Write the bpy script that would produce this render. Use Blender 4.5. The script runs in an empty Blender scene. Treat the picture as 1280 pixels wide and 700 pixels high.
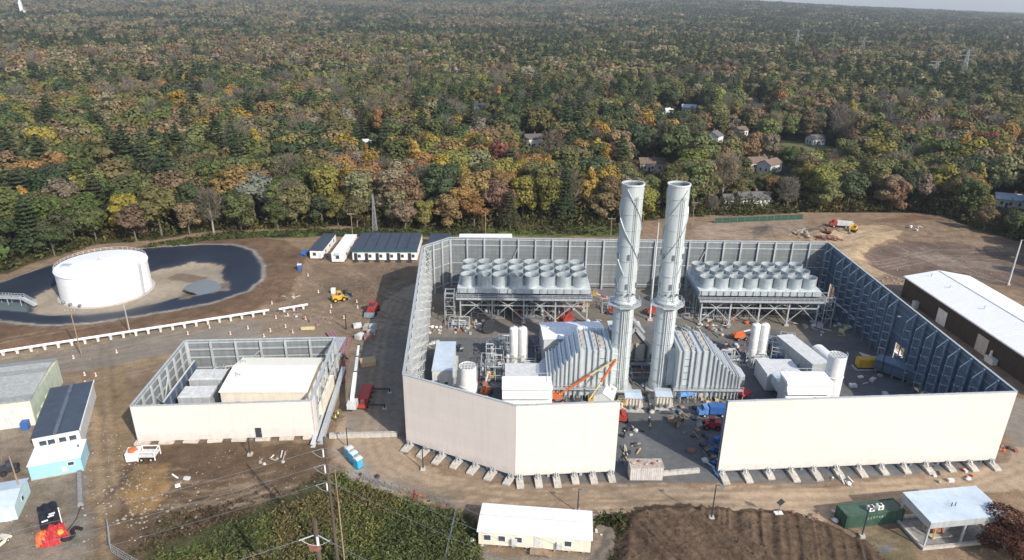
import bpy, math, random
import numpy as np
from mathutils import Vector, Matrix

RND = random.Random(11)
sc = bpy.context.scene
COL = sc.collection
CAM_H, PITCH, ROLL, FPX = 84.0, math.radians(22.1), math.radians(0.6), 855.0

# ------------------------------------------------------------------ helpers
def G(u, v, z=0.0):
    """point at height z seen at photo pixel (u, v): only used to read the site plan off the photograph"""
    x = (u - 640) / FPX; y = -(v - 350) / FPX
    c, s = math.cos(ROLL), math.sin(ROLL)
    x, y = c * x - s * y, s * x + c * y
    d = (x, math.cos(PITCH) + y * math.sin(PITCH), -math.sin(PITCH) + y * math.cos(PITCH))
    t = (z - CAM_H) / d[2]
    return Vector((t * d[0], t * d[1], z))

def project(x, y, z):
    """inverse of G, used for naming trees by what they stand behind"""
    cp, sp = math.cos(PITCH), math.sin(PITCH)
    dz = z - CAM_H
    dep = y * cp - dz * sp; up = y * sp + dz * cp
    c, s = math.cos(ROLL), math.sin(ROLL)
    xx, yy = c * x + s * up, -s * x + c * up
    return 640 + FPX * xx / dep, 350 - FPX * yy / dep

class MB:
    """collects shapes; build() links them as ONE mesh object"""
    def __init__(self): self.v = []; self.f = []; self.m = []; self.T = None
    def _add(self, vs, fs, m):
        b = len(self.v)
        if self.T is not None: vs = [tuple(self.T @ Vector(p)) for p in vs]
        self.v += [tuple(p) for p in vs]
        for f in fs: self.f.append(tuple(b + i for i in f)); self.m.append(m)
        return self
    def box(self, x0, y0, z0, x1, y1, z1, m=0):
        vs = [(x0,y0,z0),(x1,y0,z0),(x1,y1,z0),(x0,y1,z0),(x0,y0,z1),(x1,y0,z1),(x1,y1,z1),(x0,y1,z1)]
        return self._add(vs, [(0,3,2,1),(4,5,6,7),(0,1,5,4),(1,2,6,5),(2,3,7,6),(3,0,4,7)], m)
    def bar(self, p, q, w=.1, h=None, m=0):
        p, q = Vector(p), Vector(q); h = h or w; d = q - p
        if d.length < 1e-6: return self
        d.normalize(); up = Vector((0,0,1)) if abs(d.z) < .95 else Vector((0,1,0))
        a = d.cross(up).normalized() * (w/2); b = a.cross(d).normalized() * (h/2)
        vs = [p-a-b, p+a-b, p+a+b, p-a+b, q-a-b, q+a-b, q+a+b, q-a+b]
        return self._add(vs, [(0,1,2,3),(7,6,5,4),(0,4,5,1),(1,5,6,2),(2,6,7,3),(3,7,4,0)], m)
    def tube(self, p, q, r0, r1=None, n=8, m=0, caps=True):
        p, q = Vector(p), Vector(q); r1 = r0 if r1 is None else r1; d = (q - p).normalized()
        up = Vector((0,0,1)) if abs(d.z) < .95 else Vector((1,0,0))
        a = d.cross(up).normalized(); b = d.cross(a)
        vs = []
        for c, r in ((p, r0), (q, r1)):
            for i in range(n):
                t = 2*math.pi*i/n; vs.append(c + a*(r*math.cos(t)) + b*(r*math.sin(t)))
        fs = [(i, (i+1)%n, n+(i+1)%n, n+i) for i in range(n)]
        if caps: fs += [tuple(range(n-1,-1,-1)), tuple(range(n, 2*n))]
        return self._add(vs, fs, m)
    def path(self, pts, r, n=6, m=0):
        for a, b in zip(pts[:-1], pts[1:]): self.tube(a, b, r, r, n, m)
        return self
    def prism(self, poly, z0, z1, m=0):
        n = len(poly)
        vs = [(x,y,z0) for x,y in poly] + [(x,y,z1) for x,y in poly]
        return self._add(vs, [tuple(range(n-1,-1,-1)), tuple(range(n,2*n))] + [(i,(i+1)%n,n+(i+1)%n,n+i) for i in range(n)], m)
    def prof(self, poly, y0, y1, m=0):
        """profile in x,z pushed along y"""
        n = len(poly)
        vs = [(x,y0,z) for x,z in poly] + [(x,y1,z) for x,z in poly]
        return self._add(vs, [tuple(range(n)), tuple(range(2*n-1,n-1,-1))] + [(i,n+i,n+(i+1)%n,(i+1)%n) for i in range(n)], m)
    def profx(self, poly, x0, x1, m=0):
        """profile in y,z pushed along x"""
        n = len(poly)
        vs = [(x0,y,z) for y,z in poly] + [(x1,y,z) for y,z in poly]
        return self._add(vs, [tuple(range(n-1,-1,-1)), tuple(range(n,2*n))] + [(i,(i+1)%n,n+(i+1)%n,n+i) for i in range(n)], m)
    def lathe(self, prof, c=(0,0,0), n=32, m=0, cap0=False, cap1=False):
        vs = []; k = len(prof)
        for r, z in prof:
            for i in range(n):
                t = 2*math.pi*i/n; vs.append((c[0]+r*math.cos(t), c[1]+r*math.sin(t), c[2]+z))
        fs = [(j*n+i, j*n+(i+1)%n, (j+1)*n+(i+1)%n, (j+1)*n+i) for j in range(k-1) for i in range(n)]
        if cap0: fs.append(tuple(range(n-1,-1,-1)))
        if cap1: fs.append(tuple((k-1)*n+i for i in range(n)))
        return self._add(vs, fs, m)
    def face(self, pts, m=0): return self._add(pts, [tuple(range(len(pts)))], m)
    def blob(self, c, sx, sy, sz, seed, n=10, m=0, rough=.18):
        rr = random.Random(seed); vs = []; k = max(4, n//2)
        for j in range(k+1):
            ph = math.pi*j/k
            for i in range(n):
                t = 2*math.pi*i/n; q = 1 + rr.uniform(-rough, rough)
                vs.append((c[0]+sx*q*math.sin(ph)*math.cos(t), c[1]+sy*q*math.sin(ph)*math.sin(t), c[2]+sz*(1 + rr.uniform(-rough,rough)*.4)*math.cos(ph)))
        fs = [(j*n+i, (j+1)*n+i, (j+1)*n+(i+1)%n, j*n+(i+1)%n) for j in range(k) for i in range(n)]
        return self._add(vs, fs, m)
    def build(self, name, mats, parent=None, smooth=False, loc=None, rz=0):
        me = bpy.data.meshes.new(name); me.from_pydata(self.v, [], self.f)
        if not isinstance(mats, (list, tuple)): mats = [mats]
        for k in mats: me.materials.append(k)
        if len(mats) > 1: me.polygons.foreach_set('material_index', self.m)
        if smooth:
            me.polygons.foreach_set('use_smooth', [True]*len(self.f))
            try: me.set_sharp_from_angle(angle=math.radians(40))
            except Exception: pass
        me.update()
        o = bpy.data.objects.new(name, me); COL.objects.link(o)
        if loc is not None: o.location = loc; o.rotation_euler = (0,0,rz)
        if parent: o.parent = parent
        return o

def tag(o, label, cat, group=None):
    o['label'] = label; o['category'] = cat
    if group: o['group'] = group
    return o
def thing(name, label, cat, loc=(0,0,0), rz=0.0, group=None):
    o = bpy.data.objects.new(name, None); COL.objects.link(o); o.empty_display_size = .5
    o.location = loc; o.rotation_euler = (0,0,rz)
    return tag(o, label, cat, group)
def dup(root, loc, rz, label, group=None, s=None):
    r = root.copy(); COL.objects.link(r); r.location = loc; r.rotation_euler = (0,0,rz); r['label'] = label
    if group: r['group'] = group
    if s: r.scale = (s,s,s)
    for ch in list(root.children):
        c = ch.copy(); COL.objects.link(c); c.parent = r
        for g in ch.children:
            d = g.copy(); COL.objects.link(d); d.parent = c
    return r
def aim(a, b):
    d = b - a; return math.atan2(d.y, d.x), math.hypot(d.x, d.y)
def roofbox(fl, fr, bl, z):
    """plan of a box-like building read from three roof corners at height z -> loc, rz, length, depth"""
    a, b, c = G(*fl, z), G(*fr, z), G(*bl, z)
    rz, L = aim(a, b); n = Vector((-math.sin(rz), math.cos(rz), 0))
    return Vector((a.x, a.y, 0)), rz, L, (c - a).dot(n)

# ------------------------------------------------------------------ materials
MATS = {}
def _nt(name):
    m = bpy.data.materials.new(name); m.use_nodes = True; nt = m.node_tree
    return m, nt, nt.nodes['Principled BSDF']
def rgba(c): return (c[0], c[1], c[2], 1)
def mat(name, col, rough=.65, metal=0.0, var=.18, scale=.8, grime=.25, bump=0.0, panel=None, spec=.35, ovar=.05, splash=0):
    """painted / metal / concrete surface: base colour with mottling, vertical weather streaks, optional panel joints (x, z sizes)"""
    if name in MATS: return MATS[name]
    m, nt, bs = _nt(name); N, L = nt.nodes.new, nt.links.new
    geo = N('ShaderNodeNewGeometry')
    n1 = N('ShaderNodeTexNoise'); n1.inputs['Scale'].default_value = scale; n1.inputs['Detail'].default_value = 6; n1.inputs['Roughness'].default_value = .65
    L(geo.outputs['Position'], n1.inputs['Vector'])
    mp = N('ShaderNodeMapping'); mp.inputs['Scale'].default_value = (1.6, 1.6, .12); L(geo.outputs['Position'], mp.inputs['Vector'])
    n2 = N('ShaderNodeTexNoise'); n2.inputs['Scale'].default_value = 1.0; n2.inputs['Detail'].default_value = 5; L(mp.outputs['Vector'], n2.inputs['Vector'])
    r1 = N('ShaderNodeMapRange'); r1.inputs['From Min'].default_value = .3; r1.inputs['From Max'].default_value = .7
    r1.inputs['To Min'].default_value = 1 - var; r1.inputs['To Max'].default_value = 1 + var; L(n1.outputs['Fac'], r1.inputs['Value'])
    r2 = N('ShaderNodeMapRange'); r2.inputs['From Min'].default_value = .45; r2.inputs['From Max'].default_value = .75
    r2.inputs['To Min'].default_value = 1; r2.inputs['To Max'].default_value = 1 - grime; L(n2.outputs['Fac'], r2.inputs['Value'])
    mu = N('ShaderNodeMath'); mu.operation = 'MULTIPLY'; L(r1.outputs[0], mu.inputs[0]); L(r2.outputs[0], mu.inputs[1])
    oi = N('ShaderNodeObjectInfo'); ro = N('ShaderNodeMapRange'); ro.inputs['To Min'].default_value = 1-ovar; ro.inputs['To Max'].default_value = 1+ovar; L(oi.outputs['Random'], ro.inputs['Value'])
    m0 = N('ShaderNodeMath'); m0.operation = 'MULTIPLY'; L(mu.outputs[0], m0.inputs[0]); L(ro.outputs[0], m0.inputs[1])
    fac = m0.outputs[0]
    if panel:
        tc = N('ShaderNodeTexCoord'); sx = N('ShaderNodeSeparateXYZ'); cx = N('ShaderNodeCombineXYZ')
        L(tc.outputs['Object'], sx.inputs[0]); L(sx.outputs['X'], cx.inputs['X']); L(sx.outputs['Z'], cx.inputs['Y'])
        br = N('ShaderNodeTexBrick'); br.offset = .0; br.inputs['Scale'].default_value = 1
        br.inputs['Brick Width'].default_value = panel[0]; br.inputs['Row Height'].default_value = panel[1]
        br.inputs['Mortar Size'].default_value = panel[2] if len(panel) > 2 else .03
        dk = panel[3] if len(panel) > 3 else .82
        br.inputs['Color1'].default_value = (1,1,1,1); t = panel[4] if len(panel) > 4 else .95
        br.inputs['Color2'].default_value = (t,t,t,1); br.inputs['Mortar'].default_value = (dk,dk,dk,1); br.inputs['Mortar Smooth'].default_value = .2
        L(cx.outputs[0], br.inputs['Vector'])
        sp = N('ShaderNodeSeparateColor'); L(br.outputs['Color'], sp.inputs[0])
        m2 = N('ShaderNodeMath'); m2.operation = 'MULTIPLY'; L(fac, m2.inputs[0]); L(sp.outputs[0], m2.inputs[1]); fac = m2.outputs[0]
    if splash:      # mud splashed up the foot of the wall, with a ragged upper limit
        sz = N('ShaderNodeSeparateXYZ'); L(geo.outputs['Position'], sz.inputs[0]); n4 = N('ShaderNodeTexNoise'); n4.inputs['Scale'].default_value = .9; n4.inputs['Detail'].default_value = 6; L(geo.outputs['Position'], n4.inputs['Vector'])
        ad = N('ShaderNodeMath'); ad.operation = 'MULTIPLY_ADD'; ad.inputs[1].default_value = -4.5; L(n4.outputs['Fac'], ad.inputs[0]); L(sz.outputs['Z'], ad.inputs[2])
        r4 = N('ShaderNodeMapRange'); r4.inputs['From Min'].default_value = -1.6; r4.inputs['From Max'].default_value = .4; r4.inputs['To Min'].default_value = 1-splash; r4.inputs['To Max'].default_value = 1; L(ad.outputs[0], r4.inputs['Value'])
        m4 = N('ShaderNodeMath'); m4.operation = 'MULTIPLY'; L(fac, m4.inputs[0]); L(r4.outputs[0], m4.inputs[1]); fac = m4.outputs[0]
    vm = N('ShaderNodeVectorMath'); vm.operation = 'SCALE'; vm.inputs[0].default_value = col; L(fac, vm.inputs['Scale'])
    L(vm.outputs[0], bs.inputs['Base Color'])
    bs.inputs['Roughness'].default_value = rough; bs.inputs['Metallic'].default_value = metal
    bs.inputs['Specular IOR Level'].default_value = spec
    if bump:
        bp = N('ShaderNodeBump'); bp.inputs['Strength'].default_value = bump; bp.inputs['Distance'].default_value = .1
        n3 = N('ShaderNodeTexNoise'); n3.inputs['Scale'].default_value = scale*6; n3.inputs['Detail'].default_value = 4
        L(geo.outputs['Position'], n3.inputs['Vector']); L(n3.outputs['Fac'], bp.inputs['Height']); L(bp.outputs[0], bs.inputs['Normal'])
    MATS[name] = m; return m

M_cream   = mat('cream_cladding', (.725,.652,.60), .75, var=.02, scale=.08, grime=.06, panel=(7.4,2.1,.05,.91,.965), spec=.15, ovar=.01, splash=.16)
M_grey    = mat('galvanised_panel', (.245,.265,.27), .55, .15, var=.08, scale=.5, grime=.22, panel=(5.4,1.2,.10,.72,.86))
M_shadeblue   = mat('shade_blue_wall_panel', (.10,.148,.212), .55, .1, var=.08, scale=.5, grime=.2, panel=(6,1.5,.12,.7,.9))  # wall panel darkened and blued: shade of the right wall in its colour
M_galv    = mat('galvanised_steel', (.50,.53,.54), .45, .25, var=.12, scale=1.0, grime=.2)
M_galv_d  = mat('weathered_steel', (.22,.25,.28), .5, .3, var=.25, scale=1.5, grime=.3)
M_stack   = mat('stack_metal', (.52,.565,.565), .45, .15, var=.07, scale=.4, grime=.2)
M_duct    = mat('duct_metal', (.60,.655,.665), .42, .2, var=.1, scale=.6, grime=.25)
M_fan     = mat('fan_ring_metal', (.42,.465,.48), .42, .25, var=.18, scale=.8, grime=.2)
M_dark    = mat('dark_steel', (.05,.055,.065), .55, .2, var=.3)
M_black   = mat('black_rubber', (.02,.02,.022), .8, var=.3)
M_conc    = mat('concrete', (.46,.43,.38), .85, var=.22, scale=1.5, grime=.25, bump=.2)
M_conc_d  = mat('damp_concrete', (.26,.25,.24), .85, var=.25, scale=1.5, grime=.3, bump=.2)
M_white   = mat('white_paint', (.80,.79,.76), .5, var=.06, grime=.12)
M_tank    = mat('white_tank_paint', (.84,.84,.83), .45, var=.03, scale=.3, grime=.05)
M_offw    = mat('grey_white_paint', (.60,.61,.60), .5, var=.1, grime=.22)
M_wroof   = mat('white_roof_sheet', (.86,.86,.87), .6, var=.05, grime=.10, panel=(1.2,40,.06,.85,.97))
M_roofblu = mat('pale_roof_sheet', (.55,.63,.70), .4, .15, var=.15, scale=.25, grime=.1)
M_croof   = mat('cream_roof_sheet', (.84,.80,.66), .6, var=.04, grime=.06)
M_slater  = mat('dark_roof_membrane', (.055,.07,.095), .5, var=.2, scale=.6, grime=.1)
M_cyan    = mat('light_blue_wall', (.33,.60,.71), .55, var=.06, grime=.1)
M_palebl  = mat('pale_blue_wall', (.50,.66,.68), .6, var=.08, grime=.15)
M_pgreen  = mat('pale_green_wall', (.50,.56,.44), .65, var=.12, grime=.25)
M_lroof   = mat('lichen_roof', (.37,.385,.365), .7, var=.2, scale=1.2, grime=.2, panel=(40,.8,.08,.75,.9))
M_cwall   = mat('cream_wall', (.74,.68,.56), .65, var=.08, grime=.15)
M_brown   = mat('dark_brown_siding', (.045,.033,.027), .7, var=.3, grime=.2, panel=(.9,30,.05,.6,.85))
M_green   = mat('green_container_paint', (.05,.105,.075), .5, var=.2, grime=.3)
M_teal    = mat('teal_fascia', (.03,.13,.11), .5, var=.1)
M_mesh    = mat('green_screen_mesh', (.028,.07,.05), .8, var=.2)
M_red     = mat('red_paint', (.40,.05,.04), .45, var=.12, grime=.2)
M_orange  = mat('orange_paint', (.62,.15,.045), .45, var=.12, grime=.2)
M_yellow  = mat('yellow_paint', (.66,.40,.05), .45, var=.12, grime=.25)
M_straw   = mat('pale_yellow_paint', (.66,.56,.30), .5, var=.1, grime=.2)
M_blue    = mat('blue_paint', (.04,.13,.38), .45, var=.15, grime=.2)
M_pblue   = mat('portable_toilet_blue', (.05,.38,.60), .45, var=.06, grime=.1)
M_tarpb   = mat('blue_tarp', (.12,.28,.62), .5, var=.12)
M_tarpr   = mat('red_tarp', (.44,.035,.04), .6, var=.15)
M_tarpk   = mat('black_tarp', (.016,.017,.024), .55, var=.3)
M_wood    = mat('weathered_wood', (.30,.22,.15), .85, var=.3, scale=2, grime=.3)
M_pole    = mat('brown_pole_wood', (.105,.078,.064), .85, var=.25, scale=2, grime=.3)
M_ply     = mat('plywood', (.50,.36,.20), .75, var=.15, grime=.2)
M_rust    = mat('rusty_steel', (.26,.12,.085), .8, var=.35, scale=2, grime=.3)
M_primer  = mat('primer_red_steel', (.30,.17,.16), .75, var=.25, scale=2, grime=.2)
M_rock    = mat('broken_rock', (.30,.255,.205), .9, var=.35, scale=2, grime=.1)
M_skin    = mat('skin', (.45,.26,.18), .6, var=.05)
M_vest    = mat('hi_vis_yellow', (.55,.75,.06), .6, var=.05)
M_cloth   = mat('work_clothes', (.05,.06,.09), .8, var=.2)
M_shing   = mat('grey_shingles', (.13,.125,.125), .85, var=.25, scale=1)
M_hbrown  = mat('brown_shingles', (.19,.14,.11), .85, var=.25, scale=1)
M_lattice = mat('lattice_steel', (.33,.34,.35), .5, .2, var=.1)
def glass(name, col=(.05,.07,.09), rough=.12):
    m, nt, bs = _nt(name); bs.inputs['Base Color'].default_value = rgba(col); bs.inputs['Roughness'].default_value = rough
    bs.inputs['Specular IOR Level'].default_value = .6
    n = nt.nodes.new('ShaderNodeTexNoise'); n.inputs['Scale'].default_value = 3
    b = nt.nodes.new('ShaderNodeBump'); b.inputs['Strength'].default_value = .05; nt.links.new(n.outputs['Fac'], b.inputs['Height']); nt.links.new(b.outputs[0], bs.inputs['Normal'])
    return m
M_glass = glass('window_glass')
M_water = glass('puddle_water', (.17,.18,.17), .22)

# ground: colour of the soil type comes from the sheet's own attribute, broken up by noise
def ground_mat(name, rough=.95, var=.35, scale=.35, bump=.5, ripple=0):
    m, nt, bs = _nt(name); N, L = nt.nodes.new, nt.links.new
    at = N('ShaderNodeAttribute'); at.attribute_name = 'soil'
    geo = N('ShaderNodeNewGeometry')
    def noi(s, d, ro=.6):
        n = N('ShaderNodeTexNoise'); n.inputs['Scale'].default_value = s; n.inputs['Detail'].default_value = d; n.inputs['Roughness'].default_value = ro
        L(geo.outputs['Position'], n.inputs['Vector']); return n.outputs['Fac']
    a, b, c = noi(scale*.12, 5), noi(scale, 8, .7), noi(3.2, 4, .7)
    def rng(x, lo, hi, f0=.3, f1=.7):
        r = N('ShaderNodeMapRange'); r.inputs['From Min'].default_value = f0; r.inputs['From Max'].default_value = f1
        r.inputs['To Min'].default_value = lo; r.inputs['To Max'].default_value = hi; L(x, r.inputs['Value']); return r.outputs[0]
    def mul(p, q):
        k = N('ShaderNodeMath'); k.operation = 'MULTIPLY'; L(p, k.inputs[0]); L(q, k.inputs[1]); return k.outputs[0]
    d = noi(11.0, 3, .7); f = mul(mul(mul(rng(a, 1-var*.6, 1+var*.6), rng(b, 1-var, 1+var)), rng(c, 1-var*.9, 1+var*.9)), rng(d, 1-var*.5, 1+var*.5))
    vm = N('ShaderNodeVectorMath'); vm.operation = 'SCALE'; L(at.outputs['Vector'], vm.inputs[0]); L(f, vm.inputs['Scale'])
    L(vm.outputs[0], bs.inputs['Base Color']); bs.inputs['Roughness'].default_value = rough; bs.inputs['Specular IOR Level'].default_value = .2
    bp = N('ShaderNodeBump'); bp.inputs['Strength'].default_value = bump; bp.inputs['Distance'].default_value = .25
    s0 = N('ShaderNodeMath'); s0.operation = 'ADD'; L(c, s0.inputs[0]); L(d, s0.inputs[1]); s = N('ShaderNodeMath'); s.operation = 'ADD'; L(b, s.inputs[0]); L(s0.outputs[0], s.inputs[1])
    L(s.outputs[0], bp.inputs['Height']); L(bp.outputs[0], bs.inputs['Normal'])
    MATS[name] = m; return m
M_soil   = ground_mat('bare_soil')
M_gravel = ground_mat('gravel', var=.2, scale=.6, bump=.3)
M_asph   = ground_mat('dusty_asphalt', var=.18, scale=.3, bump=.2)
M_liner  = ground_mat('black_liner', rough=.45, var=.10, scale=.2, bump=.15)
M_grass  = ground_mat('rough_grass', var=.5, scale=.5, bump=.8)
HAZE, EXPO, DENOISE = 0.85e-4, 0.42, True
# ------------------------------------------------------------------ site ground: one height field, split into soils
NPR = np.random.default_rng(5)
GX0, GX1, GY0, GY1, GS = -215.0, 245.0, 62.0, 290.0, 0.62
gx = np.arange(GX0, GX1, GS); gy = np.arange(GY0, GY1, GS); NX, NY = len(gx), len(gy)
XX, YY = np.meshgrid(gx, gy)
def vnoise(x, y, s, seed):
    r = np.random.default_rng(seed); g = r.random((64, 64))
    u, v = x/s, y/s; iu, iv = np.floor(u).astype(int), np.floor(v).astype(int); fu, fv = u-iu, v-iv
    fu = fu*fu*(3-2*fu); fv = fv*fv*(3-2*fv)
    a = g[iv % 64, iu % 64]; b = g[iv % 64, (iu+1) % 64]; c = g[(iv+1) % 64, iu % 64]; d = g[(iv+1) % 64, (iu+1) % 64]
    return (a*(1-fu)+b*fu)*(1-fv) + (c*(1-fu)+d*fu)*fv
def fbm(x, y, s, seed, o=4):
    t = 0; a = 1; k = 0
    for i in range(o): t = t + a*vnoise(x, y, s/2**i, seed+i); k += a; a *= .5
    return t/k
def inside(px, X, Y):
    w = [G(u, v) if len(p) == 2 else Vector(p[:2]) for p in px for u, v in [p[:2]]]
    r = np.zeros(X.shape, bool); n = len(w)
    for i in range(n):
        x0, y0 = w[i][0], w[i][1]; x1, y1 = w[(i+1) % n][0], w[(i+1) % n][1]
        if y0 == y1: continue
        c = ((y0 > Y) != (y1 > Y)) & (X < (x1-x0)*(Y-y0)/(y1-y0)+x0); r ^= c
    return r
def blur(m, k):
    m = m.astype(float)
    for ax in (0, 1):
        for _ in range(2):
            c = np.cumsum(np.concatenate([np.repeat(np.take(m, [0], ax), k+1, ax), m, np.repeat(np.take(m, [-1], ax), k, ax)], ax), ax)
            n = m.shape[ax]
            m = (np.take(c, range(2*k+1, 2*k+1+n), ax) - np.take(c, range(0, n), ax)) / (2*k+1)
    return m
JX = XX + (fbm(XX, YY, 5, 3) - .5)*4.0; JY = YY + (fbm(XX, YY, 5, 9) - .5)*4.0      # ragged soil edges
KX = XX + (fbm(XX, YY, 3, 13) - .5)*1.0; KY = YY + (fbm(XX, YY, 3, 19) - .5)*1.0
soil = np.zeros((NY, NX, 3)); zone = np.zeros((NY, NX), int)
soil[:] = (.20, .148, .105)
EDGE = [(-120,362),(0,346),(60,324),(120,308),(190,303),(250,292),(300,289),(380,288),(430,284),(470,291),(540,290),(640,289),(700,287),(760,284),(800,278),(862,273),(905,271),(960,270),(1000,268),(1060,266),(1140,265),(1185,274),(1220,289),(1280,305),(1340,330),(1400,400)]
def paint(px, col, z=None, hard=False, k=1.0):
    m = inside(px, KX, KY) if hard else inside(px, JX, JY)
    soil[m] = soil[m]*(1-k) + np.array(col)*k
    if z is not None: zone[m] = z
    return m
Z_SOIL, Z_ROAD, Z_YARD, Z_ASPH, Z_LINER, Z_FLOOR, Z_FIELD, Z_MOUND, Z_GRASS, Z_SAND = range(10)
_ep = [G(u, v) for u, v in EDGE]; wood = ~inside([(-900.,-700.,0),(-900.,_ep[0].y-60,0)]+[(q.x,q.y,0) for q in _ep]+[(_ep[-1].x+40,_ep[-1].y-60,0),(900.,20.,0),(900.,-700.,0)], JX, JY-2.5)
soil[wood] = (.062,.058,.030); zone[wood] = Z_GRASS
paint([(180,314),(200,302),(290,290),(395,286),(640,286),(800,280),(800,296),(560,296),(420,296),(300,300),(250,306),(190,317)], (.075,.095,.032), Z_GRASS)
m_berm = paint([(-60,372),(0,354),(60,333),(120,317),(200,306),(270,300),(330,298),(362,304),(382,318),(374,345),(358,375),(300,393),(200,411),(100,426),(0,446),(-60,455)], (.125,.083,.055), Z_FIELD)
m_liner = paint([(-40,366),(0,357),(60,335),(130,319),(190,313),(250,309),(290,309),(315,316),(328,335),(326,352),(312,366),(262,382),(200,394),(120,406),(60,410),(0,403),(-40,394)], (.020,.026,.043), Z_LINER, True)
m_floor = paint([(190,338),(210,334),(245,329),(262,329),(276,334),(281,345),(284,355),(276,360),(250,368),(200,378),(150,389),(100,395),(60,395),(38,393),(37,382),(45,371),(62,362),(80,350),(130,340)], (.255,.225,.188), Z_FLOOR)
dil = (blur(m_liner, 1) > .02) & ~m_liner & ~m_floor; soil[dil] = (.23,.22,.21)
paint([(-30,380),(20,378),(36,382),(36,392),(0,392),(-30,388)], (.10,.13,.15), Z_LINER, True)
paint([(205,345),(225,338),(260,345),(240,352)], (.16,.125,.10)); paint([(250,350),(285,352),(283,366),(225,378),(225,368)], (.17,.135,.105))
paint([(-40,462),(0,452),(60,443),(150,428),(300,403),(360,394),(405,400),(430,412),(400,424),(235,426),(215,441),(110,463),(40,472),(0,482),(-40,490)], (.185,.165,.145), Z_ASPH)
paint([(-40,456),(0,447),(150,424),(300,399),(300,403),(150,428),(0,452)], (.17,.15,.12)); paint([(115,462),(215,441),(213,450),(120,475)], (.24,.185,.12), k=.7)
paint([(395,330),(525,328),(522,352),(500,362),(478,380),(462,395),(420,365),(380,350)], (.165,.12,.085))
paint([(395,350),(500,335),(500,350),(420,372)], (.12,.088,.064), k=.6)
paint([(320,390),(400,360),(465,392),(440,420),(330,420)], (.20,.155,.115), k=.8)
m_field = paint([(140,575),(170,560),(250,553),(410,552),(405,590),(420,612),(300,645),(200,700),(130,720),(138,640)], (.105,.074,.050), Z_FIELD)
paint([(160,640),(300,620),(420,590),(380,625),(200,680)], (.075,.056,.038), k=.7)
paint([(168,585),(210,578),(218,600),(190,640),(165,640),(150,620)], (.25,.165,.08), k=.85)
paint([(112,480),(160,465),(165,560),(145,600),(140,720),(105,720),(112,600)], (.215,.16,.10))
paint([(116,520),(130,520),(132,700),(118,700)], (.26,.19,.11), k=.6)
paint([(-60,500),(38,470),(38,560),(105,545),(112,600),(112,720),(-60,740)], (.205,.175,.145))
paint([(98,500),(112,495),(112,690),(75,690)], (.155,.15,.14), k=.8); paint([(-20,560),(35,560),(35,600),(-20,600)], (.14,.115,.095), k=.6)
m_scrub = paint([(404,598),(430,590),(448,606),(500,622),(575,642),(600,656),(600,730),(120,740),(200,678),(300,643)], (.060,.062,.027), Z_GRASS)
ROAD = [(523,352),(500,362),(478,380),(466,400),(452,440),(436,500),(420,545),(412,575),(440,597),(480,614),(530,626),(580,636),(660,650),(760,654),(800,645),(880,638),(940,642),(975,650),(1010,655),(1050,645),(1130,622),(1260,614),(1330,604),(1330,505),(1278,545),(1252,578),(1200,590),(1100,602),(1000,610),(900,606),(800,606),(700,609),(620,606),(560,594),(520,577),(503,560),(505,480),(512,420),(520,370)]
paint(ROAD, (.30,.24,.185), Z_ROAD)
paint([(440,430),(500,400),(508,420),(505,550),(440,545),(428,500)], (.175,.158,.142), k=.8)  # left sound wall's shadow on the road, put into the gravel colour
paint([(462,545),(490,540),(540,590),(640,616),(760,622),(900,618),(1060,622),(1200,600),(1200,606),(1060,632),(900,630),(760,636),(640,630),(540,606)], (.31,.245,.18), k=.5)
paint([(430,575),(450,580),(500,612),(480,616),(440,602)], (.25,.25,.25), k=.7)
paint([(480,596),(520,600),(600,622),(560,626),(500,612)], (.15,.13,.11), k=.6)
paint([(640,606),(760,604),(780,622),(660,628)], (.20,.165,.13), k=.6)
Yd = [(504,557),(645,606),(770,604),(900,603),(1000,606),(1225,585),(1236,580)]
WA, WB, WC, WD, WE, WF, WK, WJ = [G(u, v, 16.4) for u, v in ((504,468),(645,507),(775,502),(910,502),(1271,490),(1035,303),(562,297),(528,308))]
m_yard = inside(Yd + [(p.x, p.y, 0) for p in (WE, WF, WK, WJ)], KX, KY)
soil[m_yard] = (.108,.116,.128); zone[m_yard] = Z_YARD  # gravel colour cooled towards the blue of the yard's shade
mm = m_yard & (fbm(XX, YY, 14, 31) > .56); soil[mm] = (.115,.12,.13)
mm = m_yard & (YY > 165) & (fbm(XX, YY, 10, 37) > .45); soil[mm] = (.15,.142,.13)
LA, LB, LC, LD = [G(u, v, 8.8) for u, v in ((163,508),(388,501),(419,422),(231,426))]
m = inside([(p.x, p.y, 0) for p in (LA, LB, LC, LD)], KX, KY); soil[m] = (.15,.145,.14); zone[m] = Z_YARD
m_mound = paint([(788,654),(805,645),(890,643),(960,650),(1000,655),(1040,674),(1085,690),(1100,730),(778,730),(785,690)], (.088,.058,.037), Z_MOUND)
paint([(742,645),(785,648),(782,700),(742,730)], (.20,.175,.15)); paint([(752,660),(758,660),(750,720),(742,720)], (.09,.085,.08), k=.8); paint([(768,660),(774,660),(770,720),(762,720)], (.09,.085,.08), k=.8)
paint([(596,690),(742,700),(742,740),(590,740)], (.20,.185,.165))
paint([(1075,668),(1140,662),(1160,730),(1095,730)], (.135,.115,.07)); paint([(1095,680),(1112,676),(1112,690),(1095,692)], (.11,.13,.16), k=.8)
m_lot = paint([(1000,302),(1040,282),(1140,268),(1185,276),(1290,312),(1340,400),(1180,345),(1120,352),(1060,335)], (.185,.135,.095), Z_SAND)
m_sand = paint([(1012,300),(1040,290),(1075,282),(1108,283),(1126,291),(1122,299),(1092,306),(1082,318),(1086,332),(1112,344),(1090,348),(1050,326)], (.34,.26,.175), Z_SAND)
m_dark = paint([(1084,322),(1090,309),(1128,300),(1200,304),(1290,322),(1330,370),(1250,355),(1190,345),(1125,345),(1092,333)], (.115,.085,.072), Z_SAND)
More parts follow.
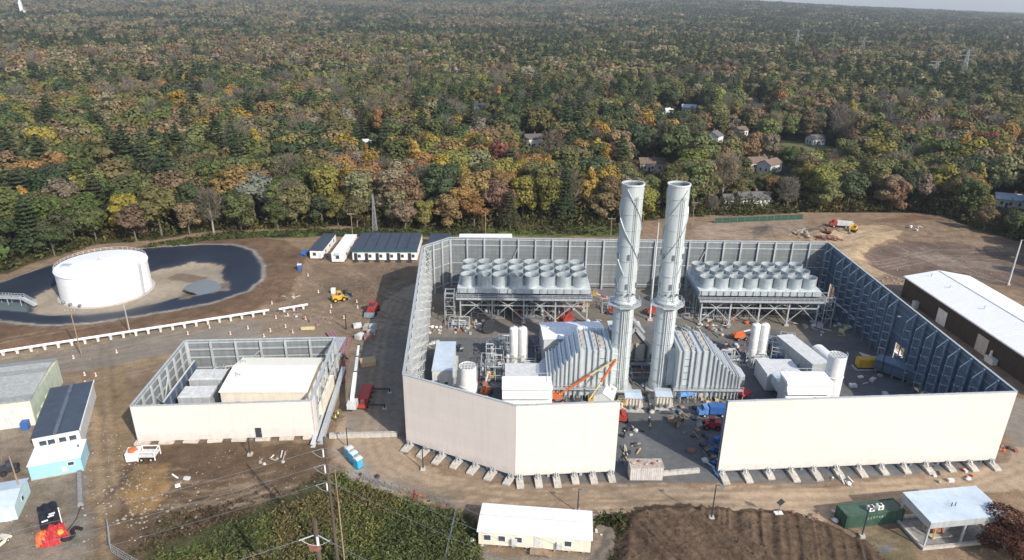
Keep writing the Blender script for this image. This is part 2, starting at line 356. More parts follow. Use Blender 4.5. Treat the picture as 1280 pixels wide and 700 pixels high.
paint([(1120,312),(1200,318),(1290,335),(1290,340),(1180,330)], (.20,.17,.15), k=.5); paint([(1080,276),(1150,270),(1180,276),(1120,280)], (.15,.08,.055), k=.7)
paint([(865,284),(905,275),(1000,271),(1020,285),(960,299),(880,300)], (.25,.195,.155)); paint([(940,287),(985,286),(990,299),(945,299)], (.12,.10,.085), k=.8)
paint([(1245,520),(1330,470),(1330,560),(1262,560)], (.19,.175,.16), Z_ROAD)
# wheel tracks along the haul road and in the dark lot
def track(px, off, w, col, k=.5):
    w_ = [G(*p) for p in px]; best = np.full(XX.shape, 1e9)
    for a, b in zip(w_[:-1], w_[1:]):
        dx, dy = b.x-a.x, b.y-a.y; L2 = dx*dx+dy*dy; t = np.clip(((KX-a.x)*dx+(KY-a.y)*dy)/L2, 0, 1)
        ex, ey = KX-a.x-t*dx, KY-a.y-t*dy
        best = np.minimum(best, np.abs((ex*dy-ey*dx)/math.sqrt(L2)-off) + np.where((t <= 0) | (t >= 1), 2, 0))
    m = best < w; soil[m] = soil[m]*(1-k) + np.array(col)*k
MAIN = [(500,375),(482,410),(472,470),(466,540),(480,580),(540,606),(640,622),(760,626),(900,620),(1060,622),(1200,602),(1275,575)]
for off in (-3.4,-1.6,.6,2.5): track(MAIN, off, .45, (.17,.135,.105), .45)
track(MAIN, -.5, .5, (.34,.27,.20), .35); track(MAIN, 1.5, .4, (.34,.27,.20), .35)
for px in ([(1100,335),(1180,318),(1280,322)],[(1090,328),(1170,312),(1280,312)],[(1125,305),(1180,330),(1240,350)],[(1150,305),(1210,335),(1280,360)]):
    for off in (-1.2, 1.2): track(px, off, .5, (.24,.20,.175), .5)
for px in ([(0,466),(150,440),(300,412),(400,402)],):
    for off in (-4,-2,2,4): track(px, off, .4, (.14,.125,.11), .5)
for px in ([(1060,300),(1100,290),(1170,282)],[(900,290),(980,280),(1060,275)],[(1050,330),(1090,345),(1130,350)],[(120,500),(124,600),(122,700)],[(400,360),(440,350),(520,340)]):
    for off in (-1.1, 1.1): track(px, off, .4, (.13,.10,.08), .5)
q_ = random.Random(17)
for (u0, u1, v0, v1, n, du, dv) in ((380,520,330,420,9,70,22),(10,400,395,460,7,160,-40),(112,160,470,680,5,8,90),(150,400,560,640,6,90,-20),(880,1280,275,345,12,120,18),(500,1250,596,632,9,150,-4),(20,105,560,690,5,40,30),(1060,1150,660,695,3,40,5)):
    for _ in range(n):
        u, v = q_.uniform(u0,u1), q_.uniform(v0,v1); a, b_ = q_.uniform(.5,1)*du, q_.uniform(.4,1.2)*dv; bend = q_.uniform(-.25,.25)*dv; dk = q_.random() < .6; off = q_.uniform(.9,1.3)
        for o_ in (-off, off): track([(u-a,v-b_),(u,v+bend),(u+a,v+b_)], o_, .34, (.10,.075,.055) if dk else (.29,.23,.175), .42)
for i in range(3): soil[:,:,i] = .75*soil[:,:,i] + .25*blur(soil[:,:,i], 1)
soil *= np.array([1.19,1.14,1.04])*(.80 + .40*fbm(XX, YY, 9, 51))[:,:,None]
HZ = (fbm(XX, YY, 12, 71) - .5)*.25
HZ[m_yard] *= .15
ring = (m_berm | m_liner) & ~m_floor
HZ += .9*blur(ring, 3) - .7*blur(m_floor, 2)
mb_ = blur(m_mound, 4)
HZ += mb_*.9
HZ += blur(m_dark, 3)*(-.8) + blur(m_sand, 4)*.9*fbm(XX, YY, 8, 83) + blur(m_field, 3)*(fbm(XX, YY, 3.5, 91)-.5)*.9
HZ += blur(m_scrub, 3)*(fbm(XX, YY, 4, 97)-.3)*.8
HZ += .9*np.exp(-(((XX-G(188,605).x)/6)**2 + ((YY-G(188,605).y)/6)**2))*(.6+.8*fbm(XX,YY,3,101))
for (u, v, r, h) in ((965,292,7,3.0),(1022,292,5,1.6),(1175,290,18,1.2),(430,395,4,.5),(350,395,5,.5)):
    p = G(u, v); HZ += h*np.exp(-(((XX-p.x)/r)**2 + ((YY-p.y)/r)**2))*(.5+fbm(XX,YY,3,int(u)))
# keep the pads of buildings flat
HZ[inside([(504,560),(645,606),(770,604),(900,603),(1000,606),(1225,585),(1240,580)] + [(p.x,p.y,0) for p in (WE,WF,WK,WJ)], XX, YY)] *= .2
def ground_z(x, y):
    i = int(round((x-GX0)/GS)); j = int(round((y-GY0)/GS))
    if 0 <= i < NX and 0 <= j < NY: return float(HZ[j, i])
    return 0.0
def P(u, v):
    """standing point on the modelled ground"""
    z = 0.0
    for _ in range(3):
        p = G(u, v, z); z = ground_z(p.x, p.y)
    return Vector((p.x, p.y, z))
names = [('ground', M_soil), ('gravel_road', M_gravel), ('gravel_yard', M_gravel), ('dusty_road', M_asph), ('basin_liner', M_liner), ('basin_floor', M_gravel), ('bare_field', M_soil), ('mound_base', M_soil), ('grass_ground', M_grass), ('sandy_lot', M_soil)]
zf = zone[:-1,:-1]
VI = np.arange(NX*NY).reshape(NY, NX)
QD = np.stack([VI[:-1,:-1], VI[:-1,1:], VI[1:,1:], VI[1:,:-1]], -1)
def mesh_np(name, verts, quads, mats, smooth=False):
    me = bpy.data.meshes.new(name); nv, nq = len(verts), len(quads)
    me.vertices.add(nv); me.vertices.foreach_set('co', np.asarray(verts, np.float32).ravel())
    me.loops.add(nq*4); me.loops.foreach_set('vertex_index', np.asarray(quads, np.int32).ravel())
    me.polygons.add(nq); me.polygons.foreach_set('loop_start', np.arange(0, nq*4, 4, dtype=np.int32))
    try: me.polygons.foreach_set('loop_total', np.full(nq, 4, np.int32))
    except Exception: pass
    me.polygons.foreach_set('use_smooth', np.full(nq, smooth))
    for m in mats: me.materials.append(m)
    me.update(calc_edges=True); return me
def set_col(me, name, cols):
    a = me.attributes.new(name, 'FLOAT_VECTOR', 'POINT'); a.data.foreach_set('vector', np.asarray(cols, np.float32).ravel())
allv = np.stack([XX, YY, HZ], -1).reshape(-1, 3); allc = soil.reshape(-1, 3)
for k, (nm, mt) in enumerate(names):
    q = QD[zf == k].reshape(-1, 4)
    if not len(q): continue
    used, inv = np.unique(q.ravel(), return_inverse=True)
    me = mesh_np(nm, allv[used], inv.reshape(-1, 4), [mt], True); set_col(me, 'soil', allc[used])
    o = bpy.data.objects.new(nm, me); COL.objects.link(o); o['kind'] = 'structure'
# standing water on the basin floor
pp = [(229,361),(234,356),(240,354),(247,351),(255,349),(263,350),(270,352),(274,355),(277,358),(275,362),(270,365),(262,368),(255,371),(248,369),(243,366),(236,364)]
b = MB(); pz = max(ground_z(*G(u, v).xy) for u, v in pp) + .03
b.prism([tuple(G(u, v, pz).xy) for u, v in pp][::-1], pz-.25, pz); o = b.build('puddle', M_water); o['kind'] = 'structure'
# far terrain
def sstep(a, b, x): t = np.clip((x-a)/(b-a), 0, 1); return t*t*(3-2*t)
def terrain(x, y):
    d = np.hypot(x, y); th = np.degrees(np.arctan2(x, y))
    amp = np.interp(th, [-180,-60,-37,0,8,17,25,30,37,60,180], [0,70,88,92,92,84,52,32,6,0,0])
    h = sstep(1400, 5200, d)*amp*(1 + .10*(fbm(x+9000, y+9000, 1500, 201, 3)-.5))
    h = h + sstep(300, 900, d)*(fbm(x+9000, y+9000, 420, 211, 3)-.5)*14
    return h - .9
rr_ = np.concatenate([np.linspace(5, 60, 4), np.linspace(75, 400, 16), np.geomspace(420, 15000, 60)])
tt_ = np.radians(np.linspace(-180, 180, 181))
RR, TT = np.meshgrid(rr_, tt_, indexing='ij'); TX, TY = RR*np.sin(TT), RR*np.cos(TT); TZ = terrain(TX, TY)
nr, nt_ = RR.shape; vi = np.arange(nr*nt_).reshape(nr, nt_)
q = np.stack([vi[:-1,:-1], vi[:-1,1:], vi[1:,1:], vi[1:,:-1]], -1).reshape(-1, 4)[:, ::-1]
me = mesh_np('terrain', np.stack([TX, TY, TZ], -1).reshape(-1, 3), q, [M_grass], True)
tc = np.zeros((nr*nt_, 3)); tc[:] = (.045, .045, .024); set_col(me, 'soil', tc)
o = bpy.data.objects.new('terrain', me); COL.objects.link(o); o['kind'] = 'structure'

def sstep_(a, b, x): t = np.clip((x-a)/(b-a), 0, 1); return t*t*(3-2*t)
# the dirt mound: a finer sheet with bulldozed furrows
mj, mi = np.where(mb_ > .04); x0, x1, y0, y1 = gx[mi.min()], gx[mi.max()], gy[mj.min()], gy[mj.max()]; fs_ = .24
fx, fy = np.arange(x0, x1, fs_), np.arange(y0, y1, fs_); FXX, FYY = np.meshgrid(fx, fy)
ix = np.clip((FXX-GX0)/GS, 0, NX-2); iy = np.clip((FYY-GY0)/GS, 0, NY-2); jx, jy = ix.astype(int), iy.astype(int); tx, ty = ix-jx, iy-jy
bil = lambda A: (A[jy,jx]*(1-tx)+A[jy,jx+1]*tx)*(1-ty) + (A[jy+1,jx]*(1-tx)+A[jy+1,jx+1]*tx)*ty
MM = bil(mb_); wob = fbm(FXX, FYY, 9, 76)
cxm, cym = FXX.mean(), FYY.mean(); sel = sstep_(-1.5, 1.5, (FXX-cxm-2) + (FYY-cym)*.9 + 3*(fbm(FXX,FYY,7,73)-.5))
fa, fb_ = FXX + (FYY-cym)*.55 + .8*wob, FXX - (FYY-cym)*.30 + .8*wob                    # two directions of blade passes
def groove(c, sd): n = fbm(c, FYY*.012, 2.2, sd, 3); return 1-np.abs(n-.5)*2
r1 = groove(fa, 77)*(1-sel) + groove(fb_, 78)*sel; r2 = groove(fa*.5, 79)*(1-sel) + groove(fb_*.5, 80)*sel; rf = fbm(FXX, FYY, .9, 81, 3)
edge = np.clip(MM*2.2, 0, 1)
rh = fbm(FXX, FYY, .55, 82, 3); FZ = bil(HZ) - .25 + edge*(.4 + 1.0*np.clip(r1-.55,0,1) + .7*np.clip(r2-.62,0,1) + .16*(rf-.5) + .34*(rh-.5) + .5*(fbm(FXX,FYY,8,84)-.5)) + .35*np.exp(-((MM-.45)/.16)**2)*(.4+1.2*fbm(FXX,FYY,2.5,85))
fc = np.array([.105,.071,.046])*(.66 + .62*np.clip(r1*.6+r2*.4-.2,0,1) + .4*(rf-.5) + .5*(rh-.5))[:,:,None]
mk = MM > .10; vi = np.arange(FXX.size).reshape(FXX.shape); q = np.stack([vi[:-1,:-1], vi[:-1,1:], vi[1:,1:], vi[1:,:-1]], -1)[mk[:-1,:-1]].reshape(-1,4)
used, inv = np.unique(q.ravel(), return_inverse=True); me = mesh_np('dirt_mound', np.stack([FXX,FYY,FZ],-1).reshape(-1,3)[used], inv.reshape(-1,4), [M_soil], True); set_col(me, 'soil', fc.reshape(-1,3)[used])
o = bpy.data.objects.new('dirt_mound', me); COL.objects.link(o); o['kind'] = 'structure'
# ------------------------------------------------------------------ sound walls
def sound_wall(label, pa, pb, T, z0, inner, nfoot=0, holes=(), truss=False, pitch=5.6, footlen=2.6, group='sound walls of the turbine yard', cut=(0,0), diag=(), flat=None):
    """wall from pa to pb; its outer face looks to local -y, posts stand inside (+y)"""
    rz, L = aim(pa, pb); w = thing('sound_wall', label, 'wall', (pa.x, pa.y, 0), rz, group)
    cl, ba = MB(), MB()
    xs = [cut[0]] + [x for h in holes for x in (h[0], h[1])] + [L - cut[1]]
    for i in range(0, len(xs), 2):
        cl.box(xs[i], -.16, z0, xs[i+1], 0, T); ba.box(xs[i], .004, z0, xs[i+1], .12, T-.02)
    for h in holes:
        cl.box(h[0], -.16, h[2], h[1], 0, T); ba.box(h[0], .004, h[2], h[1], .12, T-.02)
    cl.build('cladding', M_cream, w); ba.build('backing_panel', inner, w)
    c = MB(); c.box(cut[0], -.22, T+.003, L-cut[1], .2, T+.16); c.build('coping', M_galv, w)
    g = MB()
    for z in (T-.5, T-2.3, T*.5, 1.6):
        if not holes or z > holes[0][2]: g.box(cut[0], .13, z-.14, L-cut[1], .30, z+.14)
        else:
            for i in range(0, len(xs), 2): g.box(xs[i], .13, z-.14, xs[i+1], .30, z+.14)
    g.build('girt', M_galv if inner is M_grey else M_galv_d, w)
    n = max(2, round((L-cut[0]-cut[1])/pitch)); pm = M_galv if inner is M_grey else M_shadeblue
    for i in range(n+1):
        x = cut[0] + .2 + (L-cut[0]-cut[1]-.4)*i/n
        if any(h[0]-.2 < x < h[1]+.2 for h in holes): continue
        p = MB(); p.box(x-.24, .31, 0, x+.24, .72, T-.1)
        if truss:
            p.box(x-.1, 2.3, 0, x+.1, 2.5, T-2.0)
            k = 6; zs = [.6 + (T-2.6)*j/k for j in range(k+1)]
            for j in range(k):
                p.bar((x, .72, zs[j]), (x, 2.3, zs[j+1]), .14); 
            p.bar((x, 2.4, T-2.0), (x, .6, T-.2), .16)
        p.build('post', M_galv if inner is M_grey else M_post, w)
        if truss:
            for j in range(1, 6): q = MB(); q.bar((x+.26, .5, zs[j]-.5), (x+.05, 2.55, zs[j]+.1), .20, .16); q.build('outrigger', M_white if inner is M_shadeblue else M_offw, w)  # white on the shaded wall stands in for light on the outrigger tops
    for i, j in diag:
        x0 = cut[0]+.2+(L-.4)*i/n; x1 = cut[0]+.2+(L-.4)*(i+j)/n
        d = MB(); d.bar((x0, .5, T-2.5), (x1, .5, 1.5), .22); d.build('brace', M_galv, w)
    for i in range(nfoot):
        x = cut[0] + .8 + (L-cut[0]-cut[1]-1.6)*i/max(1, nfoot-1); ln = footlen*RND.uniform(.85, 1.25)
        fw = .68 if flat is None else flat
        f = MB(); f.profx([(.6,0),(-ln,0),(-ln,.3),(-ln*.45,.62),(.6,.62)] if flat is None else [(.6,0),(-.75,0),(-.75,.5),(.6,.5)], x-fw, x+fw); f.build('footing', M_conc if flat is None else M_footing, w)
        if flat is not None: continue
        b = MB(); b.box(x-.46, -.55, .63, x-.34, .3, z0+.3); b.box(x+.34, -.55, .63, x+.46, .3, z0+.3); b.bar((x-.4,-.5,.85),(x+.4,-.5,1.15),.1); b.bar((x,-1.25,.66),(x,-.25,z0+.5),.12)
        b.build('bracket', M_galv, w)
    return w
Hw = 16.4; M_post = mat('blue_grey_steel', (.20,.26,.33), .5, .1, var=.1); M_footing = mat('pale_footing_concrete', (.58,.53,.45), .85, var=.15)  # post steel tinted blue to carry the right wall's shade
sound_wall('tall cream sound wall set at an angle left of the front wall, in softer light', WA, WB, Hw, 1.0, M_grey, 7)
sound_wall('cream front sound wall left of the open yard entrance, ending behind the striped crate', WB, WC, Hw, 1.0, M_grey, 6)
sound_wall('longest cream front sound wall, right of the open yard entrance', WD, WE, Hw, 1.0, M_shadeblue, 13)
Lr = aim(WE, WF)[1]
h1 = (Lr*.42, Lr*.42+4.2, 6.0); h2 = (Lr*.885, Lr*.885+3.4, 5.5)
sound_wall('shaded slate sound wall along the right side with rows of lattice braces and two openings', WE, WF, Hw, .8, M_shadeblue, 0, (h1, h2), True, 4.3)
sound_wall('long grey back sound wall behind the fan banks and stacks', WF, WK, Hw, .6, M_grey, 0, (), False, 5.2, diag=((7,1),(18,1)))
sound_wall('short grey corner piece of sound wall at the back left of the yard', WK, WJ, Hw, .6, M_grey, 0, (), False, 4)
sound_wall('grey sound wall seen edge-on along the left side of the turbine yard', WJ, WA, Hw, .6, M_grey, 0, (), True, 5.0)
# smaller left compound
gl = 'sound walls of the small left compound'
hd = (aim(LA, LB)[1]*.665, aim(LA, LB)[1]*.665+1.3, 2.9)
sound_wall('low cream front sound wall of the small left compound with a dark door', LA, LB, 8.8, .55, M_grey, 8, (hd,), False, 5, 1.2, gl, flat=1.45)
rz, L = aim(LB, LC); w = thing('wall_frame', 'open steel wall frame not yet clad, right side of the small left compound', 'wall frame', (LB.x, LB.y, 0), rz, gl)
b = MB(); b.box(0, -.32, 8.5, L, .32, 8.95); b.build('top_beam', M_galv, w)
for z in (.7, 4.6): b = MB(); b.box(0, -.12, z-.15, L, .12, z+.15); b.build('girt', M_galv_d, w)
for i in range(8): b = MB(); x = .25+(L-.5)*i/7; b.box(x-.2, -.24, 0, x+.2, .24, 8.49); b.build('post', M_galv, w)
for i in (1, 3, 5): b = MB(); b.bar((L*i/7, 0, .8), (L*(i+1)/7, 0, 8.4), .2); b.build('brace', M_galv, w)
b = MB(); b.box(-.05, -.42, .5, 2.2, -.26, 8.8); b.build('cladding', M_cream, w)
sound_wall('grey ribbed back sound wall of the small left compound', LC, LD, 8.8, .5, M_grey, 0, (), False, 6.2, 1.2, gl, diag=((3,1),))
sound_wall('pale grey left side sound wall of the small left compound', LD, LA, 8.8, .5, M_grey, 0, (), False, 4.2, 1.2, gl, diag=((3,1),(5,-1)))
rz, L = aim(LA, LB)
d = thing('steel_door', 'dark steel door in the low cream wall of the small left compound', 'door', (LA.x, LA.y, 0), rz)
b = MB(); b.box(hd[0]-.08, -.2, .5, hd[0], .14, 2.98); b.box(hd[1], -.2, .5, hd[1]+.08, .14, 2.98); b.box(hd[0]-.08, -.2, 2.9, hd[1]+.08, .14, 3.0); b.build('frame', M_offw, d)
b = MB(); b.box(hd[0]+.01, -.1, .5, hd[1]-.01, -.04, 2.89); b.build('leaf', M_dark, d)
b = MB(); b.box(hd[1]-.25, -.16, 1.5, hd[1]-.12, -.1, 1.62); b.build('handle', M_galv, d)
# inner partition of the left compound
pa, pb = G(204,503,5.2), G(243,451,5.2); rz, L = aim(pa, pb)
w = thing('partition_wall', 'thin grey partition wall inside the left compound beside its left wall', 'wall', (pa.x, pa.y, 0), rz)
b = MB(); b.box(0, -.1, .1, L, .1, 5.2); b.build('panel', M_shadeblue, w)
b = MB(); b.box(0, -.16, 5.203, L, .16, 5.35); b.build('coping', M_offw, w)
for i in range(7): b = MB(); b.box(L*i/6-.1, -.42, 0, L*i/6+.1, -.11, 5.1); b.build('post', M_galv_d, w)
# low kerb wall inside the right sound wall
pa, pb = G(1186,494,2.2), G(1042,376,2.2); rz, L = aim(pa, pb)
w = thing('kerb_wall', 'low dark retaining wall running inside the right sound wall', 'wall', (pa.x, pa.y, 0), rz)
b = MB(); b.box(0, 0, 0, L, .35, 2.2); b.build('wall_panel', M_shadeblue, w)
b = MB(); b.box(0, -.12, 2.203, L, .5, 2.4); b.build('coping', M_white, w)
for i in range(12): b = MB(); x = L*(i+.5)/12; b.box(x-.5, -.6, 0, x+.5, -.003, .5); b.build('footing', M_conc, w)

# ------------------------------------------------------------------ exhaust stacks
def stack(label, x, y, hand, lrot):
    t = thing('exhaust_stack', label, 'smokestack', (x, y, 0), 0, 'twin exhaust stacks'); R, H = 2.28, 49.3
    b = MB(); b.lathe([(R+.15,0),(R+.15,2.2),(R,2.4),(R,H),(R-.12,H),(R-.12,H-6)], n=40); b.build('shell', M_stack, t, True)
    b = MB(); b.lathe([(R-.13,H-6),(.05,H-6.02)], n=40); b.lathe([(R-.125,H-6),(R-.125,H-.35)], n=40); b.build('flue_lining', M_galv_d, t, True)
    b = MB(); b.lathe([(R+.01,H-.3),(R+.16,H-.3),(R+.16,H+.02),(R-.1,H+.02)], n=40); b.build('rim', M_offw, t)
    zs = [3.0,6.0,9,12.5,15.5,19,25.5,29,32.5,36,39.5,43,46.3]
    b = MB()
    for z in zs: b = MB(); b.lathe([(R+.005,z-.10),(R+.07,z-.09),(R+.07,z+.09),(R+.005,z+.1)], n=40); b.build('stiffener_ring', M_galv, t)
    for k in range(3):      # helical strakes of the top third
        s = MB(); vs = []; N = 60; z0, z1 = 29.5, 48.3
        for i in range(N+1):
            z = z0 + (z1-z0)*i/N; a = lrot + k*2*math.pi/3 + hand*(z-z0)/27.0*2*math.pi
            for r, dz in ((R-.02,-.08),(R+.24,-.05),(R+.24,.05),(R-.02,.08)): vs.append((r*math.cos(a), r*math.sin(a), z+dz))
        fs = [(4*i+j, 4*i+(j+1)%4, 4*i+4+(j+1)%4, 4*i+4+j) for i in range(N) for j in range(4)] + [(3,2,1,0), (4*N,4*N+1,4*N+2,4*N+3)]
        s._add(vs, fs, 0); s.build('strake', M_galv, t)
    # flared collar and ring platform
    b = MB(); b.lathe([(R+.02,23.6),(R+.10,23.5),(R+.14,23.2),(R+.45,22.7),(R+.45,22.5),(R+.02,22.3)], n=24); b.build('flared_collar', M_galv, t)
    hx = lambda r, q: [(r*math.cos(math.pi/4*i+math.pi/8), r*math.sin(math.pi/4*i+math.pi/8), q) for i in range(8)]
    b = MB(); b._add(hx(R+.02,21.9)+hx(R+1.55,21.9)+hx(R+.02,22.05)+hx(R+1.55,22.05), [f for i in range(8) for j in [(i+1)%8] for f in ((i,j,8+j,8+i),(16+i,24+i,24+j,16+j),(8+i,8+j,24+j,24+i))], 0); b.build('platform', M_galv, t)
    b = MB()
    for q in (22.6, 23.1):
        h = hx(R+1.5, q)
        for i in range(8): b.bar(h[i], h[(i+1)%8], .07)
    for p in hx(R+1.5, 22.05): b.bar(p, (p[0],p[1],23.15), .07)
    b.build('railing', M_galv, t)
    b = MB(); a = -math.pi/2 + .25
    for s in (-.22,.22): b.bar(((R+.35)*math.cos(a)-s*math.sin(a), (R+.35)*math.sin(a)+s*math.cos(a), 1), ((R+.35)*math.cos(a)-s*math.sin(a), (R+.35)*math.sin(a)+s*math.cos(a), 47), .09)
    for i in range(92): z = 1.2+i*.5; b.bar(((R+.35)*math.cos(a)+.22*math.sin(a), (R+.35)*math.sin(a)-.22*math.cos(a), z), ((R+.35)*math.cos(a)-.22*math.sin(a), (R+.35)*math.sin(a)+.22*math.cos(a), z), .05)
    b.build('ladder', M_galv_d, t)
    for z in (33.6, 26.8):
        for k in range(6):
            a = k*math.pi/3+.5; b = MB(); b.T = Matrix.Rotation(a, 4, 'Z'); b.box(R+.01, -.22, z-.6, R+.3, .22, z+.6); b.build('lifting_lug', M_galv_d, t)
    for k in range(4):
        a = -math.pi/2 + (-.9+.5*k); b = MB(); b.tube((R*math.cos(a)*1.0, R*math.sin(a)*1.0, 24.9), (R*math.cos(a)*1.28, R*math.sin(a)*1.28, 24.9), .22, n=10); b.build('test_port', M_galv_d, t)
    b = MB(); a = -math.pi/2-.05
    b.tube(((R+.18)*math.cos(a), (R+.18)*math.sin(a), 1), ((R+.18)*math.cos(a), (R+.18)*math.sin(a), 21.8), .14, n=8); b.tube(((R+.18)*math.cos(a-.2), (R+.18)*math.sin(a-.2), 1), ((R+.18)*math.cos(a-.2), (R+.18)*math.sin(a-.2), 21.8), .1, n=8); b.build('riser_pipe', M_offw, t)
    b = MB(); b.lathe([(R+.9,0),(R+.9,.5),(R+.1,.55)], n=24); b.build('base', M_conc, t)
    return t
SX = 29.95; SY = 140.0
stack('left tall grey exhaust stack, strakes winding down to the left', SX-4.8, SY, -1, 2.2)
stack('right tall grey exhaust stack, strakes winding down to the right', SX+4.8, SY, 1, .9)

# ------------------------------------------------------------------ ribbed catalyst ducts beside the stacks
def duct(label, side):
    t = thing('exhaust_duct', label, 'duct', (SX, SY, 0), 0, 'ribbed exhaust ducts')
    s = side; y0, y1 = -5.0, 5.6
    pts = [(7.3,.9),(7.3,12.4),(14.6,12.4),(20.2,6.8),(21.8,6.0),(21.8,2.2),(20.0,1.2),(16,.9)]
    P_ = [(s*x, z) for x, z in pts]
    if s < 0: P_ = P_[::-1]
    b = MB(); b.prof(P_, y0, y1); b.build('casing', M_duct, t)
    def top(x): return 12.4 if x <= 14.6 else (12.4-(x-14.6) if x <= 20.2 else 6.8-(x-20.2)*.5)
    xs = [7.5,8.6,10.3,11.5,12.9,14.5,15.6,16.6,17.6,18.5,19.4,20.2,21.0,21.7]
    for i, x in enumerate(xs):
        wd = .34 if i % 2 else .22; b = MB(); z = top(x)
        b.box(s*x-wd/2, y0-.42, .6, s*x+wd/2, y0-.003, z+.3); b.box(s*x-wd/2, y1+.003, .6, s*x+wd/2, y1+.4, z+.3)
        b.box(s*x-wd/2, y0-.003, z+.004, s*x+wd/2, y1+.003, z+.42); b.build('stiffener', M_galv, t)
    for i in range(6):
        b = MB(); z = 2+i*1.7; b.box(s*8.7, y0-.16, z, s*10.2, y0-.003, z+.1); b.build('rung', M_galv_d, t)
    for (a, c) in ((8.8,10.1),(10.5,11.4),(13.1,14.3)):
        b = MB(); x0, x1 = sorted((s*a, s*c)); b.box(x0, y0+.8, 12.405, x1, y1-.8, 12.62)
        for k in range(4): yy = y0+1.5+k*2.2; b.box(x0+.15, yy, 12.6, x1-.15, yy+1.1, 12.8)
        b.build('access_hatch', M_conc, t)
    b = MB(); x0, x1 = sorted((s*6.8, s*22.5)); b.box(x0, y0-1.3, 3.1, x1, y0-.45, 3.22)
    for i in range(10): x = x0+(x1-x0)*i/9; b.bar((x,y0-1.27,0),(x,y0-1.27,4.2),.1)
    b.bar((x0,y0-1.27,4.2),(x1,y0-1.27,4.2),.07); b.bar((x0,y0-1.27,3.7),(x1,y0-1.27,3.7),.06); b.build('walkway', M_galv, t)
    for i in range(5):
        x = s*(8.5+i*3.0); b = MB(); b.box(x-.6, y0+.6, 0, x+.6, y0+1.8, .9); b.build('pier', M_conc, t); b = MB(); b.box(x-.6, y1-1.8, 0, x+.6, y1-.6, .9); b.build('pier', M_conc, t)
    b = MB(); x0, x1 = sorted((s*4.6, s*7.3)); b.box(x0, -2.2, 2.2, x1, 2.2, 11.4)
    for z in (4,6,8,10): b.box(x0, -2.32, z, x1, 2.32, z+.22)
    b.build('stack_transition', M_duct, t)
    # expansion joint cone to the turbine
    b = MB(); x0, x1 = s*21.8, s*24.2
    v = [(x0,-4.2,2.4),(x0,4.8,2.4),(x0,4.8,5.4),(x0,-4.2,5.4),(x1,-1.6,2.4),(x1,2.0,2.4),(x1,2.0,4.6),(x1,-1.6,4.6)]
    b._add(v, [(0,1,2,3),(4,7,6,5),(0,4,5,1),(1,5,6,2),(2,6,7,3),(3,7,4,0)], 0); b.build('expansion_joint', M_galv, t)
    return t
duct('left ribbed metal duct sloping down to the left from the left stack', -1)
duct('right ribbed metal duct sloping down to the right from the right stack', 1)

# hooded intake between the stacks, behind them
p = G(810, 436); t = thing('intake_hood', 'brown-grey gabled hood standing between the two stacks', 'air intake', (SX+.2, SY+10, 0))
b = MB(); b.prof([(-3.6,1.5),(3.6,1.5),(3.6,6.2),(0,10.6),(-3.6,6.2)], 0, 7); b.build('housing', mat('dull_brown_metal', (.20,.18,.165), .55, .2, var=.2), t)
b = MB()
for s in (-1, 1): b.bar((s*3.75,-.2,6.1),(0,-.2,10.8),.5,.7); b.bar((s*3.75,7.1,6.1),(0,7.1,10.8),.5,.7); b.bar((s*3.7,-.2,1.3),(s*3.7,-.2,6.3),.5,.6)
b.build('edge_frame', M_galv, t)
for s in (-1.55, 1.55):
    b = MB(); b.box(s-1.1, -.5, 2.0, s+1.1, -.003, 6.6); b.build('louvre_panel', M_conc, t)
b = MB(); b.box(-5,-1.1,1.2,5,-.3,1.6)
for i in range(6): b.bar((-5+i*2,-1.05,0),(-5+i*2,-1.05,2.7),.1)
b.bar((-5,-1.05,2.7),(5,-1.05,2.7),.08); b.build('walkway', M_galv, t)
p = Vector((SX, SY+21, 0)); t = thing('equipment_shed', 'low pale shed behind the gabled hood between the stacks', 'shed', p)
b = MB(); b.box(-4,0,0,4,5,4.6); b.build('wall', M_conc, t)
b = MB(); b.box(-4.3,-.3,4.61,4.3,5.3,4.95); b.build('roof', M_offw, t)
for i in range(5): b = MB(); b.box(-3.4+i*1.5,.8,4.96,-2.6+i*1.5,2.2,5.7); b.build('roof_vent', M_offw, t)

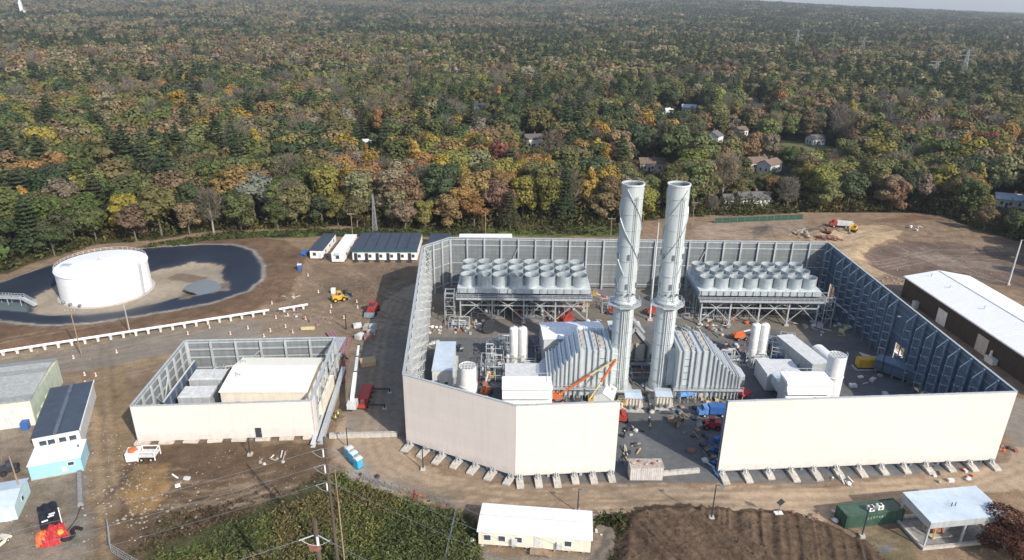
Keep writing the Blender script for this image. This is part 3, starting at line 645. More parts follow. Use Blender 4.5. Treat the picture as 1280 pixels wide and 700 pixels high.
# ------------------------------------------------------------------ fan banks on steel decks
def fan_bank(label, x0, x1, stairside):
    n = 8; pit = (x1-x0)/(n-1); Y0 = 179.0
    t = thing('cooling_fan_bank', label, 'cooling unit', (x0, Y0, 0), 0, 'air cooler fan banks')
    L = x1-x0; R = pit*.475
    b = MB(); b.box(-pit*.62, -3.3, 8.6, L+pit*.62, 13.6, 9.8); b.build('plenum', M_galv, t)
    b = MB(); b.box(-pit*.65, -2.6, 9.803, L+pit*.65, 13.2, 9.92); b.build('fan_deck', M_duct, t)
    for r in range(3):
        for i in range(n):
            c = (i*pit, r*5.2, 0); f = MB()
            f.lathe([(R*1.04,9.93),(R*1.0,10.2),(R*.99,12.6),(R*1.03,13.1),(R*.97,13.1),(R*.93,12.5),(R*.92,10.3)], c, 24); fo = f.build('fan_ring', M_fan, t, True)
            a = RND.uniform(0, 1.5); f = MB(); f.lathe([(.45,11.7),(.4,12.1),(.02,12.15)], c, 10)
            for k in range(4):
                q = a + k*math.pi/2; f.bar((c[0]+.3*math.cos(q), c[1]+.3*math.sin(q), 11.9), (c[0]+R*.86*math.cos(q), c[1]+R*.86*math.sin(q), 12.0), .5, .06)
            f.build('fan_rotor', M_galv_d, fo)
            f = MB(); f.lathe([(R*.9,11.2),(.02,11.19)], c, 20); f.build('fan_guard', M_galv, fo)
    # tube bundle and header boxes under the plenum, walkway along the front
    b = MB()
    for i in range(16): x = -pit*.5 + (L+pit)*i/16; b.box(x, -3.6, 8.7, x+(L+pit)/16*.72, -3.31, 10.0)
    b.build('header_box', M_galv, t)
    b = MB(); b.box(-pit*.7, -5.2, 7.5, L+pit*.7, 14.4, 7.8); b.build('walkway_deck', M_galv_d, t)
    b = MB(); b.box(-pit*.7,-5.35,7.35,L+pit*.7,-5.21,7.95); b.build('edge_beam', M_galv, t)
    b = MB(); y = -5.15
    for z in (8.4, 8.9): b.bar((-pit*.7,y,z),(L+pit*.7,y,z),.08); b.bar((-pit*.7,y,z),(-pit*.7,14.3,z),.08); b.bar((L+pit*.7,y,z),(L+pit*.7,14.3,z),.08)
    for i in range(25): x = -pit*.7+(L+pit*1.4)*i/24; b.bar((x,y,7.8),(x,y,8.9),.07)
    b.build('railing', M_galv, t)
    cols = [-pit*.45 + (L+pit*.9)*i/4 for i in range(5)]
    for y in (-4.2, 4.0, 13.0):
        for x in cols:
            b = MB(); b.box(x-.2, y-.2, .5, x+.2, y+.2, 7.5); b.build('column', M_galv, t)
            b = MB(); b.box(x-.6, y-.6, 0, x+.6, y+.6, .5); b.build('footing', M_conc, t)
        b = MB()
        for i in range(4):
            xm = (cols[i]+cols[i+1])/2
            b.bar((cols[i],y,1.0),(xm,y,5.2),.2); b.bar((cols[i+1],y,1.0),(xm,y,5.2),.2); b.bar((xm,y,5.4),(cols[i]+1,y,7.4),.16); b.bar((xm,y,5.4),(cols[i+1]-1,y,7.4),.16)
        b.bar((cols[0],y,5.3),(cols[-1],y,5.3),.3); b.build('bracing', M_galv, t)
    # stair tower
    sx = -pit*.7-3.2 if stairside < 0 else L+pit*.7+.4
    b = MB()
    for (a, c) in ((0,-5),(2.6,-5),(0,-1.5),(2.6,-1.5)): b.bar((sx+a,c,0),(sx+a,c,9.2),.16)
    for z in (2.6,5.2,7.8,9.0):
        for y in (-5,-1.5): b.bar((sx,y,z),(sx+2.6,y,z),.14)
        b.bar((sx,-5,z),(sx,-1.5,z),.14); b.bar((sx+2.6,-5,z),(sx+2.6,-1.5,z),.14)
    b.build('stair_frame', M_galv, t)
    b = MB()
    for i in range(3):
        z = i*2.6; a, c = (sx+.3, sx+2.3) if i % 2 == 0 else (sx+2.3, sx+.3); yy = -4.2 if i % 2 == 0 else -2.3
        b.bar((a,yy,z),(c,yy,z+2.6),1.0,.12)
    b.build('stair_flight', M_galv_d, t)
    return t
FX0, FX1 = G(585,341.5,13.5).x, G(725,341.5,13.5).x
fan_bank('bank of round fan rings on a steel deck left of the stacks', FX0, FX1, -1)
FX2, FX3 = G(886,345.5,13.5).x, G(1013.5,345.5,13.5).x
fan_bank('bank of round fan rings on a steel deck right of the stacks', FX2, FX3, 1)
# ------------------------------------------------------------------ storage tank
tb = [G(70,325,0), G(189,325,0)]
fb = P(133,385); TR = 12.5; yc = fb.y+TR; xa, xb = -250.0, 0.0
for _ in range(50):
    xc = (xa+xb)/2; xa, xb = (xc, xb) if project(xc, yc, 6)[0] < 129 else (xa, xc)
tc_ = Vector((xc, yc, 0)); za, zb = 4.0, 30.0
for _ in range(50):
    zc = (za+zb)/2; za, zb = (zc, zb) if project(xc, yc+TR, zc)[1] > 309 else (za, zc)
TH = zc; print('TANK', tc_, TR, TH)
t = thing('storage_tank', 'large white round storage tank standing in the lined basin', 'tank', (tc_.x, tc_.y, ground_z(tc_.x, tc_.y)-.1))
b = MB(); b.lathe([(TR,0),(TR,TH),(TR-.1,TH+.02)], n=72)
for z in [TH*k/5.6 for k in range(1,6)]: b.lathe([(TR+.005,z-.03),(TR+.04,z),(TR+.005,z+.03)], n=72)
b.build('shell', M_tank, t, True)
b = MB(); b.lathe([(TR-.02,TH+.03),(TR*.5,TH+.75),(.05,TH+1.4)], n=72); b.build('roof', M_tank, t, True)
b = MB(); b.lathe([(TR+.005,TH-.35),(TR+.28,TH-.3),(TR+.28,TH-.18),(TR+.005,TH-.12)], n=72); b.build('wind_girder', M_white, t)
b = MB()
for i in range(48):
    a = i*2*math.pi/48; b.bar((TR*math.cos(a)*.995,TR*math.sin(a)*.995,TH),(TR*math.cos(a)*.995,TR*math.sin(a)*.995,TH+1.0),.05)
for q in (.55, 1.0):
    for i in range(48):
        a, c = i*2*math.pi/48, (i+1)*2*math.pi/48; b.bar((TR*.995*math.cos(a),TR*.995*math.sin(a),TH+q),(TR*.995*math.cos(c),TR*.995*math.sin(c),TH+q),.04)
b.build('railing', M_white, t)
b = MB()
for i in range(10):
    a = -2.6+i*.23; b.bar((0,0,TH+1.45),(TR*.42*math.cos(a),TR*.42*math.sin(a),TH+.92),.13)
b.tube((0,0,TH+1.3),(0,0,TH+2.3),.25); b.build('foam_pipe', M_offw, t)
b = MB(); b.box(-9.6,-4.8,TH+.35,-6.9,-3.0,TH+.9); b.build('hatch_platform', M_galv, t)
b = MB()     # stair on the right side
for s in (-.45,.45): b.bar((TR+.5+s*0,-3+s,0),(TR+.4,-2.2+s,TH+.6),.12)
for i in range(26): z = .5+i*.52; yy = -3+.8*z/TH; b.bar((TR+.5,yy-.45,z),(TR+.5,yy+.45,z),.08)
b.build('ladder', M_galv, t)
b = MB(); b.lathe([(TR+.9,0),(TR+.9,.35),(TR+.01,.4)], n=64); b.build('ring_footing', M_conc, t)
for a in (-1.9,-2.15,-1.65):
    b = MB(); b.tube((TR*math.cos(a),TR*math.sin(a),1.0),((TR+.8)*math.cos(a),(TR+.8)*math.sin(a),1.0),.42,n=12); b.build('manhole', M_galv_d, t)
# gangway over the liner at the left
a_, c_ = G(-6,372,2.6), G(44,378,1.6)
rz, L = aim(a_, c_); t = thing('gangway', 'grey railed gangway crossing the black liner left of the white tank', 'walkway', (a_.x,a_.y,1.5), rz)
b = MB(); b.box(0,-.8,1.2,L*.7,.8,1.35); b.bar((L*.7,0,1.3),(L,0,-.8),1.6,.14); b.build('deck', M_galv, t)
b = MB()
for y in (-.8,.8):
    for q in (.5,1.05): b.bar((0,y,1.3+q),(L*.7,y,1.3+q),.08); b.bar((L*.7,y,1.3+q),(L,y,-.8+q),.08)
    for i in range(10): x = L*.7*i/9; b.bar((x,y,1.3),(x,y,2.35),.07)
b.build('railing', M_galv, t)
b = MB()
for x in (1, L*.35, L*.68):
    for y in (-.7,.7): b.bar((x,y,-2.5),(x,y,1.2),.14)
b.build('legs_frame', M_galv, t)

# ------------------------------------------------------------------ box-like buildings
def bx_frame(fl, fr, bl, z, D=None, L=None):
    loc, rz, l, d = roofbox(fl, fr, bl, z); return loc, rz, (L or l), (D or d)
def windows(t, xs, y, z0, z1, w=.9, fm=None, side=0, depth=.06):
    """windows in the wall at local y (side 0: facing -y) or local x=y (side 1: facing -x, side 2: facing +x)"""
    for x in xs:
        f = MB(); gl_ = MB(); e = .09
        if side == 0:
            f.box(x-w/2-e, y-depth, z0-e, x+w/2+e, y-.002, z1+e); gl_.box(x-w/2, y-depth-.02, z0, x+w/2, y-depth-.001, z1)
        else:
            s = -1 if side == 1 else 1; a, c = sorted((y+s*.002, y+s*depth)); f.box(a, x-w/2-e, z0-e, c, x+w/2+e, z1+e)
            a, c = sorted((y+s*(depth+.001), y+s*(depth+.02))); gl_.box(a, x-w/2, z0, c, x+w/2, z1)
        fo = f.build('window', fm or M_white, t); gl_.build('pane', M_glass, fo)
def door(t, x, y, w, h, m, z0=0, side=0):
    d = MB()
    if side == 0: d.box(x, y-.07, z0+.02, x+w, y-.002, z0+h)
    else:
        s = -1 if side == 1 else 1; a, c = sorted((y+s*.002, y+s*.07)); d.box(a, x, z0+.02, c, x+w, z0+h)
    do = d.build('door', m, t)
    k = MB()
    if side == 0: k.box(x+w-.2, y-.13, z0+1.0, x+w-.1, y-.071, z0+1.12)
    else: a, c = sorted((y+s*.071, y+s*.13)); k.box(a, x+w-.2, z0+1.0, c, x+w-.1, z0+1.12)
    k.build('handle', M_galv_d, do)
def gable(t, L, D, z, rise, m, axis='x', over=.25, th=.14, ridge=.5):
    b = MB()
    if axis == 'x': b.profx([(-over,z-.03),(D*ridge,z+rise),(D+over,z-.03),(D+over,z-.03+th),(D*ridge,z+rise+th),(-over,z-.03+th)], -over, L+over)
    else: b.prof([(-over,z-.03),(-over,z-.03+th),(L*ridge,z+rise+th),(L+over,z-.03+th),(L+over,z-.03),(L*ridge,z+rise)], -over, D+over)
    return b.build('roof', m, t)
def gwalls(t, L, D, z0, z, rise, m, axis='x', ridge=.5):
    b = MB()
    if axis == 'x': b.profx([(0,z0),(D,z0),(D,z-.05),(D*ridge,z+rise-.05),(0,z-.05)], 0, L)
    else: b.prof([(0,z0),(0,z-.05),(L*ridge,z+rise-.05),(L,z-.05),(L,z0)], 0, D)
    return b.build('wall', m, t)

# office trailer at the bottom of the picture
loc, rz, L, D = bx_frame((598,663),(739,674),(607,630),3.3)
t = thing('office_trailer', 'long cream office trailer with a white roof at the bottom edge beside the haul road', 'trailer', loc, rz)
gwalls(t, L, D, .5, 3.2, .35, M_cwall); gable(t, L, D, 3.2, .35, M_wroof)
b = MB(); b.box(-.26,D*.5-.08,3.75,L+.26,D*.5+.08,3.79); b.build('ridge_strip', M_roofblu, t)
windows(t, [L*.08,L*.21,L*.36,L*.80], 0, 1.5, 2.5, 1.1); windows(t, [D*.3,D*.7], L, 1.5, 2.5, 1.0, side=2)
door(t, L*.50, 0, 1.0, 2.1, M_offw, .7)
for i in range(8):
    x = L*(i+.5)/8
    for y in (.1, D-.6): b = MB(); b.box(x-.25,y,0,x+.25,y+.5,.499); b.build('pier', M_conc_d, t)
b = MB(); b.box(L*.47,-1.5,.55,L*.60,-.08,.7)
for i in range(4): b.box(L*.60+i*.3,-1.4,.42-i*.14,L*.60+i*.3+.3,-.2,.52-i*.14)
b.bar((L*.47,-1.45,.7),(L*.47,-1.45,1.7),.07); b.bar((L*.6,-1.45,.7),(L*.6,-1.45,1.7),.07); b.bar((L*.47,-1.45,1.7),(L*.6,-1.45,1.7),.07); b.build('steps', M_wood, t)
for x in (L*.30, L*.70): b = MB(); b.box(x,-.5,1.0,x+.9,-.004,2.2); b.build('air_conditioner', M_offw, t)

# row of site offices behind the left compound
def site_office(label, fl, fr, bl, z, roofm, wallm, D=None, name='site_office', longside='y', grp='site offices by the woodland edge'):
    loc, rz, L, D = bx_frame(fl, fr, bl, z, D)
    t = thing(name, label, 'trailer', loc, rz, grp)
    b = MB(); b.box(0,0,.45,L,D,z-.1); b.build('wall', wallm, t)
    b = MB(); b.box(-.15,-.15,z-.1,L+.15,D+.15,z+.06); b.build('roof', roofm, t)
    for i in range(4):
        y = D*(i+.5)/4
        for x in (.05, L-.5): b = MB(); b.box(x,y-.3,0,x+.45,y+.3,.449); b.build('pier', M_dark, t)
    return t, L, D
t, L, D = site_office('narrow white site trailer with a dark roof, leftmost of the site offices', (387,313),(403,313.2),(396,292), 3.4, M_slater, M_white)
windows(t, [L*.35], 0, 1.5, 2.6, 1.1, M_offw); door(t, L*.65, 0, .9, 2.1, M_offw, .5); windows(t, [D*.2,D*.5,D*.8], L, 1.5, 2.5, 1.2, side=2)
t, L, D = site_office('narrow all-white site trailer between the dark-roofed offices', (414,317),(429,317.2),(424,293), 3.4, M_white, M_white)
windows(t, [L*.5], 0, 1.5, 2.6, 1.1, M_offw); windows(t, [D*.2,D*.5,D*.8], L, 1.5, 2.5, 1.2, side=2)
b = MB(); b.box(L*.3,-.5,3.0,L*.7,-.01,3.6); b.build('air_conditioner', M_offw, t)
t, L, D = site_office('wide site office with six dark roof bays and a green fascia over white walls', (440,313),(521,313),(452,291), 4.0, M_slater, M_white)
b = MB(); b.box(-.18,-.22,3.35,L+.18,-.005,3.88); b.build('fascia', M_teal, t)
for i in range(1,6): b = MB(); b.box(L*i/6-.12,-.2,4.063,L*i/6+.12,D+.15,4.2); b.build('roof_seam', M_dark, t)
for i in range(6):
    x = L*(i+.5)/6; door(t, x-1.3, 0, 1.1, 2.4, M_dark, .6); windows(t, [x+.5], 0, 1.4, 2.5, 1.0, M_offw)
    b = MB(); b.box(x-1.5,-1.4,0,x+.1,-.1,.6); b.build('step_block', M_dark, t)
site_office('dark-roofed site office half hidden behind the back left sound wall', (535,304),(562,304),(539,292), 3.6, M_slater, M_offw)
site_office('long white-roofed site office showing just over the back sound wall', (574,299),(640,299),(577,292.5), 3.8, M_white, M_white)

# white-roofed warehouse right of the yard
e0, e1 = G(1132,346,6.6), G(1283,446,6.6); ax = (e1-e0).normalized()
rgt = G(1212,346,6.6); nrm = Vector((-ax.y, ax.x, 0)); Wd = abs((rgt-e0).dot(nrm)); Wd = max(Wd, 18)
rz = math.atan2(ax.y, ax.x); L = 62.0
t = thing('warehouse', 'long dark brown warehouse with a bright white metal roof right of the sound wall', 'warehouse', (e0.x, e0.y, 0), rz)
gwalls(t, L, Wd, 0, 6.6, 1.9, M_brown); gable(t, L, Wd, 6.6, 1.9, M_wroof, over=.4)
b = MB(); b.box(-.42,Wd*.5-.25,8.66,L+.42,Wd*.5+.25,8.72); b.build('ridge_cap', M_offw, t)
b = MB(); b.box(-.4,-.55,6.4,L+.4,-.42,6.6); b.build('gutter', M_offw, t)
b = MB(); b.box(18,-.12,.1,22,-.004,4.4); b.build('roller_door', M_offw, t)
b = MB(); b.box(35,-.12,.1,39.2,-.004,4.6); b.build('roller_door', M_conc, t)
for x in (3,12,27): b = MB(); b.tube((x,Wd*.3,7.5),(x,Wd*.3,8.9),.15); b.build('roof_vent', M_galv, t)
b = MB(); b.box(41,-1.6,0,44,-.15,1.6); b.tube((42,-.9,1.6),(42,-.9,3.2),.3); b.build('wall_unit', M_offw, t)
b = MB(); b.box(8,-1.4,0,9.5,-.15,2.2); b.build('wall_unit', M_galv, t)

# cream compressor building and coolers inside the left compound
loc, rz, L, D = bx_frame((275,490),(383,490),(300,448),6.8)
t = thing('compressor_building', 'cream gabled building filling the right half of the left compound', 'building', loc, rz)
gwalls(t, L, D, 0, 6.8, 1.2, M_cwall, ridge=.62); gable(t, L, D, 6.8, 1.2, M_croof, ridge=.62)
door(t, L*.45, 0, 2.2, 3.0, M_offw); windows(t, [L*.2,L*.8], 0, 3.5, 4.5, 1.3)
for (u, v) in ((.12,.35),(.07,.75)): b = MB(); b.tube((L*u,D*v,7.2),(L*u,D*v,9.2),.13); b.box(L*u-.5,D*v-.3,7.1,L*u+.5,D*v+.3,8.15); b.build('roof_vent', M_galv, t)
b = MB(); b.box(L+.3,.5,0,L+2.6,D-2,3.6); b.build('lean_to', M_cwall, t)
def cooler(label, fl, fr, bl, z):
    loc, rz, L, D = bx_frame(fl, fr, bl, z); t = thing('air_cooler', label, 'cooler', loc, rz, 'grey coolers in the left compound')
    b = MB(); b.box(0,0,1.0,L,D,z-.12)
    for i in range(9): b.box(L*i/9,-.08,1.1,L*i/9+.12,-.003,z-.3)
    b.build('casing', M_galv, t)
    b = MB(); b.box(-.1,-.1,z-.12,L+.1,D+.1,z)
    for i in range(5): b.box(L*i/5+.3,.3,z+.002,L*(i+1)/5-.1,D-.3,z+.14)
    b.build('top_screen', M_offw, t)
    for x in (.2,L-.2):
        for y in (.2,D-.2): b = MB(); b.box(x-.12,y-.12,0,x+.12,y+.12,1.0); b.build('leg', M_galv_d, t)
cooler('grey metal cooler box farther back beside the cream building', (236,475),(277,474),(243,462), 4.6)
cooler('grey metal cooler box nearer the front wall of the left compound', (222,497),(262,496),(232,483), 4.6)
def pipe_set(label, p, rz, n, seed, ext=(4,3,2.2), cols=None, cat='pipework'):
    """skid of pipes, valves and small vessels"""
    rr = random.Random(seed); t = thing('pipe_skid', label, cat, p, rz, 'pipe skids around the plant'); X, Y, Z = ext; cols = cols or [M_galv, M_offw, M_galv_d]
    b = MB(); b.box(0,0,0,X,Y,.25); b.build('skid_base', M_conc_d, t)
    b = MB()
    for x in (.2, X/2, X-.2):
        for y in (.2, Y-.2): b.bar((x,y,.25),(x,y,Z),.13)
        b.bar((x,.2,Z),(x,Y-.2,Z),.13)
    for y in (.2,Y-.2): b.bar((.2,y,Z),(X-.2,y,Z),.13)
    b.build('frame', M_galv, t)
    for i in range(n):
        b = MB(); y = rr.uniform(.3,Y-.3); z = rr.choice((.7,1.3,Z+.2,Z+.4)); x0, x1 = sorted((rr.uniform(0,X),rr.uniform(0,X))); r = rr.uniform(.07,.2)
        if x1-x0 < 1: x1 += 1.2
        b.path([(x0,y,.3),(x0,y,z),(x1,y,z),(x1,y+rr.uniform(-.5,.5),z),(x1,y,.3)], r, 7); b.build('pipe', rr.choice(cols), t)
    for i in range(2):
        b = MB(); x, y, r, h = rr.uniform(.6,X-.6), rr.uniform(.5,Y-.5), rr.uniform(.3,.5), rr.uniform(1.2,Z); b.lathe([(.02,h+.2),(r*.7,h+.12),(r,h-.1),(r,.3)][::-1], (x,y,0), 12); b.build('vessel', rr.choice(cols), t, True)
    return t
pipe_set('pipe skid squeezed between the two coolers and the cream building', G(263,480), .1, 5, 3, (4,7,2.4))

# ------------------------------------------------------------------ buildings at the left edge
loc, rz, L, D = bx_frame((-45,510),(36,500),(-48,462),6.2)
t = thing('metal_shed', 'lichen-grey roofed cream shed with pale green gable at the left edge', 'shed', loc, rz)
gwalls(t, L, D, 0, 6.2, 1.1, M_cwall, ridge=.8); gable(t, L, D, 6.2, 1.1, M_lroof, ridge=.8, over=.35)
b = MB(); b.box(L+.003,.05,0,L+.12,D-.05,6.0); b.build('gable_cladding', M_pgreen, t)
b = MB(); b.box(L-8.6,-.12,.05,L-3.0,-.004,4.3); b.build('roller_door', M_offw, t)
b = MB(); b.box(L-2.3,-.1,3.2,L-.6,-.004,4.1); b.build('notice_board', M_white, t)
b = MB(); b.box(L-2.2,-1.6,.1,L-.9,-.15,1.7); b.box(L-2.25,-1.65,1.703,L-.85,-.1,1.8); b.build('waste_bin', M_blue, t)
for i in range(3): b = MB(); b.box(L+.14,1+i*3,0,L+1.2,2.6+i*3,1.8+i*.5); b.build('wall_unit', M_pgreen, t)
loc, rz, L, D = bx_frame((39,547),(98,536),(43,488),4.2)
t = thing('flat_roofed_office', 'dark membrane roofed office block at left with a white window band', 'building', loc, rz)
b = MB(); b.box(0,0,0,L,D,4.05); b.build('wall', M_offw, t)
b = MB(); b.profx([(-.2,4.06),(D*.5,4.28),(D+.2,4.06),(D+.2,4.0),(-.2,4.0)], -.2, L+.2); b.build('roof', M_slater, t)
b = MB(); b.box(L*.5-.35,-.2,4.15,L*.5+.35,D+.2,4.33); b.build('ridge_strip', mat('worn_membrane', (.12,.14,.17), .6, var=.2), t)
b = MB(); b.box(L+.205,-.2,3.9,L+.36,D+.2,4.3); b.build('edge_flashing', M_white, t)
windows(t, [L*.2,L*.38,L*.62,L*.84], 0, 1.6, 3.0, 1.2, M_white); door(t, L*.05, 0, .9, 2.2, M_offw)
for i in range(4): b = MB(); b.box(L*(.12+.22*i),-.9,.8,L*(.12+.22*i)+1.2,-.08,2.0); b.build('air_conditioner', M_white, t)
loc, rz, L, D = bx_frame((34,583),(100,571),(37,562),3.3)
t = thing('site_cabin', 'light blue site cabin with a white roof in front of the dark-roofed block', 'cabin', loc, rz)
b = MB(); b.box(0,0,.25,L,D,3.2); b.build('wall', M_cyan, t)
b = MB(); b.profx([(-.12,3.2),(D+.12,3.35),(D+.12,3.47),(-.12,3.32)], -.12, L+.12); b.build('roof', M_wroof, t)
b = MB(); b.box(-.04,-.05,.05,L+.04,D+.04,.24); b.build('skirting', M_conc, t)
windows(t, [L*.80], 0, 1.9, 2.6, 1.0, M_white); b = MB(); b.box(L*.62,-.45,1.0,L*.72,-.004,1.7); b.build('air_conditioner', M_white, t)
b = MB(); b.tube((L*.9,D*.6,3.3),(L*.9,D*.6,3.9),.13); b.build('roof_vent', M_dark, t)
loc, rz, L, D = bx_frame((-22,640),(17,633),(-18,608),2.8)
t = thing('garden_shed', 'small pale blue shed with a grey shingled roof at the left edge', 'shed', loc, rz)
gwalls(t, L, D, 0, 2.8, .9, M_palebl, 'x'); gable(t, L, D, 2.8, .9, M_roofblu, 'x'); door(t, L*.6, 0, .9, 2.0, M_white); windows(t, [D*.5], L, 1.2, 2.0, .8, side=2)
b = MB(); b.box(L+.003,-.03,0,L+.05,.1,2.7); b.build('corner_trim', M_white, t)
# concrete strip wall beside the cabin
pa, pb = P(101,633), P(100,592); rz, Lc = aim(pa, pb)
t = thing('kerb_block', 'long low concrete block lying beside the light blue cabin', 'barrier', pa, rz); b = MB(); b.profx([(-.5,0),(.5,0),(.35,.8),(-.35,.8)], 0, Lc); b.build('block', M_conc_d, t)
for x in (.3, Lc-.6): b = MB(); b.box(x,-.2,.803,x+.3,.2,.95); b.build('lifting_eye', M_galv_d, t)

# open canopy shelter at the bottom right
loc, rz, L, D = bx_frame((1164,652),(1258,643),(1135,617),5.6)
t = thing('canopy_shelter', 'open steel canopy with a pale blue-white roof over a pump skid at bottom right', 'canopy', loc, rz)
b = MB(); b.profx([(-.15,5.45),(D+.15,5.75),(D+.15,5.9),(-.15,5.6)], -.15, L+.15); b.build('roof', M_roofblu, t)
b = MB(); b.box(-.05,-.13,4.2,L+.05,-.02,5.45); b.box(-.13,-.02,4.2,-.02,D+.02,5.5); b.box(L+.02,-.02,4.2,L+.13,D+.02,5.5); b.build('fascia_panel', M_galv, t)
for x in (.2, L*.5, L-.2):
    for y in (.2, D-.2): b = MB(); b.box(x-.13,y-.13,.3,x+.13,y+.13,5.4); b.build('column', M_galv, t)
b = MB(); b.box(-.5,-.5,0,L+.5,0,.5); b.box(-.5,D,0,L+.5,D+.5,.5); b.box(-.5,0,0,0,D,.5); b.box(L,0,0,L+.5,D,.5); b.build('kerb', M_conc, t)
b = MB(); b.box(.01,.01,0,L-.01,D-.01,.06); b.build('slab', M_conc_d, t)
for x in (L*.42, L*.47): b = MB(); b.bar((x,D*.4,5.8),(x,D*.4,6.6),.1); b.build('roof_vent', M_dark, t)
s = thing('pump_skid', 'rust red pump and pale pipes standing under the open canopy', 'pump', Vector((loc.x,loc.y,.07)) + Matrix.Rotation(rz,3,'Z') @ Vector((L*.2,D*.25,0)), rz)
b = MB(); b.box(0,0,0,4,2,.25); b.build('skid_base', M_conc, s)
b = MB(); b.tube((.4,1,1.0),(2.0,1,1.0),.6,n=14); b.tube((2.0,1,1.0),(2.4,1,1.0),.8,n=14); b.build('motor', M_rust, s)
b = MB(); b.path([(2.4,1,1),(3.6,1,1),(3.6,1,3),(6,1,3),(6,3,3)], .2, 8); b.build('pipe', M_offw, s)
b = MB(); b.bar((.1,-.2,0),(.1,-.2,2.2),.14); b.bar((.1,2.2,0),(.1,2.2,2.2),.14); b.bar((.1,-.2,2.1),(.1,2.2,2.1),.1); b.build('hoist_frame', M_yellow, s)
s2 = thing('pressure_vessel', 'horizontal white vessel lying at the back under the open canopy', 'tank', Vector((loc.x,loc.y,.07)) + Matrix.Rotation(rz,3,'Z') @ Vector((L*.45,D*.6,0)), rz)
b = MB(); b.tube((0,0,1.3),(4.5,0,1.3),.8,n=16); b.tube((-.5,0,1.3),(0,0,1.3),.35,.8,n=16); b.tube((4.5,0,1.3),(5,0,1.3),.8,.35,n=16); b.build('shell', M_offw, s2, True)
for x in (.9,3.6): b = MB(); b.box(x-.15,-.6,0,x+.15,.6,.7); b.build('saddle', M_galv_d, s2)

# green shipping container with two air-conditioning units on top
loc, rz, L, D = bx_frame((1060,646),(1131,637),(1053,634),2.7, D=3.0)
cont = t = thing('shipping_container', 'dark green shipping container with white lettering by the canopy shelter', 'container', (loc.x,loc.y,0), rz)
b = MB(); b.box(.02,.02,.12,L-.02,D-.02,2.64)
n = int(L/.35)
for i in range(n): x = .15+i*(L-.3)/n; b.box(x,-.03,.3,x+.16,.018,2.45); b.box(x,D-.018,.3,x+.16,D+.03,2.45)
b.build('body', M_green, t)
b = MB()
for y in (0,D): b.bar((0,y,2.66),(L,y,2.66),.14); b.bar((0,y,.1),(L,y,.1),.16)
for x in (0,L): 
    b.bar((x,0,2.66),(x,D,2.66),.14)
    for y in (0,D): b.bar((x,y,0),(x,y,2.7),.17)
b.build('frame', M_green, t)
b = MB(); b.box(-.06,.08,.15,.015,D*.49,2.6); b.box(-.06,D*.51,.15,.015,D-.08,2.6)
for y in (.4,1.1,1.9,2.6): b.bar((-.1,y,.2),(-.1,y,2.55),.05)
b.build('door', M_green, t)
b = MB(); rr = random.Random(4)       # worn white lettering, no longer legible even in the photograph
for i in range(7):
    x = L*.36+i*.52; z = 1.35+i*.03
    for k in range(3):
        if i == 2 or rr.random() < .75: b.box(x+k*.13, -.045, z+rr.uniform(0,.35), x+k*.13+rr.uniform(.05,.13), -.034, z+rr.uniform(.45,.8))
b.build('lettering', mat('worn_white_lettering', (.24,.30,.26), .7), t)
def ac_unit(label, px, pz):
    p = G(*px, pz); t = thing('air_conditioner', label, 'air conditioner', p, rz, 'air conditioners on the green container'); t.scale = (.72,.72,.72)
    b = MB(); b.box(-.7,-.55,.08,.7,.55,1.25); b.build('casing', M_white, t)
    b = MB(); b.lathe([(.42,0),(.42,.1)], (0,0,1.25), 16, cap1=True); b.build('fan_grille', M_dark, t)
    b = MB(); b.tube((-.05,-.56,.65),(-.05,-.6,.65),.38,n=16); b.build('front_grille', M_galv_d, t)
    
    for x in (-.65,.5): b = MB(); b.box(x,-.5,0,x+.15,.5,.079); b.build('foot', M_dark, t)
ac_unit('white air conditioner on the green container, nearer its left end', (1088,638), 2.73)
ac_unit('white air conditioner on the green container, the right one of the pair', (1099,636), 2.73)

# ------------------------------------------------------------------ plant inside the big yard
def unit_box(name, label, cat, fl, fr, bl, z, wall, roofm, extra=None, grp=None, D=None):
    loc, rz, L, D = bx_frame(fl, fr, bl, z, D); t = thing(name, label, cat, loc, rz, grp)
    b = MB(); b.box(0,0,.3,L,D,z-.1); b.build('wall', wall, t)
    b = MB(); b.box(-.12,-.12,z-.1,L+.12,D+.12,z+.03)
    b.build('roof', roofm, t)
    b = MB(); b.box(-.2,-.2,0,L+.2,D+.2,.3); b.build('plinth', M_conc, t)
    return t, L, D
t, L, D = unit_box('control_module', 'long grey-white control module left of the white drum tower', 'module', (540,463),(565,463),(542,427), 5.2, M_offw, M_roofblu)
door(t, L*.12, 0, 1.0, 2.3, M_galv_d, .3); windows(t, [L*.7], 0, 1.6, 2.2, .8)
for i in range(4): b = MB(); b.box(L+.003,D*(.12+.22*i),.6,L+.7,D*(.12+.22*i)+1.4,2.2); b.build('air_conditioner', M_galv, t)
for i in range(3): b = MB(); b.box(-.35,D*(.2+.25*i),.6,-.003,D*(.2+.25*i)+1.6,3.2); b.build('cable_panel', M_galv, t)
t, L, D = unit_box('control_module', 'long light grey control module running back on the right half of the yard', 'module', (1016,455),(1036,453),(987,418), 5.2, M_galv, M_offw)
door(t, L*.2, 0, 1.0, 2.3, M_dark, .3)
for i in range(4): b = MB(); b.box(-.5,D*(.1+.22*i),.6,-.003,D*(.1+.22*i)+1.5,2.6); b.build('cable_panel', M_galv, t)
b = MB(); b.box(L*.2,D-.003+.05,.5,L*.8,D+1.4,3.6); b.build('end_cabinet', M_offw, t)
p = G(1036,448); loc, rz, L, D = bx_frame((1034,448),(1050,447),(1026,431), 4.2)
t = thing('round_topped_enclosure', 'white enclosure with a rounded top behind the right drum tower', 'enclosure', loc, rz)
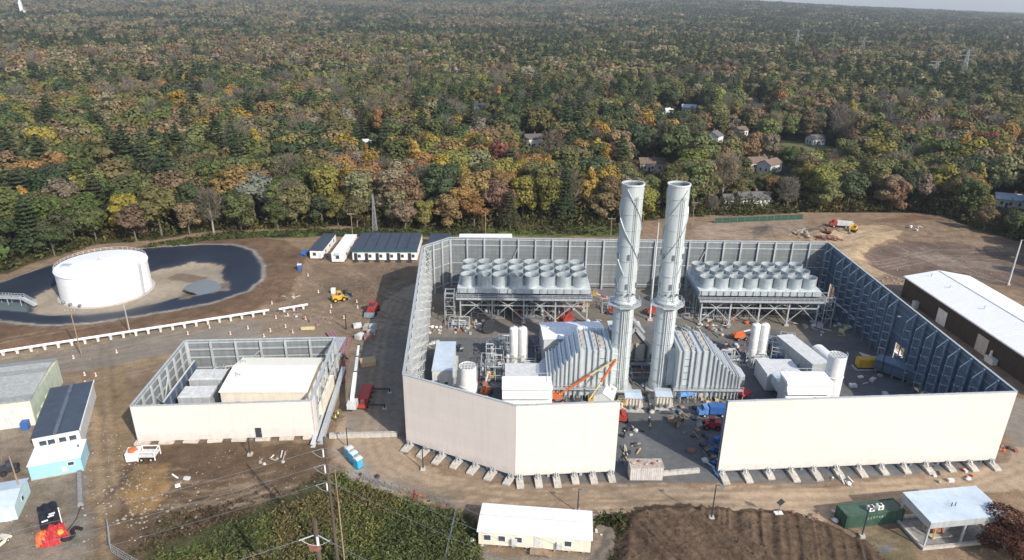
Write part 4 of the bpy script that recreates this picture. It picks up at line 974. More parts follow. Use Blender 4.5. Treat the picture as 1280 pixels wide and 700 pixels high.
pr = [(0,0)] + [(L/2-L/2*math.cos(math.pi*i/8), 3.2+1.2*math.sin(math.pi*i/8)) for i in range(9)] + [(L,0)]
b = MB(); b.prof(pr[::-1], 0, D); b.build('shell', M_white, t)
door(t, L*.3, 0, .9, 2.1, M_galv_d)
def drum_tower(label, px, z, R):
    p = G(*px, z); t = thing('drum_tower', label, 'tower', (p.x,p.y,0), 0, 'white drum towers')
    b = MB(); b.lathe([(R*1.04,0),(R*1.04,z*.52),(R,z*.54),(R,z),(R-.1,z),(R-.12,z-.9)], n=28)
    b.lathe([(R*1.05,z*.5),(R*1.1,z*.51),(R*1.1,z*.53),(R*1.05,z*.54)], n=28); b.build('shell', M_white, t, True)
    b = MB(); b.lathe([(R-.13,z-.9),(.02,z-.92)], n=28); b.build('inner_floor', M_dark, t)
    b = MB()
    for i in range(-2,3): h = math.sqrt(max(.01,(R-.12)**2-(i*R*.36)**2)); b.bar((i*R*.36,-h,z-.1),(i*R*.36,h,z-.1),.16); b.bar((-h,i*R*.36,z-.12),(h,i*R*.36,z-.12),.16)
    b.build('top_grid', M_offw, t)
    b = MB()
    for s in (-.25,.25): b.bar((R+.2,s,0),(R+.2,s,z+.6),.07)
    for i in range(int(z/.5)): b.bar((R+.2,-.25,.3+i*.5),(R+.2,.25,.3+i*.5),.05)
    b.build('ladder', M_galv, t)
drum_tower('white open-topped drum tower behind the angled front wall', (584.5,457), 9.6, 1.95)
drum_tower('white open-topped drum tower beside the right filter house', (1047.5,443.5), 10.8, 1.95)
def silos(label, px, z=10.6):
    for i, (u, v) in enumerate(px):
        p = G(u, v, z); side = ('left', 'right')[i]
        t = thing('slim_silo', f'slim white silo, {side} one of the pair {label}', 'silo', (p.x,p.y,0), 0, 'pairs of slim white silos'); R = 1.06
        b = MB(); b.lathe([(R*.9,1.0),(R,1.3),(R,z-.3),(R*.7,z),(.02,z+.12)], n=20)
        for q in (3.6,6.4,9): b.lathe([(R+.005,q-.05),(R+.05,q),(R+.005,q+.05)], n=20)
        b.build('shell', M_white, t, True)
        for k in range(4): a = k*math.pi/2+.5; b = MB(); b.bar((R*.8*math.cos(a),R*.8*math.sin(a),0),(R*.8*math.cos(a),R*.8*math.sin(a),1.2),.2); b.build('leg', M_galv_d, t)
        b = MB(); b.tube((R+.12,-.3,.2),(R+.12,-.3,z-.5),.09,n=6); b.build('fill_pipe', M_galv, t)
        b = MB(); b.lathe([(.3,0),(.3,.25),(.02,.3)], (0,0,z+.08), 10); b.build('top_hatch', M_galv, t)
silos('left of the pale gabled building', ((642.5,409),(653.5,409)))
silos('right of the ribbed duct', ((946,404.5),(957,404.5)))
loc, rz, L, D = bx_frame((680,424),(757,422),(676,404), 8.2)
t = thing('gabled_hall', 'pale gabled hall with a white roof behind the left ribbed duct', 'building', loc, rz)
gwalls(t, L, D, 0, 8.2, .9, M_offw); gable(t, L, D, 8.2, .9, M_wroof)
door(t, L*.5, 0, 3.0, 3.4, M_galv_d); windows(t, [L*.15,L*.3], 0, 4.4, 5.4, 1.4); b = MB(); b.box(L*.1,-2.4,0,L*.45,-.1,3.0); b.build('lean_to', M_galv, t)
for i in range(3): b = MB(); b.box(L*.7+i*1.4,D*.2,9.0,L*.7+i*1.4+.8,D*.2+.8,9.6); b.build('roof_vent', M_galv, t)
def filter_house(label, fl, fr, bl, z):
    loc, rz, L, D = bx_frame(fl, fr, bl, z); t = thing('filter_house', label, 'filter house', loc, rz, 'white filter houses')
    b = MB(); b.box(0,0,0,L,D,z-.25); b.build('wall', M_galv, t)
    b = MB(); b.profx([(-.9,z-.75),(D+.3,z-.2),(D+.3,z),(-.3,z)], -.25, L+.25); b.build('roof', M_wroof, t)
    for k in range(3):
        q = z-1.1-k*2.1; b = MB(); b.profx([(-1.5,q-1.5),(-.003,q-1.5),(-.003,q),(-.5,q)], -.2, L+.2); b.build('weather_hood', M_white, t)
    b = MB(); y = D*.35
    for xx in (0,L): b.bar((xx,0,z+.9),(xx,D,z+.9),.07)
    for i in range(6): x = L*i/5; b.bar((x,D,z),(x,D,z+.9),.06)
    b.bar((0,D,z+.9),(L,D,z+.9),.07); b.build('roof_railing', M_galv, t)
    b = MB(); b.box(L*.15,D,2.5,L*.85,D+7.5,5.0); b.build('inlet_duct', M_duct, t)
    b = MB(); b.box(L*.05,D+7.52,.3,L*.95,D+15,4.6); b.build('turbine_enclosure', M_offw, t)
    return t
filter_house('white stepped filter house behind the cream front wall on the left', (629,481),(689,481),(632,471), 9.6)
filter_house('white stepped filter house behind the long front wall on the right', (985,476),(1039,476),(970,465), 9.6)
def transformer(label, u, v):
    p = P(u, v); t = thing('transformer_cubicle', label, 'transformer', (p.x,p.y,0), -.06, 'transformer cubicles on pads')
    b = MB(); b.box(-2.9,-1.2,0,2.4,5.5,.25); b.build('pad', M_conc, t)
    b = MB(); b.box(-1.6,.4,.253,1.6,3.4,2.8)
    for i in range(5): x = -1.5+i*.7; b.box(x,.05,.5,x+.28,.397,2.5)
    b.build('tank_body', M_cwall, t)
    b = MB(); b.profx([(-.05,2.803),(3.8,2.803),(3.8,2.95),(1.9,3.2),(-.05,2.95)], -1.9, 1.9); b.build('roof', M_roofblu, t)
    for x in (-.8,.6): b = MB(); b.tube((x,-.3,.3),(x,-.3,1.2),.35,n=10); b.build('bushing_pot', M_galv_d, t)
transformer('beige transformer cubicle on a pad just right of the white tent', 791, 512)
transformer('beige transformer cubicle on a pad in front of the right stack', 829, 510)
# ------------------------------------------------------------------ vehicles and machines
def wheel(t, x, y, r=.5, w=.35, col=None, name='wheel'):
    b = MB(); b.tube((x,y-w/2,r),(x,y+w/2,r),r,n=14); o = b.build(name, M_black, t)
    b = MB(); b.tube((x,y-w/2-.02,r),(x,y+w/2+.02,r),r*.5,n=10); b.build('rim', col or M_offw, o)
def lift(label, p, rz, col, pts, basket=True, boomcol=None, grp=None, name='boom_lift'):
    """articulating boom lift: chassis, turret, boom segments through local points"""
    t = thing(name, label, 'boom lift', p, rz, grp)
    b = MB(); b.box(-1.5,-.9,.45,1.5,.9,.95); b.box(-1.1,-1.0,.55,-.5,1.0,.8); b.box(.5,-1.0,.55,1.1,1.0,.8); b.build('chassis', M_galv_d, t)
    for x in (-1.1,1.1):
        for y in (-1.1,1.1): wheel(t, x, y, .5, .4, col)
    b = MB(); b.box(-1.9,-.85,.96,.9,-.15,1.9); b.box(-1.9,.15,.96,.9,.85,1.9); b.box(-2.2,-.85,1.0,-1.91,.85,1.8); b.build('turret', col, t)
    for i in range(len(pts)-1):
        a, c = Vector(pts[i]), Vector(pts[i+1]); w = .42-.05*i
        m = (boomcol or [col])[i % len(boomcol or [col])]
        b = MB(); b.bar(a, a+(c-a)*.55, w, w*1.15); b.build('boom', m[0] if isinstance(m, tuple) else m, t)
        b = MB(); b.bar(a+(c-a)*.53, c, w*.7, w*.85); b.build('inner_boom', m[1] if isinstance(m, tuple) else M_offw, t)
    if basket:
        e = Vector(pts[-1]); b = MB(); b.box(e.x-.1,e.y-.9,e.z-.4,e.x+.9,e.y+.9,e.z-.3)
        for q in (.1,.7):
            for a, c in (((-.1,-.9),(.9,-.9)),((.9,-.9),(.9,.9)),((.9,.9),(-.1,.9)),((-.1,.9),(-.1,-.9))): b.bar((e.x+a[0],e.y+a[1],e.z+q),(e.x+c[0],e.y+c[1],e.z+q),.07)
        for a in ((-.1,-.9),(.9,-.9),(.9,.9),(-.1,.9)): b.bar((e.x+a[0],e.y+a[1],e.z-.35),(e.x+a[0],e.y+a[1],e.z+.7),.07)
        b.build('basket', M_yellow, t)
    return t
# orange articulating lift in front of the left duct: base left, knuckle upper right, jib coming back down
p = P(697,501); kn = G(770,449,11.5); en = G(736,500,3.0)
kl, el = kn-p, en-p
lift('orange articulated boom lift reaching up in front of the left duct', p, 0, M_orange, [(.4,0,1.9), (kl.x,kl.y,kl.z), (el.x,el.y,el.z)], True, [(M_orange, M_straw), (M_orange, M_straw)])
lift('orange boom lift parked between the right duct and the slim silos', P(925,424), .2, M_orange, [(-1.6,0,1.9),(2.6,0,2.6),(4.6,0,1.8)])
lift('orange boom lift with raised arm under the angled front wall near the drum tower', P(607,494), 1.3, M_orange, [(-1.2,0,1.9),(2.0,0,4.6),(3.4,0,3.2)])
lift('red boom lift working beneath the left fan bank', P(712,403), .3, M_red, [(-1.5,0,1.9),(2.5,0,5.2),(4.5,0,5.0)])
lift('red boom lift standing behind the left stack', P(765,392), 2.8, M_red, [(-1.5,0,1.9),(2.0,0,4.8),(5,0,5.6)])
lift('red boom lift standing just behind the right stack collar', P(818,394), 0, M_red, [(-1.5,0,1.9),(3,0,4.4),(4.4,0,4.4)])
lift('dark red boom lift folded against the inner end of the right front wall', P(904,580), 1.25, M_red, [(-1.5,0,1.9),(3.2,0,2.3),(4.4,0,1.7)])
lift('red lift hidden behind the free end of the left front wall', P(777,524), 1.5, M_red, [(-1.5,0,1.9),(1.6,0,3.0)])
# red mobile crane with a white boom beside the steel beams
p = P(451,513); q = P(461,487); rz = aim(p, q)[0]
t = thing('crane_truck', 'red mobile crane with outriggers and a long white boom beside the steel beams', 'crane', p, rz)
Lc = (q-p).length
b = MB(); b.box(0,-1.3,.7,Lc,1.3,1.35); b.box(-.3,-1.3,.7,1.4,2.6,1.5); b.box(2,-1.2,1.36,Lc-.5,1.2,1.75); b.build('chassis', M_red, t)
b = MB(); b.box(-.2,-1.1,1.5,1.2,-.1,2.6); b.build('cab', M_red, t); b = MB(); b.box(-.25,-1.0,1.8,-.203,-.2,2.5); b.build('windscreen', M_glass, t)
for i in range(4):
    for y in (-1.2,1.2): wheel(t, 1.2+i*(Lc-2)/3.2, y, .62, .45)
for x in (.9, Lc-1.2): b = MB(); b.bar((x,-1.2,.95),(x,-5.2,.95),.35,.28); b.tube((x,-5.1,.05),(x,-5.1,1.2),.16); b.build('outrigger', M_dark, t)
for x in (.9, Lc-1.2): b = MB(); b.tube((x,-5.1,0),(x,-5.1,.12),.5); b.build('outrigger_pad', M_offw, t)
R_ = Matrix.Rotation(-rz, 3, 'Z')
bs_ = R_ @ (G(440,498,3.6)-p); be_ = R_ @ (G(448.5,432,6.5)-p); bs_ = Vector((bs_.x, bs_.y, 3.4)); be_.z = 6.5
b = MB(); b.box(bs_.x-1.2,bs_.y-1.0,1.5,bs_.x+1.2,bs_.y+1.0,2.9); b.build('slewing_deck', M_offw, t)
b = MB(); b.bar(bs_, bs_.lerp(be_,.45), .8, .9); b.build('boom', M_white, t)
b = MB(); b.bar(bs_.lerp(be_,.43), bs_.lerp(be_,.75), .62, .72); b.build('boom_section', M_offw, t)
b = MB(); b.bar(bs_.lerp(be_,.73), be_, .46, .55); b.build('boom_section', M_white, t)
for f_ in (.45,.75,.99): b = MB(); q0 = bs_.lerp(be_,f_); b.bar(q0, q0+(be_-bs_).normalized()*.35, .95-.3*f_, 1.1-.3*f_); b.build('boom_collar', M_dark, t)
b = MB(); b.tube(be_+Vector((0,0,-.2)), be_+Vector((0,0,-1.4)), .18); b.box(be_.x-.3,be_.y-.3,be_.z-1.9,be_.x+.3,be_.y+.3,be_.z-1.3); b.build('hook_block', M_dark, t)
def truck(name, label, cat, p, rz, cabm, bedm, bed='dump', s=1.0, grp=None):
    t = thing(name, label, cat, p, rz, grp); t.scale = (s,s,s)
    b = MB(); b.box(-4,-.5,.6,4,.5,.95); b.build('chassis', M_dark, t)
    for x in (-3,-1.7,2.9):
        for y in (-1.05,1.05): wheel(t, x, y, .52, .4)
    b = MB(); b.prof([(2.0,.8),(2.0,2.9),(3.2,2.9),(3.5,2.0),(4.4,1.85),(4.5,.8)], -1.15, 1.15); b.build('cab', cabm, t)
    b = MB(); b.box(3.0,-1.17,2.05,3.15,1.17,2.7); b.bar((3.24,-1.0,2.75),(3.5,-1.0,2.08),.05,.05)
    b._add([(3.23,-1.0,2.84),(3.53,-1.0,2.04),(3.53,1.0,2.04),(3.23,1.0,2.84)], [(0,1,2,3)], 0); b.build('windscreen', M_glass, t)
    b = MB()
    if bed == 'dump': b.prof([(-4.2,1.2),(-4.5,2.5),(1.8,2.7),(1.8,1.0),(-3.8,1.0)], -1.2, -1.05); b.prof([(-4.2,1.2),(-4.5,2.5),(1.8,2.7),(1.8,1.0),(-3.8,1.0)], 1.05, 1.2); b.box(-4.1,-1.05,1.0,1.8,1.05,1.25); b.box(1.6,-1.05,1.25,1.8,1.05,2.7)
    else: b.box(-4.3,-1.2,1.0,1.7,1.2,3.1)
    b.build('dump_body' if bed == 'dump' else 'box_body', bedm, t)
    return t
truck('dump_truck', 'dump truck with a red cab and pale body on the rise behind the sandy lot', 'truck', P(1051,284), 2.9, M_red, M_offw)
truck('box_truck', 'blue box truck parked in the shade by the inner end of the right front wall', 'truck', P(893,519), math.pi+.02, M_tarpb, M_blue, 'box', .85)
def excavator(label, p, rz, col, s=1.0):
    t = thing('excavator', label, 'excavator', p, rz, None); t.scale = (s,s,s)
    for y in (-1.1,1.1):
        b = MB(); b.prof([(-1.9,.1),(-2.1,.5),(-1.9,.85),(1.9,.85),(2.1,.5),(1.9,.1)], y-.3, y+.3); b.build('track', M_black, t)
    b = MB(); b.box(-1.9,-1.2,1.0,1.3,1.2,1.9); b.box(-2.3,-1.2,1.05,-1.91,1.2,2.3); b.build('body', col, t)
    b = MB(); b.box(.1,.1,1.91,1.3,1.15,3.0); b.build('cab', col, t)
    b = MB(); b.box(1.303,.2,2.1,1.33,1.05,2.9); b.box(.2,1.153,2.1,1.2,1.18,2.9); b.build('cab_window', M_glass, t)
    b = MB(); b.bar((1.1,-.4,1.8),(3.0,-.4,3.9),.45,.5); b.bar((3.0,-.4,3.9),(5.0,-.4,2.9),.42,.46); b.build('boom', col, t)
    b = MB(); b.bar((5.0,-.4,3.1),(5.4,-.4,1.0),.32,.36); b.build('stick', col, t)
    b = MB(); b.prof([(5.0,.9),(5.8,1.1),(5.7,.1),(5.1,0)], -.95, .15); b.build('bucket', M_galv_d, t)
excavator('yellow excavator standing behind the red-cabbed dump truck on the sandy rise', P(1066,289), -2.2, M_yellow, .95)
excavator('small black and red excavator at the edge of the rubble by the back right corner', P(1034,291), 2.4, M_rust, .7)
def loader(name, label, cat, p, rz, col, s=1.0, arm=True):
    t = thing(name, label, cat, p, rz); t.scale = (s,s,s)
    b = MB(); b.box(-1.8,-.8,.6,1.3,.8,1.5); b.prof([(-1.8,1.5),(-1.8,1.75),(-.6,1.9),(-.4,1.5)], -.7, .7); b.build('body', col, t)
    for x in (-1.2,1.1):
        for y in (-.95,.95): wheel(t, x, y, .62, .4, col)
    b = MB(); b.box(-.5,-.6,1.51,.6,.6,2.7); b.build('cab', col, t)
    b = MB(); b.box(-.4,-.63,1.8,.5,-.602,2.55); b.box(-.4,.602,1.8,.5,.63,2.55); b.box(.602,-.5,1.8,.63,.5,2.55); b.build('cab_window', M_glass, t)
    if arm:
        b = MB(); b.bar((-.5,-.7,1.7),(2.2,-.7,.9),.2,.28); b.bar((-.5,.7,1.7),(2.2,.7,.9),.2,.28); b.build('lift_arm', col, t)
        b = MB(); b.prof([(2.1,.2),(2.1,1.1),(2.5,1.0),(3.1,.25)], -1.1, 1.1); b.build('bucket', M_galv_d, t)
    return t
loader('telehandler', 'red telehandler stopped on the haul road above the steel beams', 'telehandler', P(466,391), -1.65, M_red, 1.35)
loader('wheel_loader', 'small yellow wheel loader on the brown dirt behind the left compound', 'loader', P(424,376), .5, M_yellow, 1.15)
loader('skid_steer', 'black skid steer beside the small yellow wheel loader', 'loader', P(432,372), 1.0, M_dark, .9)
loader('forklift', 'red forklift in the shade beside the inner end of the right front wall', 'forklift', P(889,535), 3.0, M_red, 1.0)
loader('forklift', 'yellow forklift in front of the right ribbed duct', 'forklift', P(900,492), .2, M_yellow, 1.0)
loader('work_truck', 'black machine standing by the leaning utility pole at the left edge', 'loader', P(14,590), .6, M_dark, .9, False)
def car(label, p, rz, col):
    t = thing('parked_car', label, 'car', p, rz)
    b = MB(); b.prof([(-2.2,.35),(-2.25,.85),(-1.9,1.0),(-1.3,1.48),(.4,1.5),(1.1,1.0),(2.1,.88),(2.25,.6),(2.2,.35)][::-1], -.88, .88); b.build('body', col, t)
    b = MB(); b.prof([(-1.6,1.03),(-1.2,1.42),(.35,1.44),(.85,1.03)][::-1], -.9, .9); b.build('window', M_glass, t)
    for x in (-1.4,1.4):
        for y in (-.8,.8): wheel(t, x, y, .34, .24)
car('dark car parked between the two narrow site trailers', P(405,322), 1.45, M_dark)
car('dark blue car parked in front of the leftmost site trailer', P(383,318), 1.2, M_blue)
car('pale yellow vehicle cut off by the lower left edge of the picture', P(-4,684), 1.4, M_cwall)
# dirt-lot and yard equipment
def generator(label, p, rz, col, name='generator', s=1.0):
    t = thing(name, label, 'generator', p, rz); t.scale = (s,s,s)
    b = MB(); b.box(-3.3,-1.4,0,3.3,1.4,.14); b.build('pad', M_conc, t)
    b = MB(); b.box(-2.6,-1.0,.6,2.6,1.0,2.7); b.profx([(-1.0,2.703),(1.0,2.703),(.9,2.85),(-.9,2.85)], -2.6, 2.6); b.build('housing', col, t)
    b = MB(); b.box(-2.7,-.9,.15,2.7,.9,.59); b.build('fuel_base', M_dark, t)
    b = MB()
    for i in range(4): b.box(-2.2+i*1.15,-1.05,.9,-1.35+i*1.15,-1.003,2.3)
    b.build('side_door', col, t)
    b = MB(); b.tube((1.9,0,2.86),(1.9,0,3.5),.12); b.build('exhaust_pipe', M_galv_d, t)
generator('yellow generator on a pale pad in the shaded right half of the yard', P(1083,460), 0, M_yellow)
def tent(name, label, p, rz, m, L=3, W=3, h=2.0, rise=1.1):
    t = thing(name, label, 'tent', p, rz); b = MB()
    b._add([(-L/2,-W/2,h),(L/2,-W/2,h),(L/2,W/2,h),(-L/2,W/2,h),(0,0,h+rise),(-L/2,-W/2,h-.3),(L/2,-W/2,h-.3),(L/2,W/2,h-.3),(-L/2,W/2,h-.3)], [(0,1,4),(1,2,4),(2,3,4),(3,0,4),(5,6,1,0),(6,7,2,1),(7,8,3,2),(8,5,0,3),(8,7,6,5)], 0); b.build('canopy', m, t)
    for x in (-L/2+.06,L/2-.06):
        for y in (-W/2+.06,W/2-.06): b = MB(); b.bar((x,y,0),(x,y,h),.07); b.build('pole', M_galv, t)
    return t
tent('canopy_tent', 'blue pop-up tent in front of the right ribbed duct', P(855,499), .2, M_tarpb, 3.6, 3.2)
tent('canopy_tent', 'red pop-up tent near the foot of the right duct slope', P(927,499), .5, M_tarpr, 3.2, 3.2, 2.2)
p = P(763,512); t = thing('work_tent', 'white gabled work tent behind the end of the left front wall', 'tent', p, 1.2)
gwalls(t, 5, 4, 0, 2.6, 1.2, M_white); gable(t, 5, 4, 2.6, 1.2, M_white, over=.1, th=.06)
# striped crate blocking the yard entrance
pa, pb = P(787,601), P(828,601); rz, L = aim(pa, pb)
t = thing('tarped_crate', 'pale ribbed crate with rusty streaks standing in the open yard entrance', 'crate', pa, rz)
b = MB(); b.box(0,0,.1,L,2.6,3.0); b.build('body', mat('streaked_white_sheet', (.60,.52,.48), .75, var=.25, scale=1.5, grime=.55), t)
for i in range(15): b = MB(); x = .1+i*(L-.2)/15; b.box(x,-.07,.15,x+.16,-.003,2.95); b.build('rib', M_offw, t)
b = MB(); b.box(-.1,-.12,3.003,L+.1,2.7,3.12); b.build('lid', mat('dusty_lid', (.45,.37,.31), .85, var=.3, scale=2), t)
for i in range(5): b = MB(); b.blob((.6+i*(L-1.2)/4, 1.2+.5*math.sin(i*2), 3.25), .35, .3, .2, i); b.build('debris_sack', M_rust if i % 2 else M_conc, t)
pa, pb = P(828,594), P(874,590); rz, L = aim(pa, pb)
t = thing('barrier_beam', 'long pale concrete beam across the yard entrance right of the ribbed crate', 'barrier', pa, rz); b = MB(); b.profx([(-.3,0),(.5,0),(.4,.8),(-.2,.8)], 0, L); b.build('beam', M_conc, t)
for x in (L*.2,L*.8): b = MB(); b.bar((x,.1,.78),(x,.1,1.0),.12); b.build('lifting_eye', M_galv_d, t)
pa, pb = P(412,547), P(497,545); rz, L = aim(pa, pb)
t = thing('barrier_beam', 'long grey concrete beam lying between the left compound and the angled wall', 'barrier', pa, rz); b = MB(); b.profx([(-.4,0),(.6,0),(.5,.9),(-.3,.9)], 0, L); b.build('beam', M_conc, t)
for x in (L*.2,L*.8): b = MB(); b.bar((x,.1,.88),(x,.1,1.1),.12); b.build('lifting_eye', M_galv_d, t)
# portable toilets
def toilet(label, p, rz, m, grp='blue portable toilets by the haul road'):
    t = thing('portable_toilet', label, 'portable toilet', p, rz, grp)
    b = MB(); b.box(-.65,-.65,.12,.65,.65,2.1); b.build('body', m, t)
    b = MB(); b.profx([(-.7,2.1),(.7,2.1),(.55,2.3),(0,2.42),(-.55,2.3)], -.7, .7); b.build('roof', M_offw, t)
    b = MB(); b.box(-.45,-.7,.2,.45,-.653,2.0); d = b.build('door', m, t); b = MB(); b.box(.28,-.73,1.0,.38,-.701,1.15); b.build('handle', M_offw, d)
    b = MB(); b.box(-.65,-.65,0,.65,.65,.11); b.build('skid', M_dark, t); b = MB(); b.tube((-.5,.5,2.2),(-.5,.5,2.8),.06); b.build('vent_pipe', M_offw, t)
for i, (u, v, lb) in enumerate(((437,571,'blue portable toilet farthest from the road bend in the row of three'),(442,577,'middle blue portable toilet of the row of three'),(448,584,'nearest brighter blue portable toilet of the row of three'))):
    toilet(lb, P(u, v), .9, M_pblue)
toilet('blue and white portable toilet standing alone near the brown berm', P(375,338), .2, M_blue, None)
# steel stock beside the left compound
def beams(label, px, w, h, n, m, grp='steel stock beside the left compound', name='steel_beam', lift=0):
    pa, pb = P(*px[0]), P(*px[1]); rz, L = aim(pa, pb); t = thing(name, label, 'steel beam', pa+Vector((0,0,lift)), rz, grp)
    for i in range(n):
        b = MB(); y = i*w*1.15; b.box(0,y,.12,L,y+w,.12+h*.16); b.box(0,y+w*.42,.12+h*.16,L,y+w*.58,.12+h*.84); b.box(0,y,.12+h*.84,L,y+w,.12+h); b.build('beam', m, t)
    b = MB()
    for i in range(5): b.box(L*(i+.4)/5,-.2,0,L*(i+.4)/5+.18,n*w*1.15+.1,.118)
    b.build('timber_dunnage', M_wood, t)
beams('long grey steel beam lying nearest the white crane boom', ((404,556),(433,462)), 1.1, .9, 1, M_galv)
beams('long pale steel beam lying against the left compound wall', ((394,560),(412,500)), .9, .8, 1, M_offw)
beams('bundle of grey steel channels at the far end of the beam pile', ((418,452),(433,424)), .55, .5, 5, M_galv)
beams('pair of grey channels in the middle of the beam pile', ((418,466),(427,444)), .6, .6, 2, M_galv)
beams('dull red primed beams beyond the bundled channels', ((436,440),(418,415)), .7, .5, 3, M_primer)
beams('dull red primed beam right of the bundled channels', ((434,448),(439,424)), .8, .5, 2, M_primer)
beams('rusty steel section under the white crane boom', ((430,480),(437,452)), .5, .5, 3, M_rust)
def crate(label, p, rz, L, W, H, m, name='crate', cat='crate', grp=None, dr=True):
    t = thing(name, label, cat, p, rz, grp); b = MB(); b.box(-L/2,-W/2,.14,L/2,W/2,H); b.build('box', m, t)
    b = MB(); b.box(-L/2-.05,-W/2-.05,H,L/2+.05,W/2+.05,H+.08); b.build('lid', m, t)
    b = MB()
    for x in (-L*.38,0,L*.38): b.box(x-.1,-W/2,0,x+.1,W/2,.138)
    b.build('skid', M_wood, t); return t
crate('brown plywood crate on the dark gravel right of the crane boom', P(460,456), .35, 3.6, 2.6, 1.4, M_ply)
crate('straw coloured box lying on the dirt behind the left compound', P(385,412), .12, 3.6, .9, .6, M_straw)
crate('white bin on dirt beside the small yellow loader', P(417,367), 0, 1.2, 1.2, 1.7, M_white)
crate('orange-topped white hopper by the corner of the left compound', P(168,573), .2, 2.2, 2.4, 1.8, M_white)
p = P(168,573); 
b = MB(); b.box(-.9,-1.0,0,.9,1.0,.25); t = thing('soil_load', 'orange sand heaped in the white hopper by the left compound', 'sand', (p.x,p.y,p.z+1.89), .2)
b2 = MB(); b2.blob((0,0,.1), .9, 1.0, .35, 5, 12); b2.build('heap', M_orange, t)
p = P(187,572); t = thing('water_trough', 'white open frame trailer next to the orange-topped hopper', 'trailer', p, .05)
b = MB(); b.box(-1.7,-1.2,.9,1.7,1.2,1.15); b.build('deck', M_offw, t)
b = MB()
for x in (-1.65,1.65): b.bar((x,-1.2,0),(x,-1.2,2.0),.16); b.bar((x,1.2,0),(x,1.2,2.0),.16); b.bar((x,-1.2,2.0),(x,1.2,2.0),.14)
b.bar((-1.65,-1.2,2.0),(1.65,-1.2,2.0),.14); b.bar((-1.65,1.2,2.0),(1.65,1.2,2.0),.14); b.build('frame', M_white, t)
for x in (-.9,.9):
    for y in (-1.25,1.25): wheel(t, x, y, .4, .25)
rr = random.Random(8)
# tarped equipment at bottom left: black sheet over red and orange covers
loc, rz, L, D = bx_frame((50,659),(75,650),(47,632), 2.6)
t = thing('tarped_equipment', 'equipment under a black tarp with red and orange covers at lower left', 'tarp pile', loc, rz)
b = MB(); N = 12
vs = [(L*i/N, D*j/N, 2.6+.14*math.sin(i*1.3+j*.7)+.1*math.sin(j*1.9)-.25*(abs(i-N/2)/(N/2))**3) for j in range(N+1) for i in range(N+1)]
vs += [(L*i/N, D*j/N, .9) for j in (0,N) for i in range(N+1)]
fs = [(j*(N+1)+i, j*(N+1)+i+1, (j+1)*(N+1)+i+1, (j+1)*(N+1)+i) for j in range(N) for i in range(N)]
k0 = (N+1)**2
fs += [(k0+i, k0+i+1, i+1, i) for i in range(N)] + [(N*(N+1)+i, N*(N+1)+i+1, k0+N+1+i+1, k0+N+1+i) for i in range(N)]
b._add(vs, fs, 0); b.build('black_tarp', M_tarpk, t)
b = MB(); b.box(.2,.2,.1,L-.2,D-.2,2.3); b.build('equipment_core', M_dark, t)
for i, (x0, x1, m, ln, top) in enumerate(((-.28,.30,M_orange,2.0,1.9),(.26,.74,M_tarpr,2.9,2.5),(.70,1.10,M_tarpr,2.3,2.2),(-.10,.34,M_tarpr,2.6,1.5))):
    b = MB(); na, nb = 9, 10; q_ = random.Random(30+i); vs = []
    for j in range(nb+1):
        f = j/nb
        for k in range(na+1):
            g_ = k/na; xx = L*(x0+(x1-x0)*g_) + (g_-.5)*.8*f; bul = math.sin(g_*math.pi)
            zz = max(.03, top*(1-f**2.2)*(.75+.25*bul) + .22*math.sin(k*1.9+i)*math.sin(j*1.1+i*2) + q_.uniform(-.1,.1)); yy = .12 - ln*f*(.8+.25*bul) + q_.uniform(-.12,.12)
            vs.append((xx, yy, zz))
    n0 = len(vs); vs += [(x, y+.05, max(.01, z-.06)) for x, y, z in vs]; w1 = na+1
    fs = [(j*w1+k, (j+1)*w1+k, (j+1)*w1+k+1, j*w1+k+1) for j in range(nb) for k in range(na)]
    fs += [tuple(n0+t_ for t_ in f_[::-1]) for f_ in fs]
    b._add(vs, fs, 0); b.build('cover', m, t)
b = MB(); b.blob((L*.88,-1.3,1.2), .55, .6, .5, 77, 9); b.build('yellow_sack', M_yellow, t)
b = MB()
for (x, y) in ((.45,.25),(.52,.34),(.12,.12)): b.box(L*x, D*y, 2.74, L*x+.9, D*y+.3, 2.86)
b.build('white_strap', M_white, t)
b = MB(); b.bar((L+.1,0,.2),(L+.1,D*.6,2.5),.14); b.build('white_pole', M_white, t)
def hose(label, px, r, m, name='hose', z=.1, cat='hose'):
    pts = [P(u, v)+Vector((0,0,z)) for u, v in px]; o = pts[0].copy(); b = MB(); b.path([q-o for q in pts], r, 6); h = b.build(name, m, None, loc=o); return tag(h, label, cat)
hose('thin black cable running from the concrete block to the hose coil', ((100,594),(103,615),(101,634),(95,650),(84,664),(76,672)), .07, M_black, 'cable', .08, 'cable')
hose('thick black hose lying coiled on gravel right of the tarped equipment', ((72,673),(80,677),(88,675),(93,670),(90,665),(95,661),(103,663)), .32, M_black, 'hose', .3)
# cable reels, blocks, sacks around the shaded gravel (upper middle)
for i, (u, v, m, lb) in enumerate(((447,409,M_offw,'grey block nearest the thin post behind the beam pile'),(459,411,M_conc,'pale wrapped block right of the thin post'),(464,418,M_conc,'wrapped grey block by the haul road verge'),(450,423,M_offw,'grey wrapped block beside the tip of the crane boom'),(461,424,M_primer,'dull red pallet stack right of the crane boom tip'),(466,412,M_galv,'steel pieces stacked at the haul road verge'))):
    t = thing('wrapped_pallet', lb, 'pallet', P(u, v), rr.uniform(0,1.5), 'wrapped pallets near the crane boom')
    b = MB(); b.box(-1.1,-.9,.15,1.1,.9,1.0+.1*i); b.blob((0,0,1.1+.1*i),1.0,.8,.25,i); b.build('load', m, t); b = MB(); b.box(-1.15,-.95,0,1.15,.95,.148); b.build('pallet', M_wood, t)
